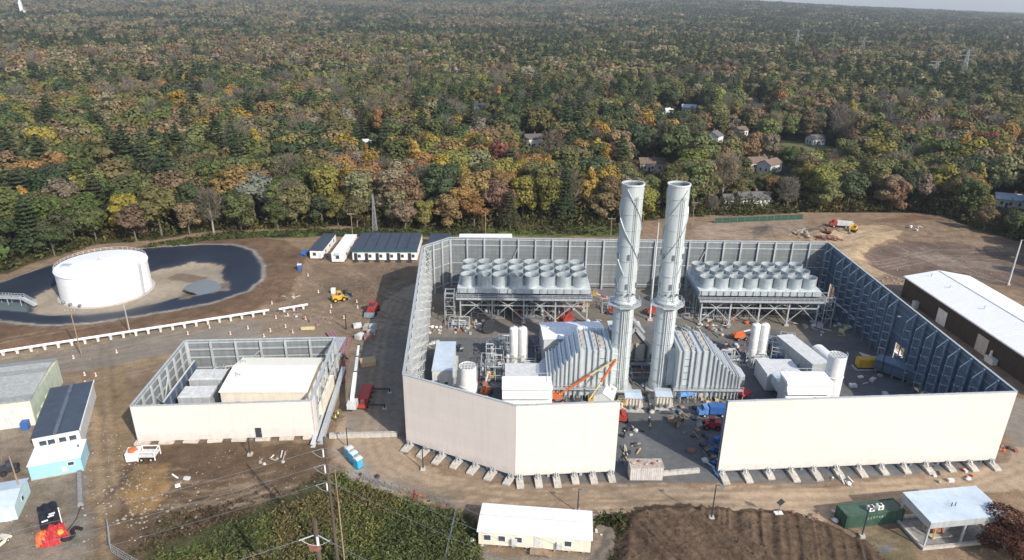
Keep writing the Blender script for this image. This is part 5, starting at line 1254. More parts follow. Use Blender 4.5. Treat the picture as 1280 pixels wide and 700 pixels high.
# clutter strewn through the yard, each piece of its own
def drum_reel(label, p, rz, r=.9, w=.9, m=None):
    t = thing('cable_reel', label, 'cable reel', p, rz, 'cable reels in the yard')
    for s in (-1,1): b = MB(); b.tube((0,s*w/2,r),(0,s*(w/2+.08),r),r,n=16); b.build('flange', m or M_wood, t)
    b = MB(); b.tube((0,-w/2,r),(0,w/2,r),r*.6,n=14); b.build('cable_wrap', M_dark, t)
drum_reel('large black cable reel on the gravel under the left fan bank', P(611,416), .3, 1.9, 1.2, M_dark)
for (u, v, lb) in ((838,527,'wooden cable reel on the shaded gravel right of the transformer pads'),(846,533,'lowest wooden cable reel right of the transformer pads'),(851,526,'rightmost wooden cable reel near the transformer pads')): drum_reel(lb, P(u, v), rr.uniform(0,3), .7, .7)
def heap(name, label, u, v, n, seed, cols, spread=2.5, size=.8, cat='debris pile', grp=None):
    q = random.Random(seed); p = P(u, v); t = thing(name, label, cat, p, q.uniform(0,3), grp)
    for i in range(n):
        x, y = q.gauss(0,spread*.5), q.gauss(0,spread*.5); s = size*q.uniform(.5,1.3); k = q.random(); b = MB(); b.T = Matrix.Translation((x,y,0)) @ Matrix.Rotation(q.uniform(0,3),4,'Z')
        if k < .4: b.box(-s,-s*.6,0,s,s*.6,s*q.uniform(.5,1.4)); nm = 'box'
        elif k < .75: b.bar((-s*1.8,0,.15),(s*1.8,0,.15+q.uniform(0,.8)),.22,.2); nm = 'plank'
        else: b.blob((0,0,s*.5),s,s*.8,s*.7,i,8); nm = 'sack'
        b.build(nm, q.choice(cols), t)
    return t
CL = [M_galv, M_offw, M_conc, M_galv_d, M_dark, M_wood]
ug = 'piles of building material in the yard'
for i, (u, v, n, lb, cols) in enumerate((
    (578,411,12,'heap of red and grey fittings under the left end of the left fan bank', CL+[M_primer,M_red,M_primer]),
    (592,410,9,'heap of brown crates and bags under the left fan bank', CL+[M_ply,M_wood]),
    (541,413,6,'white scraps along the foot of the left sound wall', [M_offw,M_white,M_primer]),
    (537,432,4,'pale sacks at the foot of the left sound wall by the control module', [M_offw,M_conc]),
    (706,396,10,'orange and red scaffolding parts beneath the left fan bank', [M_orange,M_rust,M_primer,M_red,M_dark]),
    (682,398,7,'brown timber and scrap beneath the middle of the left fan bank', [M_wood,M_rust,M_galv_d]),
    (880,407,9,'mixed material behind the top of the right duct', CL+[M_rust]),
    (895,412,8,'grey trusses laid on the gravel behind the right duct', [M_galv,M_galv_d,M_conc]),
    (907,436,9,'dark red crates between the right duct and the slim silos', [M_primer,M_rust,M_dark,M_offw]),
    (914,450,8,'dark machinery parts at the foot of the slim silos', [M_dark,M_galv_d,M_offw]),
    (1017,410,8,'stacked pale sheets under the right end of the right fan bank', [M_conc,M_offw,M_galv]),
    (1054,414,5,'pale planks beside the low retaining wall', [M_offw,M_straw,M_conc]),
    (928,393,4,'two orange boxes beneath the right fan bank', [M_orange,M_rust]),
    (850,516,9,'dark hoses and parts on the shaded gravel by the blue tent', [M_dark,M_galv_d,M_primer]),
    (878,496,7,'tan boxes along the foot of the right duct', [M_ply,M_wood,M_conc]),
    (892,498,5,'timber stack in front of the right duct', [M_wood,M_straw]),
    (783,540,6,'dark and white bags beside the free end of the left front wall', [M_dark,M_offw,M_dark]),
    (788,566,6,'tan and dark gear near the inner end of the left front wall', [M_ply,M_dark,M_offw]),
    (880,566,6,'brown frames and gear behind the yard entrance beam', [M_wood,M_rust,M_dark]),
    (896,560,6,'white and dark parts against the inner end of the right front wall', [M_dark,M_offw,M_blue]),
    (893,588,6,'blue sheeting and barriers beside the end of the right front wall', [M_blue,M_dark,M_offw]),
    (1115,500,3,'pale scraps on the shaded gravel behind the long front wall', [M_offw,M_galv]),
    (1078,476,4,'crumpled white sheeting on the shaded gravel below the generator', [M_offw,M_white]),
    (655,488,10,'red and white pipe parts beside the left filter house', [M_red,M_offw,M_primer,M_galv]),
    (690,440,8,'dark machinery between the pale gabled hall and the slim silos', [M_dark,M_galv_d,M_tarpb]),
    (790,470,6,'pale equipment on the dark floor between the ducts', [M_offw,M_galv_d,M_conc]),
    (803,494,9,'grey and brown parts at the feet of the two stacks', [M_conc,M_galv_d,M_wood]))):
    heap('material_pile', lb, u, v, int(n*1.7), 40+i, cols, 3.6, .62, 'material pile', ug)
for i, (u, v, n, lb, cols) in enumerate((
    (598,480,7,'dark machinery heaped right of the white drum tower',[M_dark,M_galv_d,M_rust]),
    (615,478,7,'rust and grey fittings left of the left filter house',[M_rust,M_galv_d,M_galv]),
    (622,455,7,'grey boxes and planks left of the left slim silos',[M_galv,M_galv_d,M_conc]),
    (570,440,6,'dark crates right of the left control module',[M_dark,M_galv_d]),
    (560,404,6,'grey frames beside the stair tower of the left fan bank',[M_galv,M_conc,M_primer]),
    (632,428,6,'pale sheets beyond the left slim silos',[M_offw,M_galv]),
    (664,430,6,'dark boxes between the left slim silos and the pale hall',[M_dark,M_galv_d]),
    (716,408,7,'brown and red scraps in front of the right end of the left fan bank',[M_rust,M_primer,M_wood]),
    (742,405,6,'white and grey boxes left of the left stack foot',[M_offw,M_galv]),
    (858,412,7,'grey fittings right of the right stack foot',[M_galv,M_galv_d,M_conc]),
    (924,440,6,'red and pale parts left of the right slim silos',[M_primer,M_offw]),
    (968,450,8,'blue and grey valves right of the right slim silos',[M_blue,M_tarpb,M_galv]),
    (982,470,6,'rusty pipes between the right silos and the filter house',[M_rust,M_galv]),
    (1012,470,5,'tan crates in front of the long light grey control module',[M_ply,M_conc]),
    (1035,398,7,'dark frames under the far right end of the right fan bank',[M_dark,M_galv_d]),
    (940,405,6,'orange and grey parts beneath the right fan bank middle',[M_orange,M_galv_d]),
    (812,512,5,'small dark items between the transformer pads',[M_dark,M_conc]),
    (868,545,5,'dark barrels and planks in the middle of the yard entrance',[M_dark,M_wood]),
    (908,520,5,'yellow and grey gear against the inner end of the right front wall',[M_yellow,M_galv_d]))):
    heap('material_pile', lb, u, v, int(n*1.5), 140+i, cols, 3.0, .6, 'material pile', ug)
kb0 = None      # pale blocks in a line at the foot of the right sound wall
for i in range(12):
    p = G(1058+i*10.5, 388+i*8.8); lb = 'pale concrete block in the line along the foot of the right sound wall'
    if kb0 is None:
        kb0 = thing('concrete_block', lb, 'concrete block', p, .5, 'pale blocks along the right sound wall'); b = MB(); b.prof([(-.8,0),(-.65,.8),(.65,.8),(.8,0)][::-1], -.5, .5); b.build('block', M_footing, kb0); b = MB(); b.bar((0,0,.78),(0,0,1.0),.14); b.build('lifting_eye', M_galv_d, kb0)
    else: dup(kb0, p, RND.uniform(0,3), lb)
og = 'piles of material outside the walls'
for i, (u, v, n, lb, cols) in enumerate((
    (343,577,9,'scattered white stones and timber on the bare brown field', [M_conc,M_offw,M_rock]),
    (362,372,7,'grey fittings at the end of the white pipeline', [M_galv,M_tarpb,M_conc]),
    (372,393,10,'reddish planks and fittings at the pipe trench', [M_primer,M_wood,M_offw]),
    (400,402,8,'reddish rubble behind the back wall of the left compound', [M_primer,M_wood,M_rust]),
    (1244,556,9,'rusty scrap piled outside the right end of the long front wall', [M_rust,M_dark,M_offw,M_wood]),
    (1262,562,6,'dark scrap and cones by the bend of the haul road', [M_rust,M_dark,M_orange]),
    (1012,648,6,'stack of old timber beams on top of the dark dirt mound', [M_wood,M_wood,M_rust]),
    (1033,648,4,'white pipe and red scrap left of the green container', [M_offw,M_primer]),
    (507,618,6,'orange and red netting heaped at the haul road edge', [M_orange,M_red,M_primer]),
    (455,596,5,'dark red scrap below the portable toilets', [M_rust,M_dark]),
    (745,676,5,'pale boxes against the right end of the office trailer', [M_offw,M_conc]),
    (225,606,4,'white wrapped bundle on the orange soil', [M_offw,M_white]),
    (1052,573+25,5,'white sheet packs leaning by the footings of the long front wall', [M_offw,M_white]),
    (1170,597,6,'grey sheet packs in front of the long wall near its right end', [M_offw,M_conc,M_dark]),
    (1219,597,5,'red and white barriers at the haul road by the right wall end', [M_red,M_offw]),
    (1140,285,4,'two pale boxes on the sandy patch', [M_offw,M_white]),
    (1250,380,8,'dark rubble and pipes right of the white-roofed warehouse', [M_dark,M_galv_d,M_rock]),
    (600,685,5,'pale stone scraps left of the office trailer', [M_conc,M_offw]))):
    heap('scrap_pile', lb, u, v, n, 90+i, cols, 3.0, .5, 'scrap pile', og)
def rubble(label, u, v, n, seed, r, m=None, smin=.25, smax=.9):
    q = random.Random(seed); p = P(u, v); b = MB()
    for i in range(n): x, y = q.gauss(0,r*.5), q.gauss(0,r*.35); s = q.uniform(smin,smax)**1.0; b.blob((x,y,.3*s+(max(0,1.2-(x*x+y*y)*.06) if smax > .6 else ground_z(p.x+x,p.y+y)-p.z)), s, s*.8, s*.6, seed*100+i, 7, 0, .3)
    o = tag(b.build('rubble_heap', m or M_rock, None, loc=p), label, 'rubble'); o['kind'] = 'stuff'
rubble('heap of pale broken rock behind the back right corner of the yard', 1000, 293, 60, 1, 6)
rubble('brown boulders spilling down beside the back right corner', 1036, 300, 40, 2, 4, M_rust)
rubble('line of broken rock beside the warehouse end', 1118, 352, 30, 3, 5, None, .15, .5)
rubble('pale stones along the tan track below the left compound', 152, 612, 50, 4, 9, None, .1, .32)
rubble('stones scattered on the mound by the hopper', 180, 640, 60, 6, 9, None, .1, .35)
# plant pipework
pipe_set('pipe skid right of the white drum tower behind the angled wall', P(606,486), .05, 9, 11, (5,8,3.4), [M_galv, M_tarpb, M_galv_d, M_galv])
pipe_set('tall pipe rack left of the slim silo pair', P(607,452), 0, 9, 12, (5,5,3.6))
pipe_set('pipe rack crossing behind the left filter house', P(628,462), 0, 10, 13, (5.5,4,3.4), [M_galv, M_offw, M_rust])
pipe_set('red and grey pipe skid around the feet of the left slim silos', P(645,468), 0, 8, 14, (5,4,2.4), [M_red, M_offw, M_galv])
pipe_set('pipe skid at the feet of the right slim silos', P(937,462), 0, 9, 15, (5,4,2.6), [M_offw, M_galv, M_blue])
pipe_set('long pipe rack running towards the right filter house', P(962,452), -.35, 10, 16, (5,6,3.0), [M_galv, M_blue, M_offw])
pipe_set('pipe skid behind the right stack under the right fan bank', P(872,400), 0, 10, 17, (9,4,5.0))
pipe_set('pipe rack in the dark gap between the two ducts', P(789,474), 0, 6, 18, (6,4,1.8), [M_galv_d, M_rust])
pipe_set('pipe skid beneath the left fan bank beside the red lift', P(640,402), 0, 8, 19, (9,5,3.6), [M_galv_d, M_galv, M_rust])
pipe_set('pipe skid beneath the right half of the right fan bank', P(955,390), 0, 8, 20, (9,5,3.6), [M_galv_d, M_galv])
for i, (u, v, rz_, n, ext, lb) in enumerate((
    (600,470,0,9,(4,6,3.2),'pipe rack between the drum tower and the left filter house'),
    (622,440,0,8,(5,5,2.8),'low pipe rack beyond the left slim silos'),
    (560,412,0,7,(6,4,2.2),'pipe skid by the stair tower of the left fan bank'),
    (668,452,0,8,(4,4,2.6),'valve skid between the slim silos and the gabled hall'),
    (588,398,0,8,(10,6,4.4),'steel pipe rack under the left end of the left fan bank'),
    (663,396,0,8,(10,6,4.4),'steel pipe rack under the middle of the left fan bank'),
    (905,398,0,8,(9,6,4.4),'steel pipe rack under the left end of the right fan bank'),
    (985,392,0,8,(10,6,4.4),'steel pipe rack under the right end of the right fan bank'),
    (950,440,-.3,9,(5,5,2.8),'valve skid behind the right slim silos'),
    (975,438,-.3,8,(4,7,2.4),'pipe run beside the long light grey control module'),
    (960,480,-.1,7,(3,4,3.2),'pipe skid at the left side of the right filter house'),
    (905,455,0,7,(4,4,2.2),'valve skid between the right duct and the slim silos'),
    (845,398,0,6,(5,5,3.4),'pipe skid just right of the right stack'),
    (752,392,0,6,(5,5,3.4),'pipe skid just left of the left stack'))):
    pipe_set(lb, P(u, v), rz_, n, 60+i, ext, [M_galv, M_offw, M_galv_d, M_rust if i % 3 == 0 else M_galv])
pa, pb = G(1183,494,0), G(1122,472,0); t = thing('covered_walkway', 'dark blue-grey roofed module in shade along the right side of the yard', 'module', pa, aim(pa, pb)[0])
b = MB(); b.box(0,-1.6,.8,16,1.6,3.6); b.build('wall', M_shadeblue, t); b = MB(); b.box(-.2,-1.8,3.603,16.2,1.8,3.8); b.build('roof', M_post, t)
for i in range(5):
    for y in (-1.5,1.2): b = MB(); b.box(.4+i*3.7,y,0,.8+i*3.7,y+.3,.798); b.build('leg', M_galv_d, t)
# slender mast between the stacks
p = P(812,400); t = thing('lightning_mast', 'slender pale mast standing between the two stacks', 'mast', p); top = project(p.x,p.y,20)
b = MB(); b.tube((0,0,0),(0,0,29),.28,.16,10); b.build('pole', M_offw, t); b = MB(); b.box(-.7,-.7,0,.7,.7,.5); b.build('base', M_conc, t); b = MB(); b.tube((0,0,29),(0,0,30.2),.04); b.build('spike', M_galv, t)
# ------------------------------------------------------------------ pipeline along the berm
def pipeline(label, px, n, r=.34, z=1.15):
    pa, pb = P(*px[0]), P(*px[1]); rz, L = aim(pa, pb); t = thing('pipeline', label, 'pipeline', (pa.x,pa.y,0), rz, 'white pipe runs along the road')
    za, zb = pa.z+z, pb.z+z; b = MB(); b.tube((0,0,za),(L,0,zb),r,n=12); b.build('pipe', M_white, t, True)
    for i in range(n): x = L*(i+.5)/n; q = za+(zb-za)*(i+.5)/n; b = MB(); b.box(x-.28,-.3,-.3,x+.28,.3,q-r-.005); b.box(x-.4,-.45,q-r-.16,x+.4,.45,q-r-.01); b.build('support', M_offw, t)
    for i in range(4): x = L*(i+.5)/4.2; q = za+(zb-za)*x/L; b = MB(); b.tube((x,0,q),(x+.25,0,q+(zb-za)*.25/L),r+.06,n=12); b.build('coupling', M_galv, t)
    return t
pipeline('long white pipe on pale supports along the foot of the berm', ((-40,451),(337,392)), 24)
pipeline('short separate white pipe run near the end of the berm', ((349,391),(385,385)), 3)
# ------------------------------------------------------------------ poles, lamps, wires
def upole(label, base, top_px, m=M_wood, arms=1, r=.17, name='utility_pole', cat='utility pole', grp=None, lamp=False):
    p = P(*base); lo, hi = 1.0, 30.0
    for _ in range(40):
        mid = (lo+hi)/2
        if project(p.x,p.y,p.z+mid)[1] > top_px[1]: lo = mid
        else: hi = mid
    h = lo; t = thing(name, label, cat, p, 0, grp); b = MB(); b.tube((0,0,-.3),(0,0,h),r,r*.65,8); b.build('pole', m, t)
    for k in range(arms):
        z = h-.5-k*1.2; b = MB(); b.bar((-1.3,-.18,z),(1.3,-.18,z),.14,.16); ao = b.build('crossarm', m, t)
        b = MB()
        for x in (-1.15,-.4,.4,1.15): b.tube((x,-.18,z+.08),(x,-.18,z+.35),.07,n=6)
        b.build('insulator', M_offw, ao)
    if lamp:
        b = MB(); b.bar((0,0,h),(.7,-.3,h+.05),.09); b.build('lamp_arm', m, t); b = MB(); b.box(.5,-.6,h-.03,1.2,-.1,h+.13); b.build('lamp_head', M_galv_d, t); b = MB(); b.box(-.45,-.45,-.2,.45,.45,.5); b.build('base', M_conc, t)
    return t, p, h
upole('wooden pole rising in front of the white tank near the pipeline', (163,418), (157,372), M_conc, 0)
upole('weathered wooden pole beside the road below the white tank', (102,444), (95,386), M_wood, 1)
upole('utility pole with crossarm behind the narrow white trailer', (441,297), (434,266), M_wood, 1)
upole('thin bare utility pole behind the left part of the back wall', (607,300), (605,266), M_wood, 0)
upole('thin wooden pole left of the left stack at the woodland edge', (763,300), (762,272), M_wood, 1)
upole('utility pole by the dirt road right of the right stack', (865,282), (866,252), M_wood, 1)
upole('slim dark post left of the thin crane boom behind the pallets', (433,412), (432,392), M_dark, 0)
upole('pale leaning pole standing between the shed and the dark-roofed block', (67,484), (61,457), M_offw, 0, .12)
upole('pinkish wooden pole beside the light blue cabin at the left edge', (29,625), (17,570), M_wood, 0)
upole('tall silver light column right of the white-roofed warehouse', (1260,356), (1270,300), M_offw, 0, .28, 'light_column', 'light pole', None, True)
for (b_, t_, lb) in (((529,587),(527,560),'dark lamp post in front of the angled cream wall'),((722,640),(721,611),'dark lamp post behind the office trailer'),((889,649),(891,606),'dark lamp post at the top of the dirt mound'),((1077,671),(1081,634),'dark lamp post in front of the green container'),((435,560),(434,535),'dark lamp post beside the portable toilets'),((1100,470),(1103,395),'tall dark post on the shaded gravel before the right wall opening'),((313,577-8),(312,548),'short dark post at the foot of the low cream wall')):
    upole(lb, b_, t_, M_dark, 0, .14, 'lamp_post', 'lamp post', 'dark lamp posts around the haul road', True)
# road sign with a dark diamond on a white block
p = P(972,647); t = thing('road_sign', 'dark diamond sign on a white block at the edge of the dirt mound', 'sign', p, .1)
b = MB(); b.box(-.7,-.45,0,.7,.45,1.1); b.build('block', M_white, t); b = MB(); b.bar((0,0,1.1),(0,0,3.0),.09); b.build('post', M_galv_d, t)
b = MB(); b._add([(0,-.08,2.6),(.8,-.08,3.4),(0,-.08,4.2),(-.8,-.08,3.4),(0,-.03,2.6),(.8,-.03,3.4),(0,-.03,4.2),(-.8,-.03,3.4)],[(0,1,2,3),(7,6,5,4),(0,4,5,1),(1,5,6,2),(2,6,7,3),(3,7,4,0)],0); b.build('panel', M_dark, t)
# transmission pole of the overhead line, with three dead-end crossarm levels
zt = 25.5; p0 = G(405,548,zt); p0.z = ground_z(p0.x,p0.y)
t = thing('transmission_pole', 'tall grey-brown wooden transmission pole at the scrub edge carrying three wires', 'utility pole', p0)
b = MB(); b.tube((0,0,-.5),(0,0,zt),.30,.17,10); b.build('pole', M_pole, t)
LEV = (23.6, 20.8, 17.6)
wd_l, wd_r = Vector((-1,-.42,0)).normalized(), Vector((1,-.5,0)).normalized()
for z in LEV:
    b = MB()
    for dv in (wd_l, wd_r): b = MB(); b.tube(Vector((0,0,z))+dv*.1, Vector((0,0,z-.1))+dv*1.9, .06, n=8); b.build('insulator_string', M_galv_d, t)
    b = MB(); q = [Vector((0,-.5,z-.1))+wd_l*1.9+Vector((0,.4,0))]
    for i in range(9): s = -1+i*.25; q.append(Vector((s*1.6,-.75,z-.2-1.0*(1-s*s))))
    q.append(Vector((0,-.1,z-.1))+wd_r*1.9); b.path(q, .035, 5); b.build('jumper_wire', M_galv_d, t)
    b = MB(); b.tube((-.25,-.3,z-1.3),(-.25,-.3,z-.1),.11,n=8); b.build('post_insulator', M_white, t)
b = MB(); b.tube((.95,.4,-.5),(.95,.4,zt-6),.12,.09,8); b.build('stub_pole', M_wood, t)
p1 = G(393,650,24.5); p1.z = ground_z(p1.x,p1.y)
t = thing('transmission_pole', 'dark brown transmission pole at the bottom edge with a single dead-end level', 'utility pole', p1)
b = MB(); b.tube((0,0,-.5),(0,0,24.5),.42,.30,10); b.build('pole', M_pole, t)
b = MB()
for dv in (wd_l, wd_r): b.tube(Vector((0,0,22.2))+dv*.3, Vector((0,0,22.0))+dv*2.1, .08, n=8)
b.build('insulator_string', M_galv, t)
b = MB(); q = [Vector((s*1.9,-.6,22.0-1.0*(1-s*s))) for s in (-1,-.75,-.5,-.25,0,.25,.5,.75,1)]; b.path(q, .035, 5); b.build('jumper_wire', M_galv, t)
b = MB(); b.tube((.25,-.5,20.6),(.25,-.5,22.2),.17,n=8); b.build('post_insulator', M_white, t)
b = MB(); b.box(-.8,-.75,20.2,.5,-.35,21.0); b.build('crossarm', M_rust, t)
def wire(label, a, dv, L, sag, r=.02):
    b = MB(); pts = [Vector((0,0,0)) + dv*(L*i/16) + Vector((0,0,-4*sag*(i/16)*(1-i/16))) for i in range(17)]; b.path(pts, r, 5)
    tag(b.build('power_line', M_galv_d, None, loc=a), label, 'power line', 'wires of the overhead line')
lv = ('top','middle','lower')
for z, n_ in zip(LEV, lv):
    wire(f'{n_} wire running left from the tall grey-brown transmission pole', Vector((p0.x,p0.y,p0.z+z-.1))+wd_l*1.9, wd_l, 90, 2.2)
    wire(f'{n_} wire running right from the tall grey-brown transmission pole', Vector((p0.x,p0.y,p0.z+z-.1))+wd_r*1.9, wd_r, 90, 2.2)
for dv, n_ in ((wd_l,'left'),(wd_r,'right')): wire(f'wire running {n_} from the dark brown pole at the bottom edge', Vector((p1.x,p1.y,p1.z+22.0))+dv*2.1, dv, 90, 2, .03)
# traffic drums along the road behind the left compound
b = MB(); b.lathe([(.26,0),(.26,.08),(.2,.08),(.17,.85),(.02,.9)], n=10)
dpx = [(55,454),(92,448),(146,441),(120,470),(54,471),(106,469),(107,480),(235,418),(262,410),(288,418),(310,411),(338,414),(357,409),(366,416),(330,421),(345,398),(414,384),(413,391),(446,378),(447,385),(398,366),(385,345),(340,380),(430,398),(382,399),(360,395)]
dr0 = None
for i, (u, v) in enumerate(dpx):
    lb = f'small orange and white traffic drum on the dirt, number by place: {i}'
    p = P(u, v)
    near = ('at the left end of the road' if u < 130 and v < 460 else 'between the road and the dark-roofed block' if u < 130 else 'behind the back wall of the left compound' if v > 404 else 'along the pipe trench' if u > 380 and v > 374 else 'near the white pipe run')
    lab = f'orange and white traffic drum {near}'
    if dr0 is None:
        dr0 = thing('traffic_drum', lab, 'traffic drum', p, 0, 'traffic drums '+near); b.build('body', M_white, dr0)
        c = MB()
        for q in (.25,.62): c.lathe([(.215,q-.03),(.195,q+.14)], n=10)
        c.build('band', M_orange, dr0)
    else:
        d = dup(dr0, p, 0, lab, 'traffic drums '+near)
# ------------------------------------------------------------------ workers
def person(label, p, rz, vest=True, pose=0):
    q = .28 if pose else .1
    V = [(0,0,.95),(0,0,1.15),(0,0,1.4),(0,0,1.53),(0,0,1.70),(-.1,.0,.9),(-.11,q*.5,.5),(-.12,-q*.2,.06),(.1,0,.9),(.11,-q*.5,.5),(.12,q*.1,.06),(-.2,0,1.42),(-.27,.05,1.12),(-.27,-.12,.9),(.2,0,1.42),(.27,-.05,1.12),(.27,-.18,.95)]
    E = [(0,1),(1,2),(2,3),(3,4),(0,5),(5,6),(6,7),(0,8),(8,9),(9,10),(2,11),(11,12),(12,13),(2,14),(14,15),(15,16)]
    Rr = [.15,.15,.17,.06,.105,.09,.07,.05,.09,.07,.05,.07,.05,.04,.07,.05,.04]
    me = bpy.data.meshes.new('person'); me.from_pydata(V, E, []); o = bpy.data.objects.new('person', me); COL.objects.link(o); o.location = p; o.rotation_euler = (0,0,rz)
    o.modifiers.new('skin', 'SKIN'); sv = me.skin_vertices[0].data
    for i, r in enumerate(Rr): sv[i].radius = (r, r)
    sv[0].use_root = True; me.materials.append(M_cloth); sb = o.modifiers.new('sub', 'SUBSURF'); sb.levels = sb.render_levels = 1
    tag(o, label, 'person', 'workers on the site')
    b = MB(); b.lathe([(.15,1.71),(.13,1.78),(.07,1.84),(.01,1.85)], n=10); b.build('hard_hat', M_white if not vest else M_yellow, o)
    if vest: b = MB(); b.lathe([(.2,1.0),(.215,1.2),(.21,1.4),(.12,1.5)], n=10); b.build('vest', M_vest, o)
    b = MB(); b.lathe([(.02,1.53),(.1,1.58),(.115,1.66),(.1,1.72)], n=10); b.build('head', M_skin, o)
for i, (u, v, vs, lb) in enumerate(((420,527,1,'worker in a yellow vest on gravel beside the steel beams'),(423,522,1,'second yellow-vested worker farther from the beams, near the crane'),(780,547,0,'worker in dark clothes and white hat by the left front wall end'),(811,530,0,'dark-clothed worker walking in the middle of the shaded yard'),(812,538,1,'yellow-vested worker in the middle of the shaded yard'),(895,583,0,'worker in dark clothes standing by the right front wall end'))):
    person(lb, P(u, v), i*1.1, bool(vs), i % 2)
# ------------------------------------------------------------------ fences
def mesh_fence(label, px, h, m, n, screened=False):
    pts = [P(u, v) for u, v in px]; o = pts[0]; t = thing('fence', label, 'fence', o)
    pan = MB()
    for a, c in zip(pts[:-1], pts[1:]):
        a, c = a-o, c-o; d = (c-a); d.z = 0; d.normalize(); nn = Vector((-d.y,d.x,0))*.02
        if screened: pan._add([a-nn,c-nn,c+nn,a+nn]+[q+Vector((0,0,h)) for q in (a-nn,c-nn,c+nn,a+nn)], [(0,3,2,1),(4,5,6,7),(0,1,5,4),(1,2,6,5),(2,3,7,6),(3,0,4,7)], 0)
        else:
            for z in (.1,h*.33,h*.66,h): pan.bar(a+Vector((0,0,z)), c+Vector((0,0,z)), .035)
            k = int((c-a).length/.5)
            for i in range(k): q = a.lerp(c, (i+.5)/k); pan.bar(q+Vector((0,0,.1)), q+Vector((0,0,h)), .02)
    pan.build('screen' if screened else 'wire_mesh', m, t)
    L = sum(((c-a).length for a, c in zip(pts[:-1],pts[1:])))
    for a, c in zip(pts[:-1], pts[1:]):
        k = max(1, round(n*(c-a).length/L))
        for i in range(k): q = (a-o).lerp(c-o, i/k); b = MB(); b.tube(q, q+Vector((0,0,h+.15)), .06, n=6); b.build('post', M_galv_d, t)
mesh_fence('green screened fence along the woodland edge right of the right stack', ((893,279),(940,277),(1003,274)), 2.2, M_mesh, 12, True)
mesh_fence('dark chain fence dividing the scrub from the office trailer', ((571,641),(566,665),(557,705)), 2.0, M_galv_d, 10)
mesh_fence('grey wire fence at the lower left edge of the scrub', ((136,660),(139,690),(176,712)), 1.8, M_galv, 8)
mesh_fence('low wire fence along the outside of the haul road bend', ((455,600),(490,612),(530,624),(572,634)), 1.4, M_galv_d, 12)
# tower by the woodland edge and far pylons
def lattice(label, p, h, w, arms, name='pylon', cat='pylon', grp=None, r=.12, m=None):
    t = thing(name, label, cat, p, RND.uniform(-.3,.3), grp); b = MB(); n = 7
    lv = [(i/n, w*(1-i/n*.82)/2) for i in range(n+1)]
    for (a, wa), (c, wc) in zip(lv[:-1], lv[1:]):
        A = [(s*wa,q*wa,a*h) for s, q in ((-1,-1),(1,-1),(1,1),(-1,1))]; B = [(s*wc,q*wc,c*h) for s, q in ((-1,-1),(1,-1),(1,1),(-1,1))]
        for i in range(4): b.bar(A[i],B[i],r); b.bar(A[i],B[(i+1)%4],r*.7); b.bar(A[(i+1)%4],B[i],r*.7); b.bar(B[i],B[(i+1)%4],r*.7)
    b.build('lattice_frame', m or M_lattice, t)
    for k in range(arms):
        z = h*(.98-.13*k); L = w*(.9+.25*k); b = MB(); b.bar((-L,0,z),(L,0,z),r*1.6); b.bar((-L,0,z),(0,0,z+h*.05),r); b.bar((L,0,z),(0,0,z+h*.05),r); b.build('crossarm', m or M_lattice, t)
lattice('slim grey lattice mast at the woodland edge behind the site offices', P(469,290), 15, 1.7, 0, 'lattice_mast', 'mast')
# ------------------------------------------------------------------ foliage
def leaf_mat():
    m, nt, bs = _nt('foliage'); N, L = nt.nodes.new, nt.links.new
    ti = N('ShaderNodeAttribute'); ti.attribute_type = 'INSTANCER'; ti.attribute_name = 'tint'
    pt = N('ShaderNodeAttribute'); pt.attribute_name = 'ptint'
    geo = N('ShaderNodeNewGeometry')
    r = N('ShaderNodeMapRange'); r.inputs['To Min'].default_value = .74; r.inputs['To Max'].default_value = 1.26; L(geo.outputs['Random Per Island'], r.inputs['Value'])
    v1 = N('ShaderNodeVectorMath'); v1.operation = 'MULTIPLY'; L(ti.outputs['Vector'], v1.inputs[0]); L(pt.outputs['Vector'], v1.inputs[1])
    v2 = N('ShaderNodeVectorMath'); v2.operation = 'SCALE'; L(v1.outputs[0], v2.inputs[0]); L(r.outputs[0], v2.inputs['Scale'])
    L(v2.outputs[0], bs.inputs['Base Color']); bs.inputs['Roughness'].default_value = .7; bs.inputs['Specular IOR Level'].default_value = .15
    tr = N('ShaderNodeBsdfTranslucent'); L(v2.outputs[0], tr.inputs['Color']); mx = N('ShaderNodeMixShader'); mx.inputs[0].default_value = .28
    L(bs.outputs[0], mx.inputs[1]); L(tr.outputs[0], mx.inputs[2]); L(mx.outputs[0], nt.nodes['Material Output'].inputs['Surface'])
    return m
M_leaf = leaf_mat()
M_bark = mat('bark', (.15,.125,.10), .9, var=.3, scale=2)
M_birch = mat('pale_bark', (.34,.31,.27), .9, var=.25, scale=2)
def quads(pts, nrm, size, rg, elong=1.0, droop=0.0):
    """one small leaf clump (a slightly folded quad) per point"""
    n = len(pts); d = nrm + rg.normal(0, .30, (n,3)); d /= np.linalg.norm(d, axis=1)[:,None]
    a = np.cross(d, rg.normal(0,1,(n,3))); a /= np.linalg.norm(a, axis=1)[:,None]; b_ = np.cross(d, a)
    s = size*rg.uniform(.6,1.35,n)[:,None]
    a = a*s*elong; b_ = b_*s/ (elong**.5)
    v = np.stack([pts-a-b_*.7, pts+a*.9-b_, pts+a+b_*.8, pts-a*.8+b_], 1).reshape(-1,3)
    return v
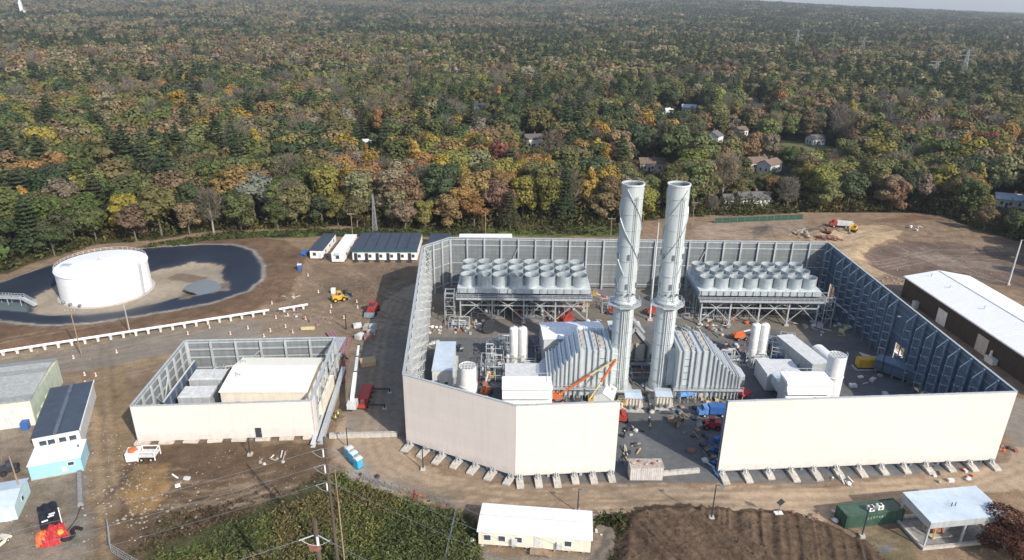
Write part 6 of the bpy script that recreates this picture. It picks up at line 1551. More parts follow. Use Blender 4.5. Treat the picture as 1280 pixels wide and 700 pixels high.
def lobes(kind, rg):
    """crown as ellipsoid lobes: (cx,cy,cz,rx,ry,rz) in metres, tree about 18 m tall"""
    L = []
    if kind == 'round':
        L.append((0,0,10.8,3.6,3.6,5.2))
        for i in range(11):
            a = rg.uniform(0,6.28); z = rg.uniform(4.6,15.2); q = 3.6*math.sqrt(max(.12, 1-((z-9.6)/7.0)**2)); r = rg.uniform(1.5,2.4)
            L.append((q*math.cos(a), q*math.sin(a), z, r, r, r*rg.uniform(.7,.95)))
    elif kind == 'broad':
        for i in range(16):
            a = rg.uniform(0,6.28); z = rg.uniform(5.2,13.2); q = rg.uniform(1.4,4.9)*math.sqrt(max(.2,1-((z-8.0)/7)**2)); r = rg.uniform(1.5,2.5)
            L.append((q*math.cos(a), q*math.sin(a), z, r*1.15, r*1.15, r*.75))
    elif kind == 'tall':
        for i in range(12):
            a = rg.uniform(0,6.28); z = 3.4+i*1.2; q = rg.uniform(.5,2.0)*(1-(z-4)/22); r = rg.uniform(1.4,2.1)*(1.15-(z-4)/24)
            L.append((q*math.cos(a), q*math.sin(a), z, r, r, r*1.1))
    return L
def crown(kind, seed, nq, size):
    rg = np.random.default_rng(seed); P_, Nn = [], []
    if kind in ('round','broad','tall'):
        Lb = lobes(kind, rg); wts = np.array([l[3]*l[4]+l[3]*l[5] for l in Lb]); wts /= wts.sum()
        ids = rg.choice(len(Lb), int(nq*1.6), p=wts); u = rg.normal(0,1,(len(ids),3)); u /= np.linalg.norm(u,axis=1)[:,None]
        la = np.array(Lb)[ids]; rad = rg.uniform(.72,1.08,len(ids))[:,None]
        pts = la[:,:3] + u*la[:,3:]*rad
        keep = np.ones(len(pts), bool)
        for l in Lb:
            dd = ((pts-np.array(l[:3]))/np.array(l[3:])); keep &= ~((dd**2).sum(1) < .45)
        pts, u = pts[keep][:nq], u[keep][:nq]
        return quads(pts, u+np.array([0,0,.25]), size, rg)
    if kind == 'pine':
        pts = []; nn = []
        for i in range(nq):
            k = rg.random(); z = 3.0 + 17.0*k**.85; tier = round(z/1.35)*1.35 + rg.normal(0,.16); rm = (5.0*(1-min(z-3,17)/17.5)**.8+.35)*(.8+.35*math.sin(tier*5.1))
            nb = 6; bi = rg.integers(nb); a = (bi+.5*(int(z/1.35) % 2))*6.283/nb + int(z/1.35)*.7 + rg.normal(0,.24); q = rm*math.sqrt(rg.uniform(.08,1))
            pts.append((q*math.cos(a), q*math.sin(a), tier + .1*q - .02*q*q)); nn.append((.25*math.cos(a), .25*math.sin(a), 1))
        return quads(np.array(pts), np.array(nn)*1.4, size, rg, 1.25)
    if kind == 'bare':
        vs = []
        def twig(p, q, w):
            p, q = np.array(p), np.array(q); d = q-p; a = np.cross(d, rg.normal(0,1,3)); a = a/np.linalg.norm(a)*w
            vs.append([p-a, p+a, q+a*.4, q-a*.4])
        for i in range(nq//9):
            a = rg.uniform(0,6.28); z = rg.uniform(7,17.2); q = 4.6*math.sqrt(max(.08,1-((z-10.5)/7.2)**2))*rg.uniform(.55,1.05); e = np.array([q*math.cos(a), q*math.sin(a), z])
            s = np.array([e[0]*.35, e[1]*.35, z-rg.uniform(1.6,3.2)]); twig(s, e, .075)
            for k in range(8):
                f = s+(e-s)*rg.uniform(.3,1); twig(f, f+rg.normal(0,.85,3)+np.array([e[0]*.1,e[1]*.1,.6]), .07)
        return np.array(vs).reshape(-1,3)
def trunk(kind, seed):
    rr = random.Random(seed); b = MB(); H = {'pine':17,'tall':13,'bare':12}.get(kind, 10)
    b.tube((0,0,-1.2),(0.1,0,H*.5),.34,.25,7); b.tube((.1,0,H*.5),(0,.15,H),.25,.09,6)
    for i in range(9 if kind != 'pine' else 4):
        a = rr.uniform(0,6.28); z = H*rr.uniform(.35,.85); q = rr.uniform(2,3.6) if kind != 'pine' else 1.6
        e = (q*math.cos(a), q*math.sin(a), z+rr.uniform(1.5,4)); b.tube((0,0,z), e, .13, .05, 5)
        if kind == 'bare':
            for k in range(3): b.tube(e, (e[0]*1.4+rr.uniform(-1,1), e[1]*1.4+rr.uniform(-1,1), e[2]+rr.uniform(.5,3)), .06, .03, 4)
    o = b.build('trunk', M_birch if kind == 'bare' else M_bark); me = o.data; bpy.data.objects.remove(o); return me
def crown_mesh(name, v, pt=None):
    n = len(v)//4; me = mesh_np(name, v, np.arange(n*4).reshape(n,4), [M_leaf]); set_col(me, 'ptint', np.ones((n*4,3)) if pt is None else pt); return me
KINDS_ = [('round',1),('round',2),('broad',3),('broad',4),('tall',5),('pine',6),('pine',7),('bare',8),('bare',9),('round',12)]
NQ = {'round':2900,'broad':2900,'tall':2400,'pine':2600,'bare':2200}; SZ = {'round':.29,'broad':.30,'tall':.27,'pine':.28,'bare':0}
NEARV = [crown(k, s, NQ[k], SZ[k]) for k, s in KINDS_]
NEARM = [crown_mesh('crown', v) for v in NEARV]
TRUNK = [trunk(k, s) for k, s in KINDS_]
IDX = {}
for i, (k, s) in enumerate(KINDS_): IDX.setdefault(k, []).append(i)
TINT = {'dark green': (0.0659, 0.0858, 0.0424), 'olive': (0.1498, 0.1451, 0.0608), 'green': (0.1104, 0.1268, 0.047), 'yellow-green': (0.2174, 0.2057, 0.0587), 'golden': (0.329, 0.2351, 0.0529), 'orange': (0.2749, 0.1638, 0.0643), 'rust': (0.2012, 0.1427, 0.0772), 'tan': (0.2409, 0.1974, 0.1151), 'grey-brown': (0.193, 0.1696, 0.131), 'red': (0.188, 0.0646, 0.0587)}
def species(x, y, rr):
    u, v = project(x, y, 0); c = 'o'; nz = fbm(np.array([x+4000.]), np.array([y+4000.]), 75, 301, 2)[0]
    W = {'dark green':20,'olive':34,'green':18,'yellow-green':7,'golden':1.4,'orange':1.2,'rust':6,'tan':9,'grey-brown':12,'red':.2}
    if 215 < v < 300 and 410 < u < 770: W = {'dark green':6,'olive':10,'green':6,'yellow-green':12,'golden':14,'orange':26,'rust':20,'tan':10,'grey-brown':5,'red':.8}
    elif v > 225 and u <= 410: W = {'dark green':24,'olive':24,'green':30,'yellow-green':11,'golden':2.5,'orange':1.5,'rust':4,'tan':3,'grey-brown':3,'red':.4}
    elif v > 205 and u > 830: W = {'dark green':26,'olive':24,'green':24,'yellow-green':9,'golden':4,'orange':4,'rust':5,'tan':3,'grey-brown':6,'red':.2}
    elif u > 850 and v < 120: W.update({'dark green':44,'rust':6,'orange':2})
    elif u < 330 and v < 210: W.update({'dark green':24,'tan':14,'grey-brown':14,'rust':13})
    if nz > .54: W['dark green'] *= 3; W['green'] *= 1.5; W['rust'] *= .4; W['tan'] *= .5
    if nz < .46: W['rust'] *= 2.6; W['tan'] *= 2.2; W['grey-brown'] *= 1.8; W['orange'] *= 1.5; W['dark green'] *= .4
    ks = list(W); t = rr.random()*sum(W.values())
    for k in ks:
        t -= W[k]
        if t <= 0: break
    if k == 'dark green': kd = rr.choice(IDX['pine']) if rr.random() < .32 else rr.choice(IDX['round']+IDX['broad'])
    elif k == 'grey-brown': kd = rr.choice(IDX['bare']) if rr.random() < .75 else rr.choice(IDX['broad'])
    elif k in ('golden','yellow-green'): kd = rr.choice(IDX['tall']+IDX['round'])
    else: kd = rr.choice(IDX['round']+IDX['broad']+IDX['round'])
    s = rr.uniform(.8,1.2); c = TINT[k]; c = tuple(q*s*rr.uniform(.88,1.12) for q in c)
    return k, kd, c
# houses in the woodland: (u, v of base, width, depth, height, wall, roof, turn, label)
HS = [(897,181,9,11,5.5,M_white,M_shing,.9,'white gabled house with a dark roof in the trees right of the stacks'),
 (924,171,9,8,4.5,M_cwall,M_hbrown,.5,'tan gabled house behind the white gabled one'),
 (962,218,13,9,5,M_offw,M_hbrown,.7,'grey house with a brown hipped roof above the back right corner'),
 (938,212,12,9,4,M_conc,M_hbrown,.2,'low brown-roofed house beside the grey one right of the stacks'),
 (925,262,15,9,5,M_offw,M_shing,.1,'white house with a grey roof just beyond the green fence'),
 (905,260,8,7,4,M_offw,M_shing,.1,'small pale outbuilding left of the house beyond the green fence'),
 (828,144,10,7,4,M_white,M_white,.1,'small white-roofed house in the middle woods'),
 (852,140,13,9,4,M_offw,M_roofblu,-.2,'pale blue-roofed house right of the small white-roofed one'),
 (935,133,12,9,5,M_offw,M_hbrown,.3,'brown-roofed house in the woods upper right of the stacks'),
 (745,92,16,10,5,M_white,M_roofblu,.1,'white building with pale roofs in the far middle woods'),
 (758,90,9,8,5,M_white,M_white,.2,'bright white block right of the pale-roofed far building'),
 (741,77,12,9,5,M_offw,M_roofblu,.1,'grey-roofed far house above the white building'),
 (800,214,15,9,4.5,M_conc,M_hbrown,.05,'low brown-roofed house right behind the left stack top'),
 (658,185,12,9,6,M_cwall,M_shing,.3,'tan house with a dark roof behind the orange trees'),
 (593,140,12,8,5,M_conc,M_slater,.0,'dark-roofed house with white gable in the left middle woods'),
 (453,183,7,5,3,M_conc,M_offw,.1,'pale roof glimpsed between trees behind the site offices'),
 (1198,103,20,11,6,M_offw,M_roofblu,.1,'long pale house under the far right pylons'),
 (1242,106,24,10,4,M_offw,M_conc,.05,'low pale building at the far right edge of the woods'),
 (1052,73,18,10,6,M_offw,M_hbrown,.1,'brown-roofed house in the far right woods'),
 (1243,258,13,8,4,M_offw,M_roofblu,-.4,'pale-roofed house among trees above the dark lot'),
 (1015,182,11,8,4.5,M_offw,M_shing,.3,'grey-roofed house by the pale clearing right of the stacks')]
def ground_far(u, v):
    z = -1.0
    for _ in range(12):
        p = G(u, v, z); z = .5*z + .5*float(terrain(np.array([p.x]), np.array([p.y]))[0])
    return Vector((p.x, p.y, z))
CLEAR = []
for (u, v, w_, d_, h_, wm, rm, turn, lb) in HS:
    p = ground_far(u, v); dist = p.length; sc_ = .9
    t = thing('house', lb, 'house', p, turn, 'houses in the woodland'); w_, d_, h_ = w_*sc_, d_*sc_, h_*sc_
    gwalls(t, w_, d_, -1.5, h_, d_*.30, wm); gable(t, w_, d_, h_, d_*.30, rm, over=.4, th=.25)
    windows(t, [w_*.2,w_*.5,w_*.8], 0, 1.2, 2.7, 1.2); windows(t, [d_*.3,d_*.7], w_, 1.2, 2.7, 1.1, side=2); windows(t, [d_*.3,d_*.7], 0, 1.2, 2.7, 1.1, side=1)
    door(t, w_*.33, 0, 1.1, 2.2, M_brown)
    b = MB(); b.box(w_*.6,d_*.55,h_+.2,w_*.6+.9,d_*.55+.9,h_+d_*.3+1.3); b.build('chimney', mat('chimney_brick', (.22,.10,.075), .85, var=.2), t)
    CLEAR.append((p.x+w_*.5*math.cos(turn), p.y+w_*.5*math.sin(turn), w_*.62+2, min(70, 14+h_*3.2)))
# clearing patches and back-garden lawns
p = ground_far(1008,186); CLEAR.append((p.x, p.y, 20, 20)); b = MB(); b.lathe([(19,0),(12,.25),(.1,.3)], n=24); o = b.build('lawn', mat('lawn_grass', (.13,.14,.055), .9, var=.3, scale=.3), None, True, (p.x,p.y,p.z+.35)); o['kind'] = 'structure'
# church steeple far left
p = ground_far(28.5,19); t = thing('church', 'white church steeple rising over the far woods at upper left', 'church', p, .2); k = max(1.0, p.length/1700)
b = MB(); b.box(-2.3*k,-2.3*k,-2,2.3*k,2.3*k,24*k); b.build('tower', M_white, t); b = MB(); b.lathe([(1.9*k,24.02*k),(1.7*k,29*k)], n=8, cap1=True); b.build('belfry', M_white, t)
b = MB(); b.lathe([(1.9*k,29.02*k),(.05,44*k)], n=8, cap0=True); b.build('spire', M_white, t); b = MB(); b.box(-5*k,2.4*k,-2,5*k,22*k,9*k); b.build('nave', M_offw, t)
b = MB(); b.profx([(2.4*k,9.02*k),(22*k,9.02*k),(12*k,15*k)], -5.3*k, 5.3*k); b.build('roof', M_shing, t)
CLEAR.append((p.x, p.y, 5*k, 130))
# pylons of the far transmission line
for (u, v, h, w_, ar, lb) in ((993,72,44,7,2,'leftmost far pylon standing in the upper right woods'),(1074,84,42,7,2,'second far pylon from the left in the upper right woods'),(1118,92,24,9,2,'low wide lattice frame between the far pylons'),(1165,106,26,9,2,'lattice frame left of the long pale far house'),(1199,112,42,7,3,'tall pylon in front of the long pale far house')):
    p = ground_far(u, v); lattice(lb, p, h, w_, ar, 'pylon', 'pylon', 'far transmission pylons', .17); CLEAR.append((p.x, p.y, 6, 45))
CLEAR = np.array(CLEAR)
# ---- tree positions
edge_w = [G(u, v) for u, v in EDGE]
EDGEPOLY = [(-900.,-700.,0)] + [(-900., edge_w[0].y-60, 0)] + [(q.x, q.y, 0) for q in edge_w] + [(edge_w[-1].x+40, edge_w[-1].y-60, 0), (900.,20.,0), (900.,-700.,0)]
def jitter_grid(sp, d0, d1, rg, half=44):
    R_ = d1; xs = np.arange(-R_*.72, R_*.72, sp); ys = np.arange(40, R_, sp); X, Y = np.meshgrid(xs, ys); X = X + rg.uniform(-.46,.46,X.shape)*sp; Y = Y + rg.uniform(-.46,.46,Y.shape)*sp
    d = np.hypot(X, Y); th = np.abs(np.degrees(np.arctan2(X, Y))); m = (d >= d0) & (d < d1) & (th < half)
    X, Y = X[m], Y[m]; m = ~inside(EDGEPOLY, X, Y); return X[m], Y[m]
def cleared(X, Y, big=0):
    """no trees on the footprints of houses and pylons (for tree patches: nor where they would bury them)"""
    m = np.zeros(X.shape, bool)
    for cx, cy, r, front in CLEAR:
        d = math.hypot(cx, cy); ux, uy = cx/d, cy/d; a = (X-cx)*ux + (Y-cy)*uy; s = np.abs((X-cx)*uy - (Y-cy)*ux)
        m |= (s < r+big) & (a < r*.8+big) & (a > -(r+4)-(front if big else 0))
    return m
def cap(x, y, z):
    """trees between a house and the open side of the wood are young and low"""
    h = 99.0
    for cx, cy, r, front in CLEAR:
        d = math.hypot(cx, cy); ux, uy = cx/d, cy/d; a = -((x-cx)*ux + (y-cy)*uy); s = abs((x-cx)*uy - (y-cy)*ux)
        if 0 < a < 190 and s < r+4: h = min(h, (2.2 + a*(CAM_H-3)/d) * (1 if s < r*.9 else 1.6))
    return h
rg = np.random.default_rng(77); rr = random.Random(78)
X1, Y1 = jitter_grid(9.2, 100, 720, rg); m = ~cleared(X1, Y1); X1, Y1 = X1[m], Y1[m]
U = np.array([project(x, y, 8)[0] for x, y in zip(X1, Y1)]); D1 = np.hypot(X1, Y1); order = np.argsort(D1)
# distance from the woodland edge, so that the first rows become trees of their own
rows = []
for i in order:
    if -15 < U[i] < 1295: rows.append(i)
EX = np.array([q.x for q in edge_w]); EY = np.array([q.y for q in edge_w])
dep = np.array([D1[i] - np.interp(X1[i]/Y1[i], EX/EY, np.hypot(EX, EY)) for i in rows])
NEAR_IDX = [rows[j] for j in np.argsort(dep)[:296]]; nearset = set(int(i) for i in NEAR_IDX)
def land(u):
    for lim, s in ((62,'left of the white tank'),(205,'behind the white tank'),(385,'behind the lined basin'),(530,'behind the site offices'),(745,'behind the left fan bank'),(880,'behind the twin stacks'),(1010,'behind the green fence'),(1150,'behind the sandy lot')):
        if u < lim: return s
    return 'beyond the dark lot at right'
FORM = {'round':'round','broad':'spreading','tall':'tall narrow','pine':'conical','bare':'thin bare'}
ORD = ['','second ','third ','fourth ','fifth ','sixth ','seventh ','eighth ','ninth ','tenth ','eleventh ','twelfth ','thirteenth ','fourteenth ','fifteenth ','sixteenth ','seventeenth ','eighteenth ','nineteenth ','twentieth ']
recs = []; depth_of = {rows[j]: dep[j] for j in range(len(rows))}
for i in NEAR_IDX:
    x, y = float(X1[i]), float(Y1[i]); k, kd, c = species(x, y, rr); u, v = project(x, y, 8); d = depth_of[i]
    row = 'front woods' if d < 9 else 'second tree row' if d < 19 else 'third tree row' if d < 29 else 'deep woods'
    recs.append([x, y, k, kd, c, u, row, land(u), d])
cnt = {}
for r in sorted(recs, key=lambda q: q[5]):
    key = (r[2], FORM[KINDS_[r[3]][0]], r[6], r[7]); cnt[key] = cnt.get(key, 0)+1; n = cnt[key]
    r.append((key, n))
for r in recs:
    x, y, k, kd, c, u, row, ld, d, (key, n) = r; kind = KINDS_[kd][0]; tot = cnt[key]
    pos = '' if tot == 1 else (', '+ (ORD[n-1] if n > 1 else '') + 'leftmost such')
    z = ground_z(x, y) if (GX0 < x < GX1 and y < GY1) else float(terrain(np.array([x]), np.array([y]))[0])
    s = rr.uniform(1.05,1.5)*(.72 if d < 5 else .9 if d < 12 else 1.0)*(1.05 if kind == 'pine' else 1); s = min(s, max(.3, cap(x, y, z)/19.0))
    t = thing({'pine':'pine_tree','bare':'bare_tree'}.get(kind,'broadleaf_tree'), f'{k} {FORM[kind]} tree in {row} {ld}{pos}', 'tree', (x,y,z-.2), rr.uniform(0,6.28), 'trees of the near woodland edge')
    t.scale = (s*rr.uniform(.98,1.2), s*rr.uniform(.98,1.2), s*.93)
    o = bpy.data.objects.new('crown', NEARM[kd]); COL.objects.link(o); o.parent = t; o['tint'] = [float(q) for q in c]
    o = bpy.data.objects.new('trunk', TRUNK[kd]); COL.objects.link(o); o.parent = t
# single reddish bush tree at the bottom right corner
p = P(1268,694); t = thing('bush_tree', 'reddish brown bushy tree at the bottom right corner beside the canopy shelter', 'tree', p, .4); t.scale = (.92,.92,.62)
v = crown('broad', 33, 9000, .15); v = v*np.array([1,1,1.05]) - np.array([0,0,2.6])
o = bpy.data.objects.new('crown', crown_mesh('crown', v)); COL.objects.link(o); o.parent = t; o['tint'] = [.10,.042,.028]
o = bpy.data.objects.new('trunk', TRUNK[2]); COL.objects.link(o); o.parent = t
# ---- the rest of the woods: one mass of instanced trees and tree patches
pc = bpy.data.collections.new('woodland_sources'); srcs = []
def src(name, me): o = bpy.data.objects.new(name, me); pc.objects.link(o); srcs.append(o); return len(srcs)-1
for i, (k, s) in enumerate(KINDS_):
    nq = NQ[k]//2 if k != 'bare' else 900; src(f'a{i:02d}', crown_mesh('crown', crown(k, s+50, nq, SZ[k]*1.4)))
PATCH = []
MIX = [['olive']*4+['green','green','tan','grey-brown','dark green'], ['dark green']*5+['olive','green'], ['rust','tan','grey-brown','olive','tan','olive','grey-brown','rust'], ['green','olive','olive','green','grey-brown','dark green']]
def patch(seed, mix, n, ext, fine, pinep):
    g = np.random.default_rng(seed); r_ = random.Random(seed); V, C = [], []
    for j in range(n):
        k = r_.choice(mix); kd = 'pine' if (k == 'dark green' and r_.random() < pinep) else 'bare' if (k == 'grey-brown' and r_.random() < .5) else r_.choice(('round','broad'))
        vv = crown(kd, seed*31+j, fine if kd != 'bare' else fine*3, (SZ[kd] or .4)*math.sqrt(NQ['round']/fine)*.86)
        if kd == 'bare': vv = vv + g.normal(0,.05,vv.shape)
        a = g.uniform(0,6.28); s = g.uniform(.85,1.25); ca, sa = math.cos(a), math.sin(a)
        rot = np.array([[ca,-sa,0],[sa,ca,0],[0,0,1]]); gx_ = (j % int(math.sqrt(n))+.5)/int(math.sqrt(n))-.5; gy_ = (j//int(math.sqrt(n))+.5)/int(math.sqrt(n))-.5
        V.append((vv@rot.T)*s + np.array([gx_*ext+g.uniform(-2.2,2.2), gy_*ext+g.uniform(-2.2,2.2), 0])); C.append(np.tile(np.array(TINT[k])*g.uniform(.8,1.2), (len(vv),1)))
    return np.concatenate(V), np.concatenate(C)
MID, FAR = [], []
for i in range(8):
    v, c = patch(500+i, MIX[i % 4], 9, 25, 420, .35); MID.append(src(f'b{i:02d}', crown_mesh('crown', v, c)))
for i in range(8):
    v, c = patch(600+i, MIX[i % 4], 25, 46, 90, .4); FAR.append(src(f'c{i:02d}', crown_mesh('crown', v, c)))
pts, tin, idx, rot, scl = [], [], [], [], []
for i in range(len(X1)):
    if i in nearset: continue
    x, y = float(X1[i]), float(Y1[i]); k, kd, c = species(x, y, rr); pts.append((x, y, float(terrain(np.array([x]), np.array([y]))[0])-.2)); tin.append(c); idx.append(kd); rot.append(rr.uniform(0,6.28)); scl.append(min(rr.uniform(.95,1.6), max(.3, cap(x, y, pts[-1][2])/18.0)))
def addpatch(sp, d0, d1, ids, s0, s1):
    X, Y = jitter_grid(sp, d0, d1, rg, 42); m = ~cleared(X, Y, sp*.3); X, Y = X[m], Y[m]; Z = terrain(X, Y); nz = fbm(X+9000, Y+9000, 260, 411, 3)
    for x, y, z, q in zip(X, Y, Z, nz):
        u, v = project(x, y, z); t = rr.random()
        pref = 1 if (q > .53 and t < .75) or (u > 850 and v < 75 and t < .62) else 2 if (q < .46 and t < .6) else rr.choice((0,0,3,2,1))
        pts.append((x, y, z-.5)); s = rr.uniform(.78,1.2); tin.append((s*rr.uniform(.92,1.1), s, s*rr.uniform(.92,1.08))); idx.append(ids[pref + 4*rr.randrange(2)]); rot.append(rr.choice((0,1,2,3))*math.pi/2+rr.uniform(-.2,.2)); scl.append(rr.uniform(s0,s1))
addpatch(26, 720, 1700, MID, 1.05, 1.5)
addpatch(50, 1700, 7500, FAR, 1.0, 1.45)
me = bpy.data.meshes.new('woodland'); me.from_pydata([tuple(q) for q in pts], [], [])
a = me.attributes.new('tint','FLOAT_VECTOR','POINT'); a.data.foreach_set('vector', np.array(tin, np.float32).ravel())
a = me.attributes.new('pick','INT','POINT'); a.data.foreach_set('value', np.array(idx, np.int32))
a = me.attributes.new('turn','FLOAT','POINT'); a.data.foreach_set('value', np.array(rot, np.float32))
a = me.attributes.new('size','FLOAT','POINT'); a.data.foreach_set('value', np.array(scl, np.float32))
wo = bpy.data.objects.new('woodland', me); COL.objects.link(wo); wo['kind'] = 'stuff'; wo['label'] = 'autumn woodland stretching to the horizon behind the plant'
def scatter(o, coll):
    ng = bpy.data.node_groups.new('scatter','GeometryNodeTree'); ng.interface.new_socket('Geometry', in_out='INPUT', socket_type='NodeSocketGeometry'); ng.interface.new_socket('Geometry', in_out='OUTPUT', socket_type='NodeSocketGeometry')
    N, L = ng.nodes.new, ng.links.new; gi, go = N('NodeGroupInput'), N('NodeGroupOutput')
    ip = N('GeometryNodeInstanceOnPoints'); ci = N('GeometryNodeCollectionInfo'); ci.inputs['Collection'].default_value = coll; ci.inputs['Separate Children'].default_value = True; ci.inputs['Reset Children'].default_value = True
    def na(nm, ty): n = N('GeometryNodeInputNamedAttribute'); n.data_type = ty; n.inputs['Name'].default_value = nm; return n.outputs['Attribute']
    cx = N('ShaderNodeCombineXYZ'); L(na('turn','FLOAT'), cx.inputs['Z'])
    er = N('FunctionNodeEulerToRotation'); L(cx.outputs[0], er.inputs[0])
    L(gi.outputs[0], ip.inputs['Points']); L(ci.outputs[0], ip.inputs['Instance']); ip.inputs['Pick Instance'].default_value = True
    L(na('pick','INT'), ip.inputs['Instance Index']); L(er.outputs[0], ip.inputs['Rotation']); L(na('size','FLOAT'), ip.inputs['Scale']); L(ip.outputs[0], go.inputs[0])
    md = o.modifiers.new('scatter','NODES'); md.node_group = ng
scatter(wo, pc)
print('TREES', len(recs), 'instances', len(pts))
# ---- scrub at the bottom, weeds along the edges: low leafy clumps
def clumps(name, px, n, tints, size, hgt, seed, label, dens=None):
    g = np.random.default_rng(seed); w_ = np.array([tuple(G(u, v)) for u, v in px]); x0, y0 = w_[:,0].min(), w_[:,1].min(); x1, y1 = w_[:,0].max(), w_[:,1].max()
    X = g.uniform(x0,x1,n); Y = g.uniform(y0,y1,n); m = inside(px, X+(fbm(X,Y,6,5)-.5)*5, Y+(fbm(X,Y,6,6)-.5)*5); X, Y = X[m], Y[m]
    h = fbm(X+500, Y+500, 7, seed, 3); m = g.random(len(X)) < np.clip((h-.25)*2.6, .12, 1); X, Y, h = X[m], Y[m], h[m]
    V, C = [], []; hue = fbm(X+900, Y+900, 9, seed+3, 3)
    T = np.array(tints)
    for x, y, q, hu in zip(X, Y, h, hue):
        k = 7; hh = hgt*(.35+1.3*max(0,q-.3))*g.lognormal(-.1,.55); z = ground_z(x, y); pt = np.stack([x+g.normal(0,.38,k), y+g.normal(0,.38,k), z+np.abs(g.normal(0,.5,k))*hh], 1)
        V.append(quads(pt, g.normal(0,.7,(k,3))+np.array([0,0,.55]), size, g, 1.7)); ci = int(np.clip((hu-.28)/.44*len(T)+g.normal(0,.7), 0, len(T)-1)); C.append(np.tile(T[ci]*g.uniform(.7,1.3), (4*k,1)))
    me = crown_mesh(name, np.concatenate(V), np.concatenate(C)); o = bpy.data.objects.new(name, me); COL.objects.link(o); o['kind'] = 'stuff'; o['label'] = label; o['tint'] = [1.0,1.0,1.0]
G1 = [(.10,.075,.05),(.09,.105,.04),(.085,.112,.04),(.125,.14,.045),(.165,.16,.055),(.095,.125,.042),(.15,.125,.055)]
clumps('scrub', [(408,604),(430,594),(446,607),(500,626),(575,646),(600,660),(598,730),(120,745),(215,692),(300,658),(380,626)], 44000, [tuple(x*1.15 for x in c) for c in G1[1:]], .13, 1.15, 21, 'rough green and brown scrub along the bottom edge')
clumps('dry_weeds', [(200,650),(400,594),(405,600),(300,645),(205,680),(150,700)], 1600, [(.085,.06,.04),(.11,.08,.05),(.09,.08,.042)], .17, .35, 22, 'dry brown weeds on the bare field')
clumps('grass_strip', [(180,312),(200,303),(290,291),(395,287),(640,287),(800,280),(800,293),(560,294),(420,294),(300,299),(250,305),(190,315)], 9000, [(.06,.08,.025),(.085,.10,.03),(.06,.055,.03)], .35, .7, 23, 'green grass strip between the brown berm and the woods')
clumps('verge_weeds', [(742,646),(790,648),(784,720),(770,720),(775,660),(745,655)], 1500, [(.05,.06,.022),(.08,.07,.03)], .2, .5, 24, 'weeds between the office trailer and the dirt mound')
clumps('undergrowth', [(-40,352),(0,343),(60,321),(120,306),(190,301),(250,290),(300,287),(380,286),(430,282),(540,288),(640,287),(760,282),(800,276),(862,271),(960,268),(1060,264),(1140,263),(1185,272),(1220,287),(1280,303),(1330,325),(1330,300),(1280,285),(1200,262),(1140,252),(1000,256),(860,260),(760,270),(640,275),(430,272),(250,278),(120,294),(0,330),(-40,340)], 42000, [(.075,.078,.032),(.10,.11,.036),(.13,.095,.045),(.15,.135,.045)], .34, 6.0, 26, 'dense undergrowth along the foot of the woodland')

# loose pale stones and litter over the bare soil
g = np.random.default_rng(61); b = MB(); n = 0
for (px, k, s0, s1) in (([(0,445),(400,392),(470,395),(440,430),(230,428),(0,485)], 420, .08, .24), ([(105,470),(165,560),(150,640),(200,680),(110,700)], 380, .08, .26), ([(140,575),(400,556),(410,600),(300,640),(200,690)], 300, .06, .22), ([(0,560),(110,600),(110,700),(0,700)], 120, .06, .2), ([(320,330),(520,330),(480,390),(400,420),(330,420)], 420, .08, .28), ([(500,575),(645,612),(1240,590),(1280,560),(1280,615),(900,640),(640,640),(520,615)], 420, .05, .18), ([(880,285),(1040,275),(1140,345),(1060,335),(960,297)], 260, .12, .4), ([(1090,300),(1280,310),(1280,360),(1100,340)], 160, .1, .35)):
    w_ = [G(u, v) for u, v in px]; x0, x1 = min(q.x for q in w_), max(q.x for q in w_); y0, y1 = min(q.y for q in w_), max(q.y for q in w_)
    X = g.uniform(x0,x1,k*3); Y = g.uniform(y0,y1,k*3); m = inside(px, X, Y) & (g.random(k*3) < np.clip(fbm(X,Y,7,63)*3-1,0.05,1)); X, Y = X[m][:k], Y[m][:k]
    for x, y in zip(X, Y): sz = g.uniform(s0,s1)*.62; n += 1; b.blob((x, y, ground_z(x,y)+sz*.3), sz, sz*g.uniform(.6,1.2), sz*.7, n, 6, int(g.random() < .3), .3)
o = b.build('loose_stones', [M_rock, mat('pale_stone', (.42,.38,.33), .9, var=.3)]); o['kind'] = 'stuff'; o['label'] = 'pale loose stones scattered over the bare soil'

b = MB(); n = 0; X = g.uniform(x0-0,x1,4); lo_ = mk & (np.random.default_rng(5).random(FXX.shape) < .016)      # clods on the mound
for x, y, z in zip(FXX[lo_], FYY[lo_], FZ[lo_]): n += 1; sz = g.uniform(.06,.24); b.blob((x,y,z+sz*.25), sz, sz*g.uniform(.7,1.2), sz*.75, n, 6, 0, .3)
o = b.build('soil_clods', mat('clod_soil', (.10,.07,.048), .95, var=.35, scale=2)); o['kind'] = 'stuff'; o['label'] = 'clods of soil lying over the dark dirt mound'
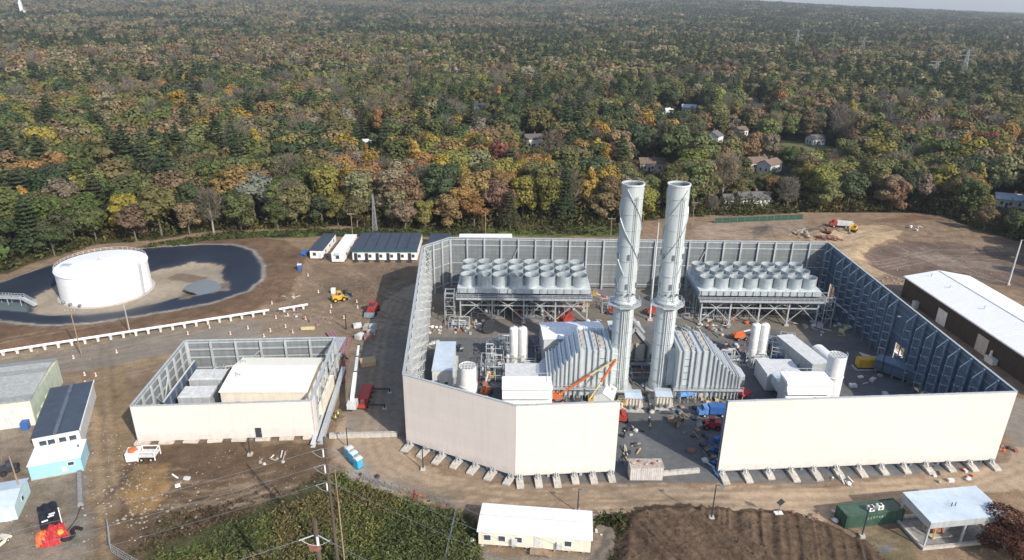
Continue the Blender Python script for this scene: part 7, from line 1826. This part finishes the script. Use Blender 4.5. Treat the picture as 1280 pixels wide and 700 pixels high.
# ------------------------------------------------------------------ camera, sun, sky, air
cam = bpy.data.cameras.new('camera'); co = bpy.data.objects.new('camera', cam); COL.objects.link(co)
cam.sensor_width = 36; cam.lens = 36*FPX/1280; cam.clip_start = 1; cam.clip_end = 60000
cp, sp_ = math.cos(PITCH), math.sin(PITCH); cr, sr = math.cos(ROLL), math.sin(ROLL)
Xr = Vector((1,0,0)); Up = Vector((0,sp_,cp)); Fw = Vector((0,cp,-sp_))
rx = Xr*cr + Up*sr; ry = -Xr*sr + Up*cr
Mx = Matrix((rx, ry, -Fw)).transposed().to_4x4(); Mx.translation = (0,0,CAM_H); co.matrix_world = Mx
sc.camera = co
SUN_EL, SUN_AZ = math.radians(35), math.radians(138)          # azimuth clockwise from +Y: behind the camera, to the right
sd = Vector((math.sin(SUN_AZ)*math.cos(SUN_EL), math.cos(SUN_AZ)*math.cos(SUN_EL), math.sin(SUN_EL)))
sl = bpy.data.lights.new('sun', 'SUN'); sl.energy = 3.8; sl.angle = math.radians(.53); sl.color = (1,.93,.83)
so = bpy.data.objects.new('sun', sl); COL.objects.link(so); so.rotation_euler = sd.to_track_quat('Z', 'Y').to_euler(); so.location = sd*300
w = bpy.data.worlds.new('World'); sc.world = w; w.use_nodes = True; nt = w.node_tree
bg = nt.nodes['Background']; sky = nt.nodes.new('ShaderNodeTexSky'); sky.sky_type = 'NISHITA'; sky.sun_disc = False
sky.sun_elevation = SUN_EL; sky.sun_rotation = SUN_AZ; sky.air_density = 1.0; sky.dust_density = 1.6; sky.altitude = 100
nt.links.new(sky.outputs[0], bg.inputs[0]); bg.inputs[1].default_value = .15
hm = bpy.data.materials.new('haze_air'); hm.use_nodes = True; t = hm.node_tree; t.nodes.remove(t.nodes['Principled BSDF'])
pv = t.nodes.new('ShaderNodeVolumePrincipled'); pv.inputs['Color'].default_value = (.86,.92,1,1); pv.inputs['Density'].default_value = HAZE; pv.inputs['Anisotropy'].default_value = .2
t.links.new(pv.outputs[0], t.nodes['Material Output'].inputs['Volume'])
if HAZE > 0:
    b = MB(); b.box(-15500,-15500,-30,15500,15500,260); o = b.build('haze', hm); o['kind'] = 'stuff'
sc.view_settings.view_transform = 'Standard'; sc.view_settings.look = 'None'; sc.view_settings.exposure = EXPO; sc.view_settings.gamma = 1; sc.view_settings.use_curve_mapping = False
sc.cycles.use_denoising = DENOISE; sc.cycles.denoiser = 'OPENIMAGEDENOISE'
sc.cycles.max_bounces = 5; sc.cycles.diffuse_bounces = 2; sc.cycles.glossy_bounces = 2; sc.cycles.transmission_bounces = 2; sc.cycles.volume_bounces = 0; sc.cycles.transparent_max_bounces = 4
sc.cycles.use_adaptive_sampling = True; sc.cycles.adaptive_threshold = .015
sc.cycles.sample_clamp_indirect = 4
